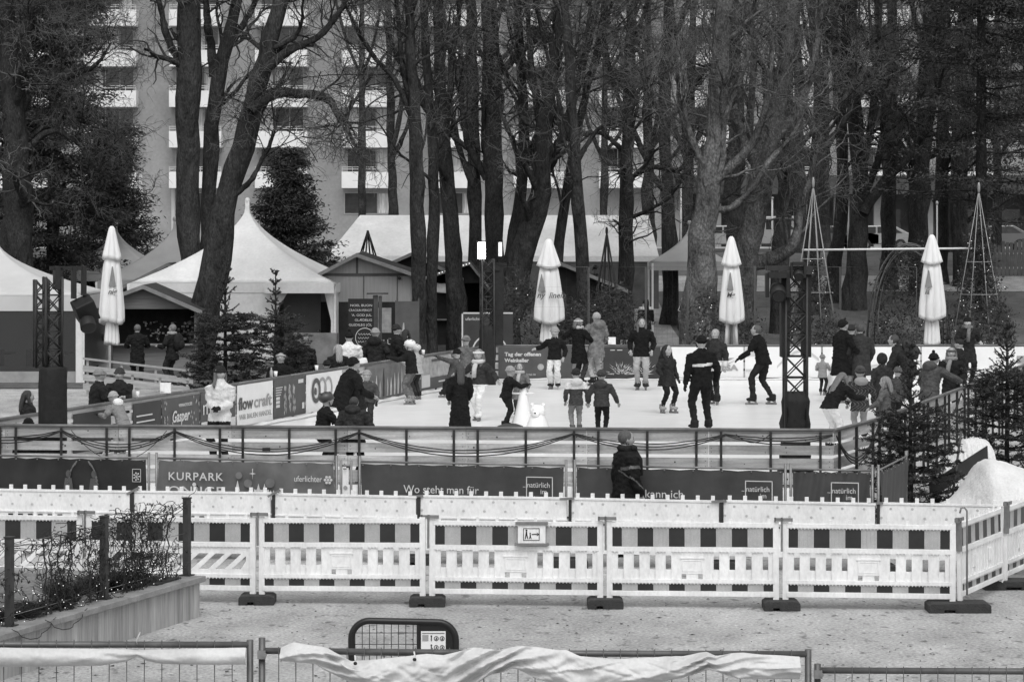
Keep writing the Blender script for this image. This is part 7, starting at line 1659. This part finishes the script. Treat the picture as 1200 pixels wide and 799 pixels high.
person('boy in white vented helmet, black jacket and grey trousers gripping the sponsor rail', ice(482, 474), 70, 1.42, child=True, lean=6, hands=((.05, .27, -.04), (.04, .27, -.06)), coat=.014, hem=.45, pants=.13, shoes=.3, flare=1.35, glove=.02, top='helmet', topc=.7, skates=.4, group=gi)
person('smaller child in pale jacket and helmet behind the boy in grey trousers', ice(489, 468), 50, 1.24, lean=6, hands=((.05, .2, -.1), (.05, .2, -.1)), coat=.36, hem=.42, pants=.03, top='helmet', topc=.5, skates=.4, puffer=True, group=gi)
person('man in black jacket and black cap bending over the helmeted boy', ice(402, 532), -65, 1.72, lean=26, hands=((.06, .16, -.22), (.03, .2, -.2)), coat=.012, hem=.45, pants=.02, top='hat', topc=.014, head=(0, -14), skates=.1, group=gi)
person('woman with dark grey woolly hat facing the bending man', ice(417, 530), 70, 1.62, lean=8, coat=.02, hem=.44, pants=.02, top='hat', topc=.05, scarf=.1, skates=.1, group=gi)
person('boy with round dark helmet and black jacket before the ringed banner', ice(378, 560), -60, 1.34, child=True, lean=12, hands=((.04, .15, -.24), (.04, .2, -.22)), coat=.012, hem=.42, pants=.02, top='helmet', topc=.06, head=(-10, -10), skates=.1, group=gi)
person('person seen from behind in dark hooded coat before the bending man', ice(414, 566), -12, 1.32, child=False, bulk=1.25, lean=10, coat=.03, hem=.38, pants=.02, top='hair', topc=.04, hood=.035, head=(0, -20), hands=((.06, .05, -.28), (.12, .08, -.26)), skates=.1, group=gi)
person('small child in pale bobble cap beside the bending man', ice(431, 506), 170, 1.18, lean=14, coat=.06, hem=.44, pants=.03, glove=.02, top='hat', topc=.28, hands=((.06, .06, -.28), (.12, .1, -.24)), skates=.1, group=gi)
person('child in black beanie crouching back with arms stretched to the sponsor rail', ice(531, 466), 78, 1.28, lean=-14, hip=.36, feet=((.06, .16, 0), (.06, .2, 0)), hands=((.04, .3, .1), (.04, .31, .06)), coat=.07, hem=.3, pants=.02, glove=.02, top='hat', topc=.014, head=(0, 8), skates=.1, group=gi)
person('child in grey jacket holding the rail beside the central tower', ice(546, 462), 30, 1.36, coat=.12, hem=.44, pants=.3, top='hat', topc=.16, hands=((.05, .2, -.06), (.05, .16, -.2)), skates=.1, group=gi)
person('blonde girl in dark jacket and white tights skating with arms out', ice(562, 493), 150, 1.46, child=True, lean=6, hands=((.22, .04, -.2), (.25, .02, -.12)), feet=((.03, .06, 0), (.06, -.05, 0)), coat=.035, hem=.47, pants=.72, shoes=.7, top='headband', topc=.6, longhair=.12, scarf=.5, head=(10, 0), skates=.7, group=gi)
person('woman in long black coat with long dark hair seen from behind', ice(539, 512), 10, 1.42, child=False, coat=.01, hem=.12, pants=.01, top='hair', topc=.05, longhair=.2, skirt=1.25, hands=((.03, .06, -.28), (.02, .08, -.28)), group=gi)
person('child in black snowsuit and pale hat pushing the white skating aid', ice(594, 503), -62, 1.22, child=True, lean=14, hands=((.05, .26, -.08), (.04, .26, -.06)), coat=.012, hem=.46, pants=.014, glove=.02, top='hat', topc=.28, feet=((.05, .02, 0), (.05, -.08, 0)), skates=.1, group=gi)
person('girl in short grey skirt facing forward behind the black snowsuit child', ice(609, 490), 175, 1.12, child=True, coat=.13, hem=.3, skirt=1.2, pants=.03, top='hair', topc=.1, longhair=.1, scarf=.4, hands=((.05, .12, -.24), (.05, .16, -.2)), skates=.2, group=gi)
person('person in black top, white trousers and pale hat at the far boards', ice(650, 456), 165, 1.5, child=True, coat=.012, hem=.44, pants=.62, flare=1.45, shoes=.02, top='hat', topc=.28, hands=((.05, .05, -.26), (.2, .06, -.12)), skates=.05, group=gi)
person('woman in long black coat with pale headband turning to the grey coated man', ice(678, 452), -40, 1.66, coat=.01, hem=.3, pants=.04, top='headband', topc=.6, longhair=.08, scarf=.45, hands=((.2, .06, -.1), (.04, .18, -.1)), head=(-30, 0), skates=.05, group=gi)
person('man in mid grey hooded coat with pale trousers holding a hand to his chest', ice(699, 452), 30, 1.82, coat=.16, hem=.36, pants=.34, shoes=.02, glove=None, top='bald', topc=.3, hood=.15, hands=((.0, .17, -.06), (.03, .1, -.26)), head=(30, 0), skates=.05, group=gi)
person('child in light hooded jacket over grey trousers holding another child by the hand', ice(675, 508), 8, 1.22, coat=.05, hem=.4, pants=.2, shoes=.1, top='hat', topc=.03, hood=.55, hands=((.05, .06, -.28), (.07, .02, -.28)), stripe=lambda c: c.z > .72, skates=.1, group=gi)
person('child in dark hooded jacket and black trousers holding another child by the hand', ice(705, 512), -8, 1.24, coat=.04, hem=.42, pants=.012, shoes=.08, top='hat', topc=.05, hood=.05, hands=((.09, .02, -.27), (.13, .04, -.26)), bulk=1.08, skates=.1, group=gi)
person('woman in black jacket and pale jeans standing before the firework banner', ice(752, 457), 172, 1.72, coat=.01, hem=.44, pants=.34, shoes=.03, top='hair', topc=.1, longhair=.1, hands=((.04, .06, -.26), (.04, .05, -.26)), head=(12, 2), skates=.05, group=gi)
person('woman walking in the park behind the boards with pale shoulders and dark coat', gnd(757, 30.5, 0), 10, 1.74, coat=.02, hem=.3, top='hair', topc=.02, scarf=.4, longhair=.1, stripe=lambda c: c.z > .74 and abs(c.x) > .05, group='people in the park behind the rink')
person('person with white bag partly hidden at the pale trunk behind the rink', gnd(801, 29.5, 0), 90, 1.7, coat=.015, hem=.35, top='hair', topc=.03, bag=(-1, 'shoulder', .7), group='people in the park behind the rink')
person('dark haired girl in flared dark coat, leggings and white laced skates', ice(782, 484), -140, 1.44, child=True, coat=.022, hem=.36, skirt=1.3, pants=.014, shoes=.3, glove=.02, top='hair', topc=.012, longhair=.1, head=(-0, 0), hood=.02, hands=((.07, .04, -.27), (.13, .14, -.2)), feet=((.06, .05, 0), (.08, -.03, 0)), skates=.7, group=gi)
person('tall man in black staff jacket with a pale stripe across the shoulders', ice(822, 506), 12, 1.84, coat=.01, hem=.45, pants=.014, glove=.02, top='hat', topc=.012, stripe=lambda c: .705 < c.z + .25 * c.x * -.3 < .735 and c.y < .03 and abs(c.x) < .11, hands=((.06, .02, -.31), (.06, .05, -.28)), feet=((.08, -.02, 0), (.09, .04, 0)), skates=.05, group=gi)
person('woman in half pale jacket shading her eyes behind the staff man', ice(838, 474), 150, 1.66, coat=.03, hem=.42, pants=.03, top='hair', topc=.3, hands=((.05, .03, -.3), (-.02, .15, .06)), stripe=lambda c: .46 < c.z < .6, feet=((.06, .05, 0), (.1, -.12, 0)), skates=.05, group=gi)
person('man in black jacket bending forward with one arm reaching down', ice(893, 474), 68, 1.78, lean=17, coat=.01, hem=.47, pants=.02, glove=.012, top='hair', topc=.08, head=(10, -16), hands=((.04, .2, -.22), (.05, -.02, -.3)), feet=((.05, .1, 0), (.07, -.12, 0)), skates=.05, group=gi)
person('toddler in pale grey jacket and knitted hat facing the penguin aid', ice(964, 463), -30, .92, coat=.27, hem=.38, pants=.03, top='hat', topc=.22, hands=((.03, .16, -.16), (.03, .18, -.14)), puffer=True, skates=.1, group=gi)
person('man in long black overcoat and black hat leaning to the children', ice(985, 472), -60, 1.86, lean=10, coat=.01, hem=.3, pants=.16, top='hat', topc=.012, head=(0, -22), hands=((.04, .12, -.26), (.04, .18, -.22)), skates=.05, group=gi)
person('person in dark grey padded coat beside the black overcoat', ice(1009, 472), 20, 1.76, lean=8, coat=.035, hem=.32, pants=.05, top='hair', topc=.06, puffer=True, bulk=1.1, hands=((.05, .1, -.26), (.05, .08, -.28)), skates=.05, group=gi)
person('girl with long fair hair, black jumper and white trousers bending at the front corner', ice(975, 532), -55, 1.5, lean=38, coat=.012, hem=.5, pants=.74, top='hair', topc=.14, longhair=.24, hands=((.05, .24, -.14), (.04, .26, -.12)), skates=.1, group=gi)
person('child in patterned dark parka with fur edged hood, seen from behind', ice(1008, 516), 5, 1.36, coat=.03, hem=.36, pants=.3, top='hat', topc=.06, hood=.26, bulk=1.12, hands=((.05, .05, -.28), (.08, .06, -.27)), sval=.13, stripe=lambda c: math.sin(c.x * 130 + 6 * math.sin(c.z * 34)) > .86 and c.y < .02 and c.z > .4, skates=.1, group=gi)
person('child in pointed dark hood standing behind the grey plaid child', ice(1034, 492), 10, 1.34, coat=.03, hem=.4, top='hood', topc=.025, skates=.1, group=gi)
person('child with fair hair and grey jacket with pale cuff at the fir side rail', ice(1037, 524), 70, 1.26, coat=.1, hem=.4, pants=.1, top='hair', topc=.2, longhair=.16, hands=((.1, .18, -.22), (.05, .1, -.26)), stripe=lambda c: c.x < -.2 and .42 < c.z < .45, skates=.1, group=gi)
person('man bending forward with dark jacket and dark bag on his back', ice(1063, 488), 70, 1.8, lean=36, coat=.025, hem=.45, pants=.04, top='hair', topc=.05, pack=.04, head=(0, -10), glove=.015, hands=((.05, .14, -.28), (.06, .12, -.28)), feet=((.06, .12, 0), (.08, -.08, 0)), skates=.05, group=gi)
person('man in grey hooded jacket and black beanie with his arm on the fir side rail', ice(1090, 510), -48, 1.62, lean=16, coat=.07, hem=.42, pants=.04, glove=.014, top='hat', topc=.012, pompom=True, hood=.07, bulk=1.12, hands=((.05, .1, -.26), (.12, .26, -.14)), group=gi)
person('woman with grey headband and wide pale scarf facing the camera at the fir side rail', ice(1115, 498), 160, 1.6, coat=.016, hem=.4, top='headband', topc=.1, scarf=.22, longhair=.1, head=(6, 0), hands=((.02, .12, -.2), (.04, .1, -.24)), group=gi)
person('woman in dark coat with big bag and patterned scarf before the lamp lit climber', ice(1134, 450), 190, 1.72, coat=.02, hem=.32, pants=.012, top='hat', topc=.014, scarf=.14, skin=.45, hands=((.05, .12, -.16), (.04, .12, -.22)), bag=(1, 'shoulder', .05), group=gi)
person('older man in black padded coat with pale shoulder bands walking outside the rink', gnd(734, 84.6, 0), -68, 1.76, coat=.012, hem=.42, pants=.03, shoes=.02, top='hair', topc=.08, bulk=1.12, hands=((.03, .0, -.31), (.03, .06, -.3)), head=(-14, 0), scarf=.02, sval=.12, feet=((.05, .08, 0), (.05, -.08, 0)), stripe=lambda c: (.665 < c.z - abs(c.x) * .2 < .69 and abs(c.x) > .07) or (abs(c.z - .6 + c.y * .9) < .007 and c.x > .04))

person('dark haired person half hidden behind the shoulder of the man in dark beanie', gnd(476, 47.6, .4), -30, 1.62, coat=.03, hem=.4, top='hair', topc=.02, longhair=.12, hands=((.03, .12, -.22), (.03, .12, -.22)), group=go)
person('child in black hat beside the blonde woman at the sponsor rail', gnd(383, 53, .4), 10, 1.2, coat=.03, hem=.4, top='hat', topc=.02, hood=.03, group=go)
person('person in black coat squeezed between the black overcoat and the padded coat', ice(998, 466), -20, 1.66, coat=.016, hem=.36, pants=.05, top='hat', topc=.03, hands=((.04, .12, -.24), (.04, .12, -.24)), skates=.05, group=gi)
person('child in grey coat before the bending man with the bag', ice(1052, 500), 20, 1.16, coat=.06, hem=.38, pants=.03, top='hat', topc=.1, skates=.1, group=gi)
person('man in dark cap and coat behind the woman with grey headband', ice(1124, 482), 60, 1.6, coat=.02, hem=.4, pants=.03, top='cap', topc=.03, hands=((.05, .14, -.22), (.05, .14, -.22)), group=gi)
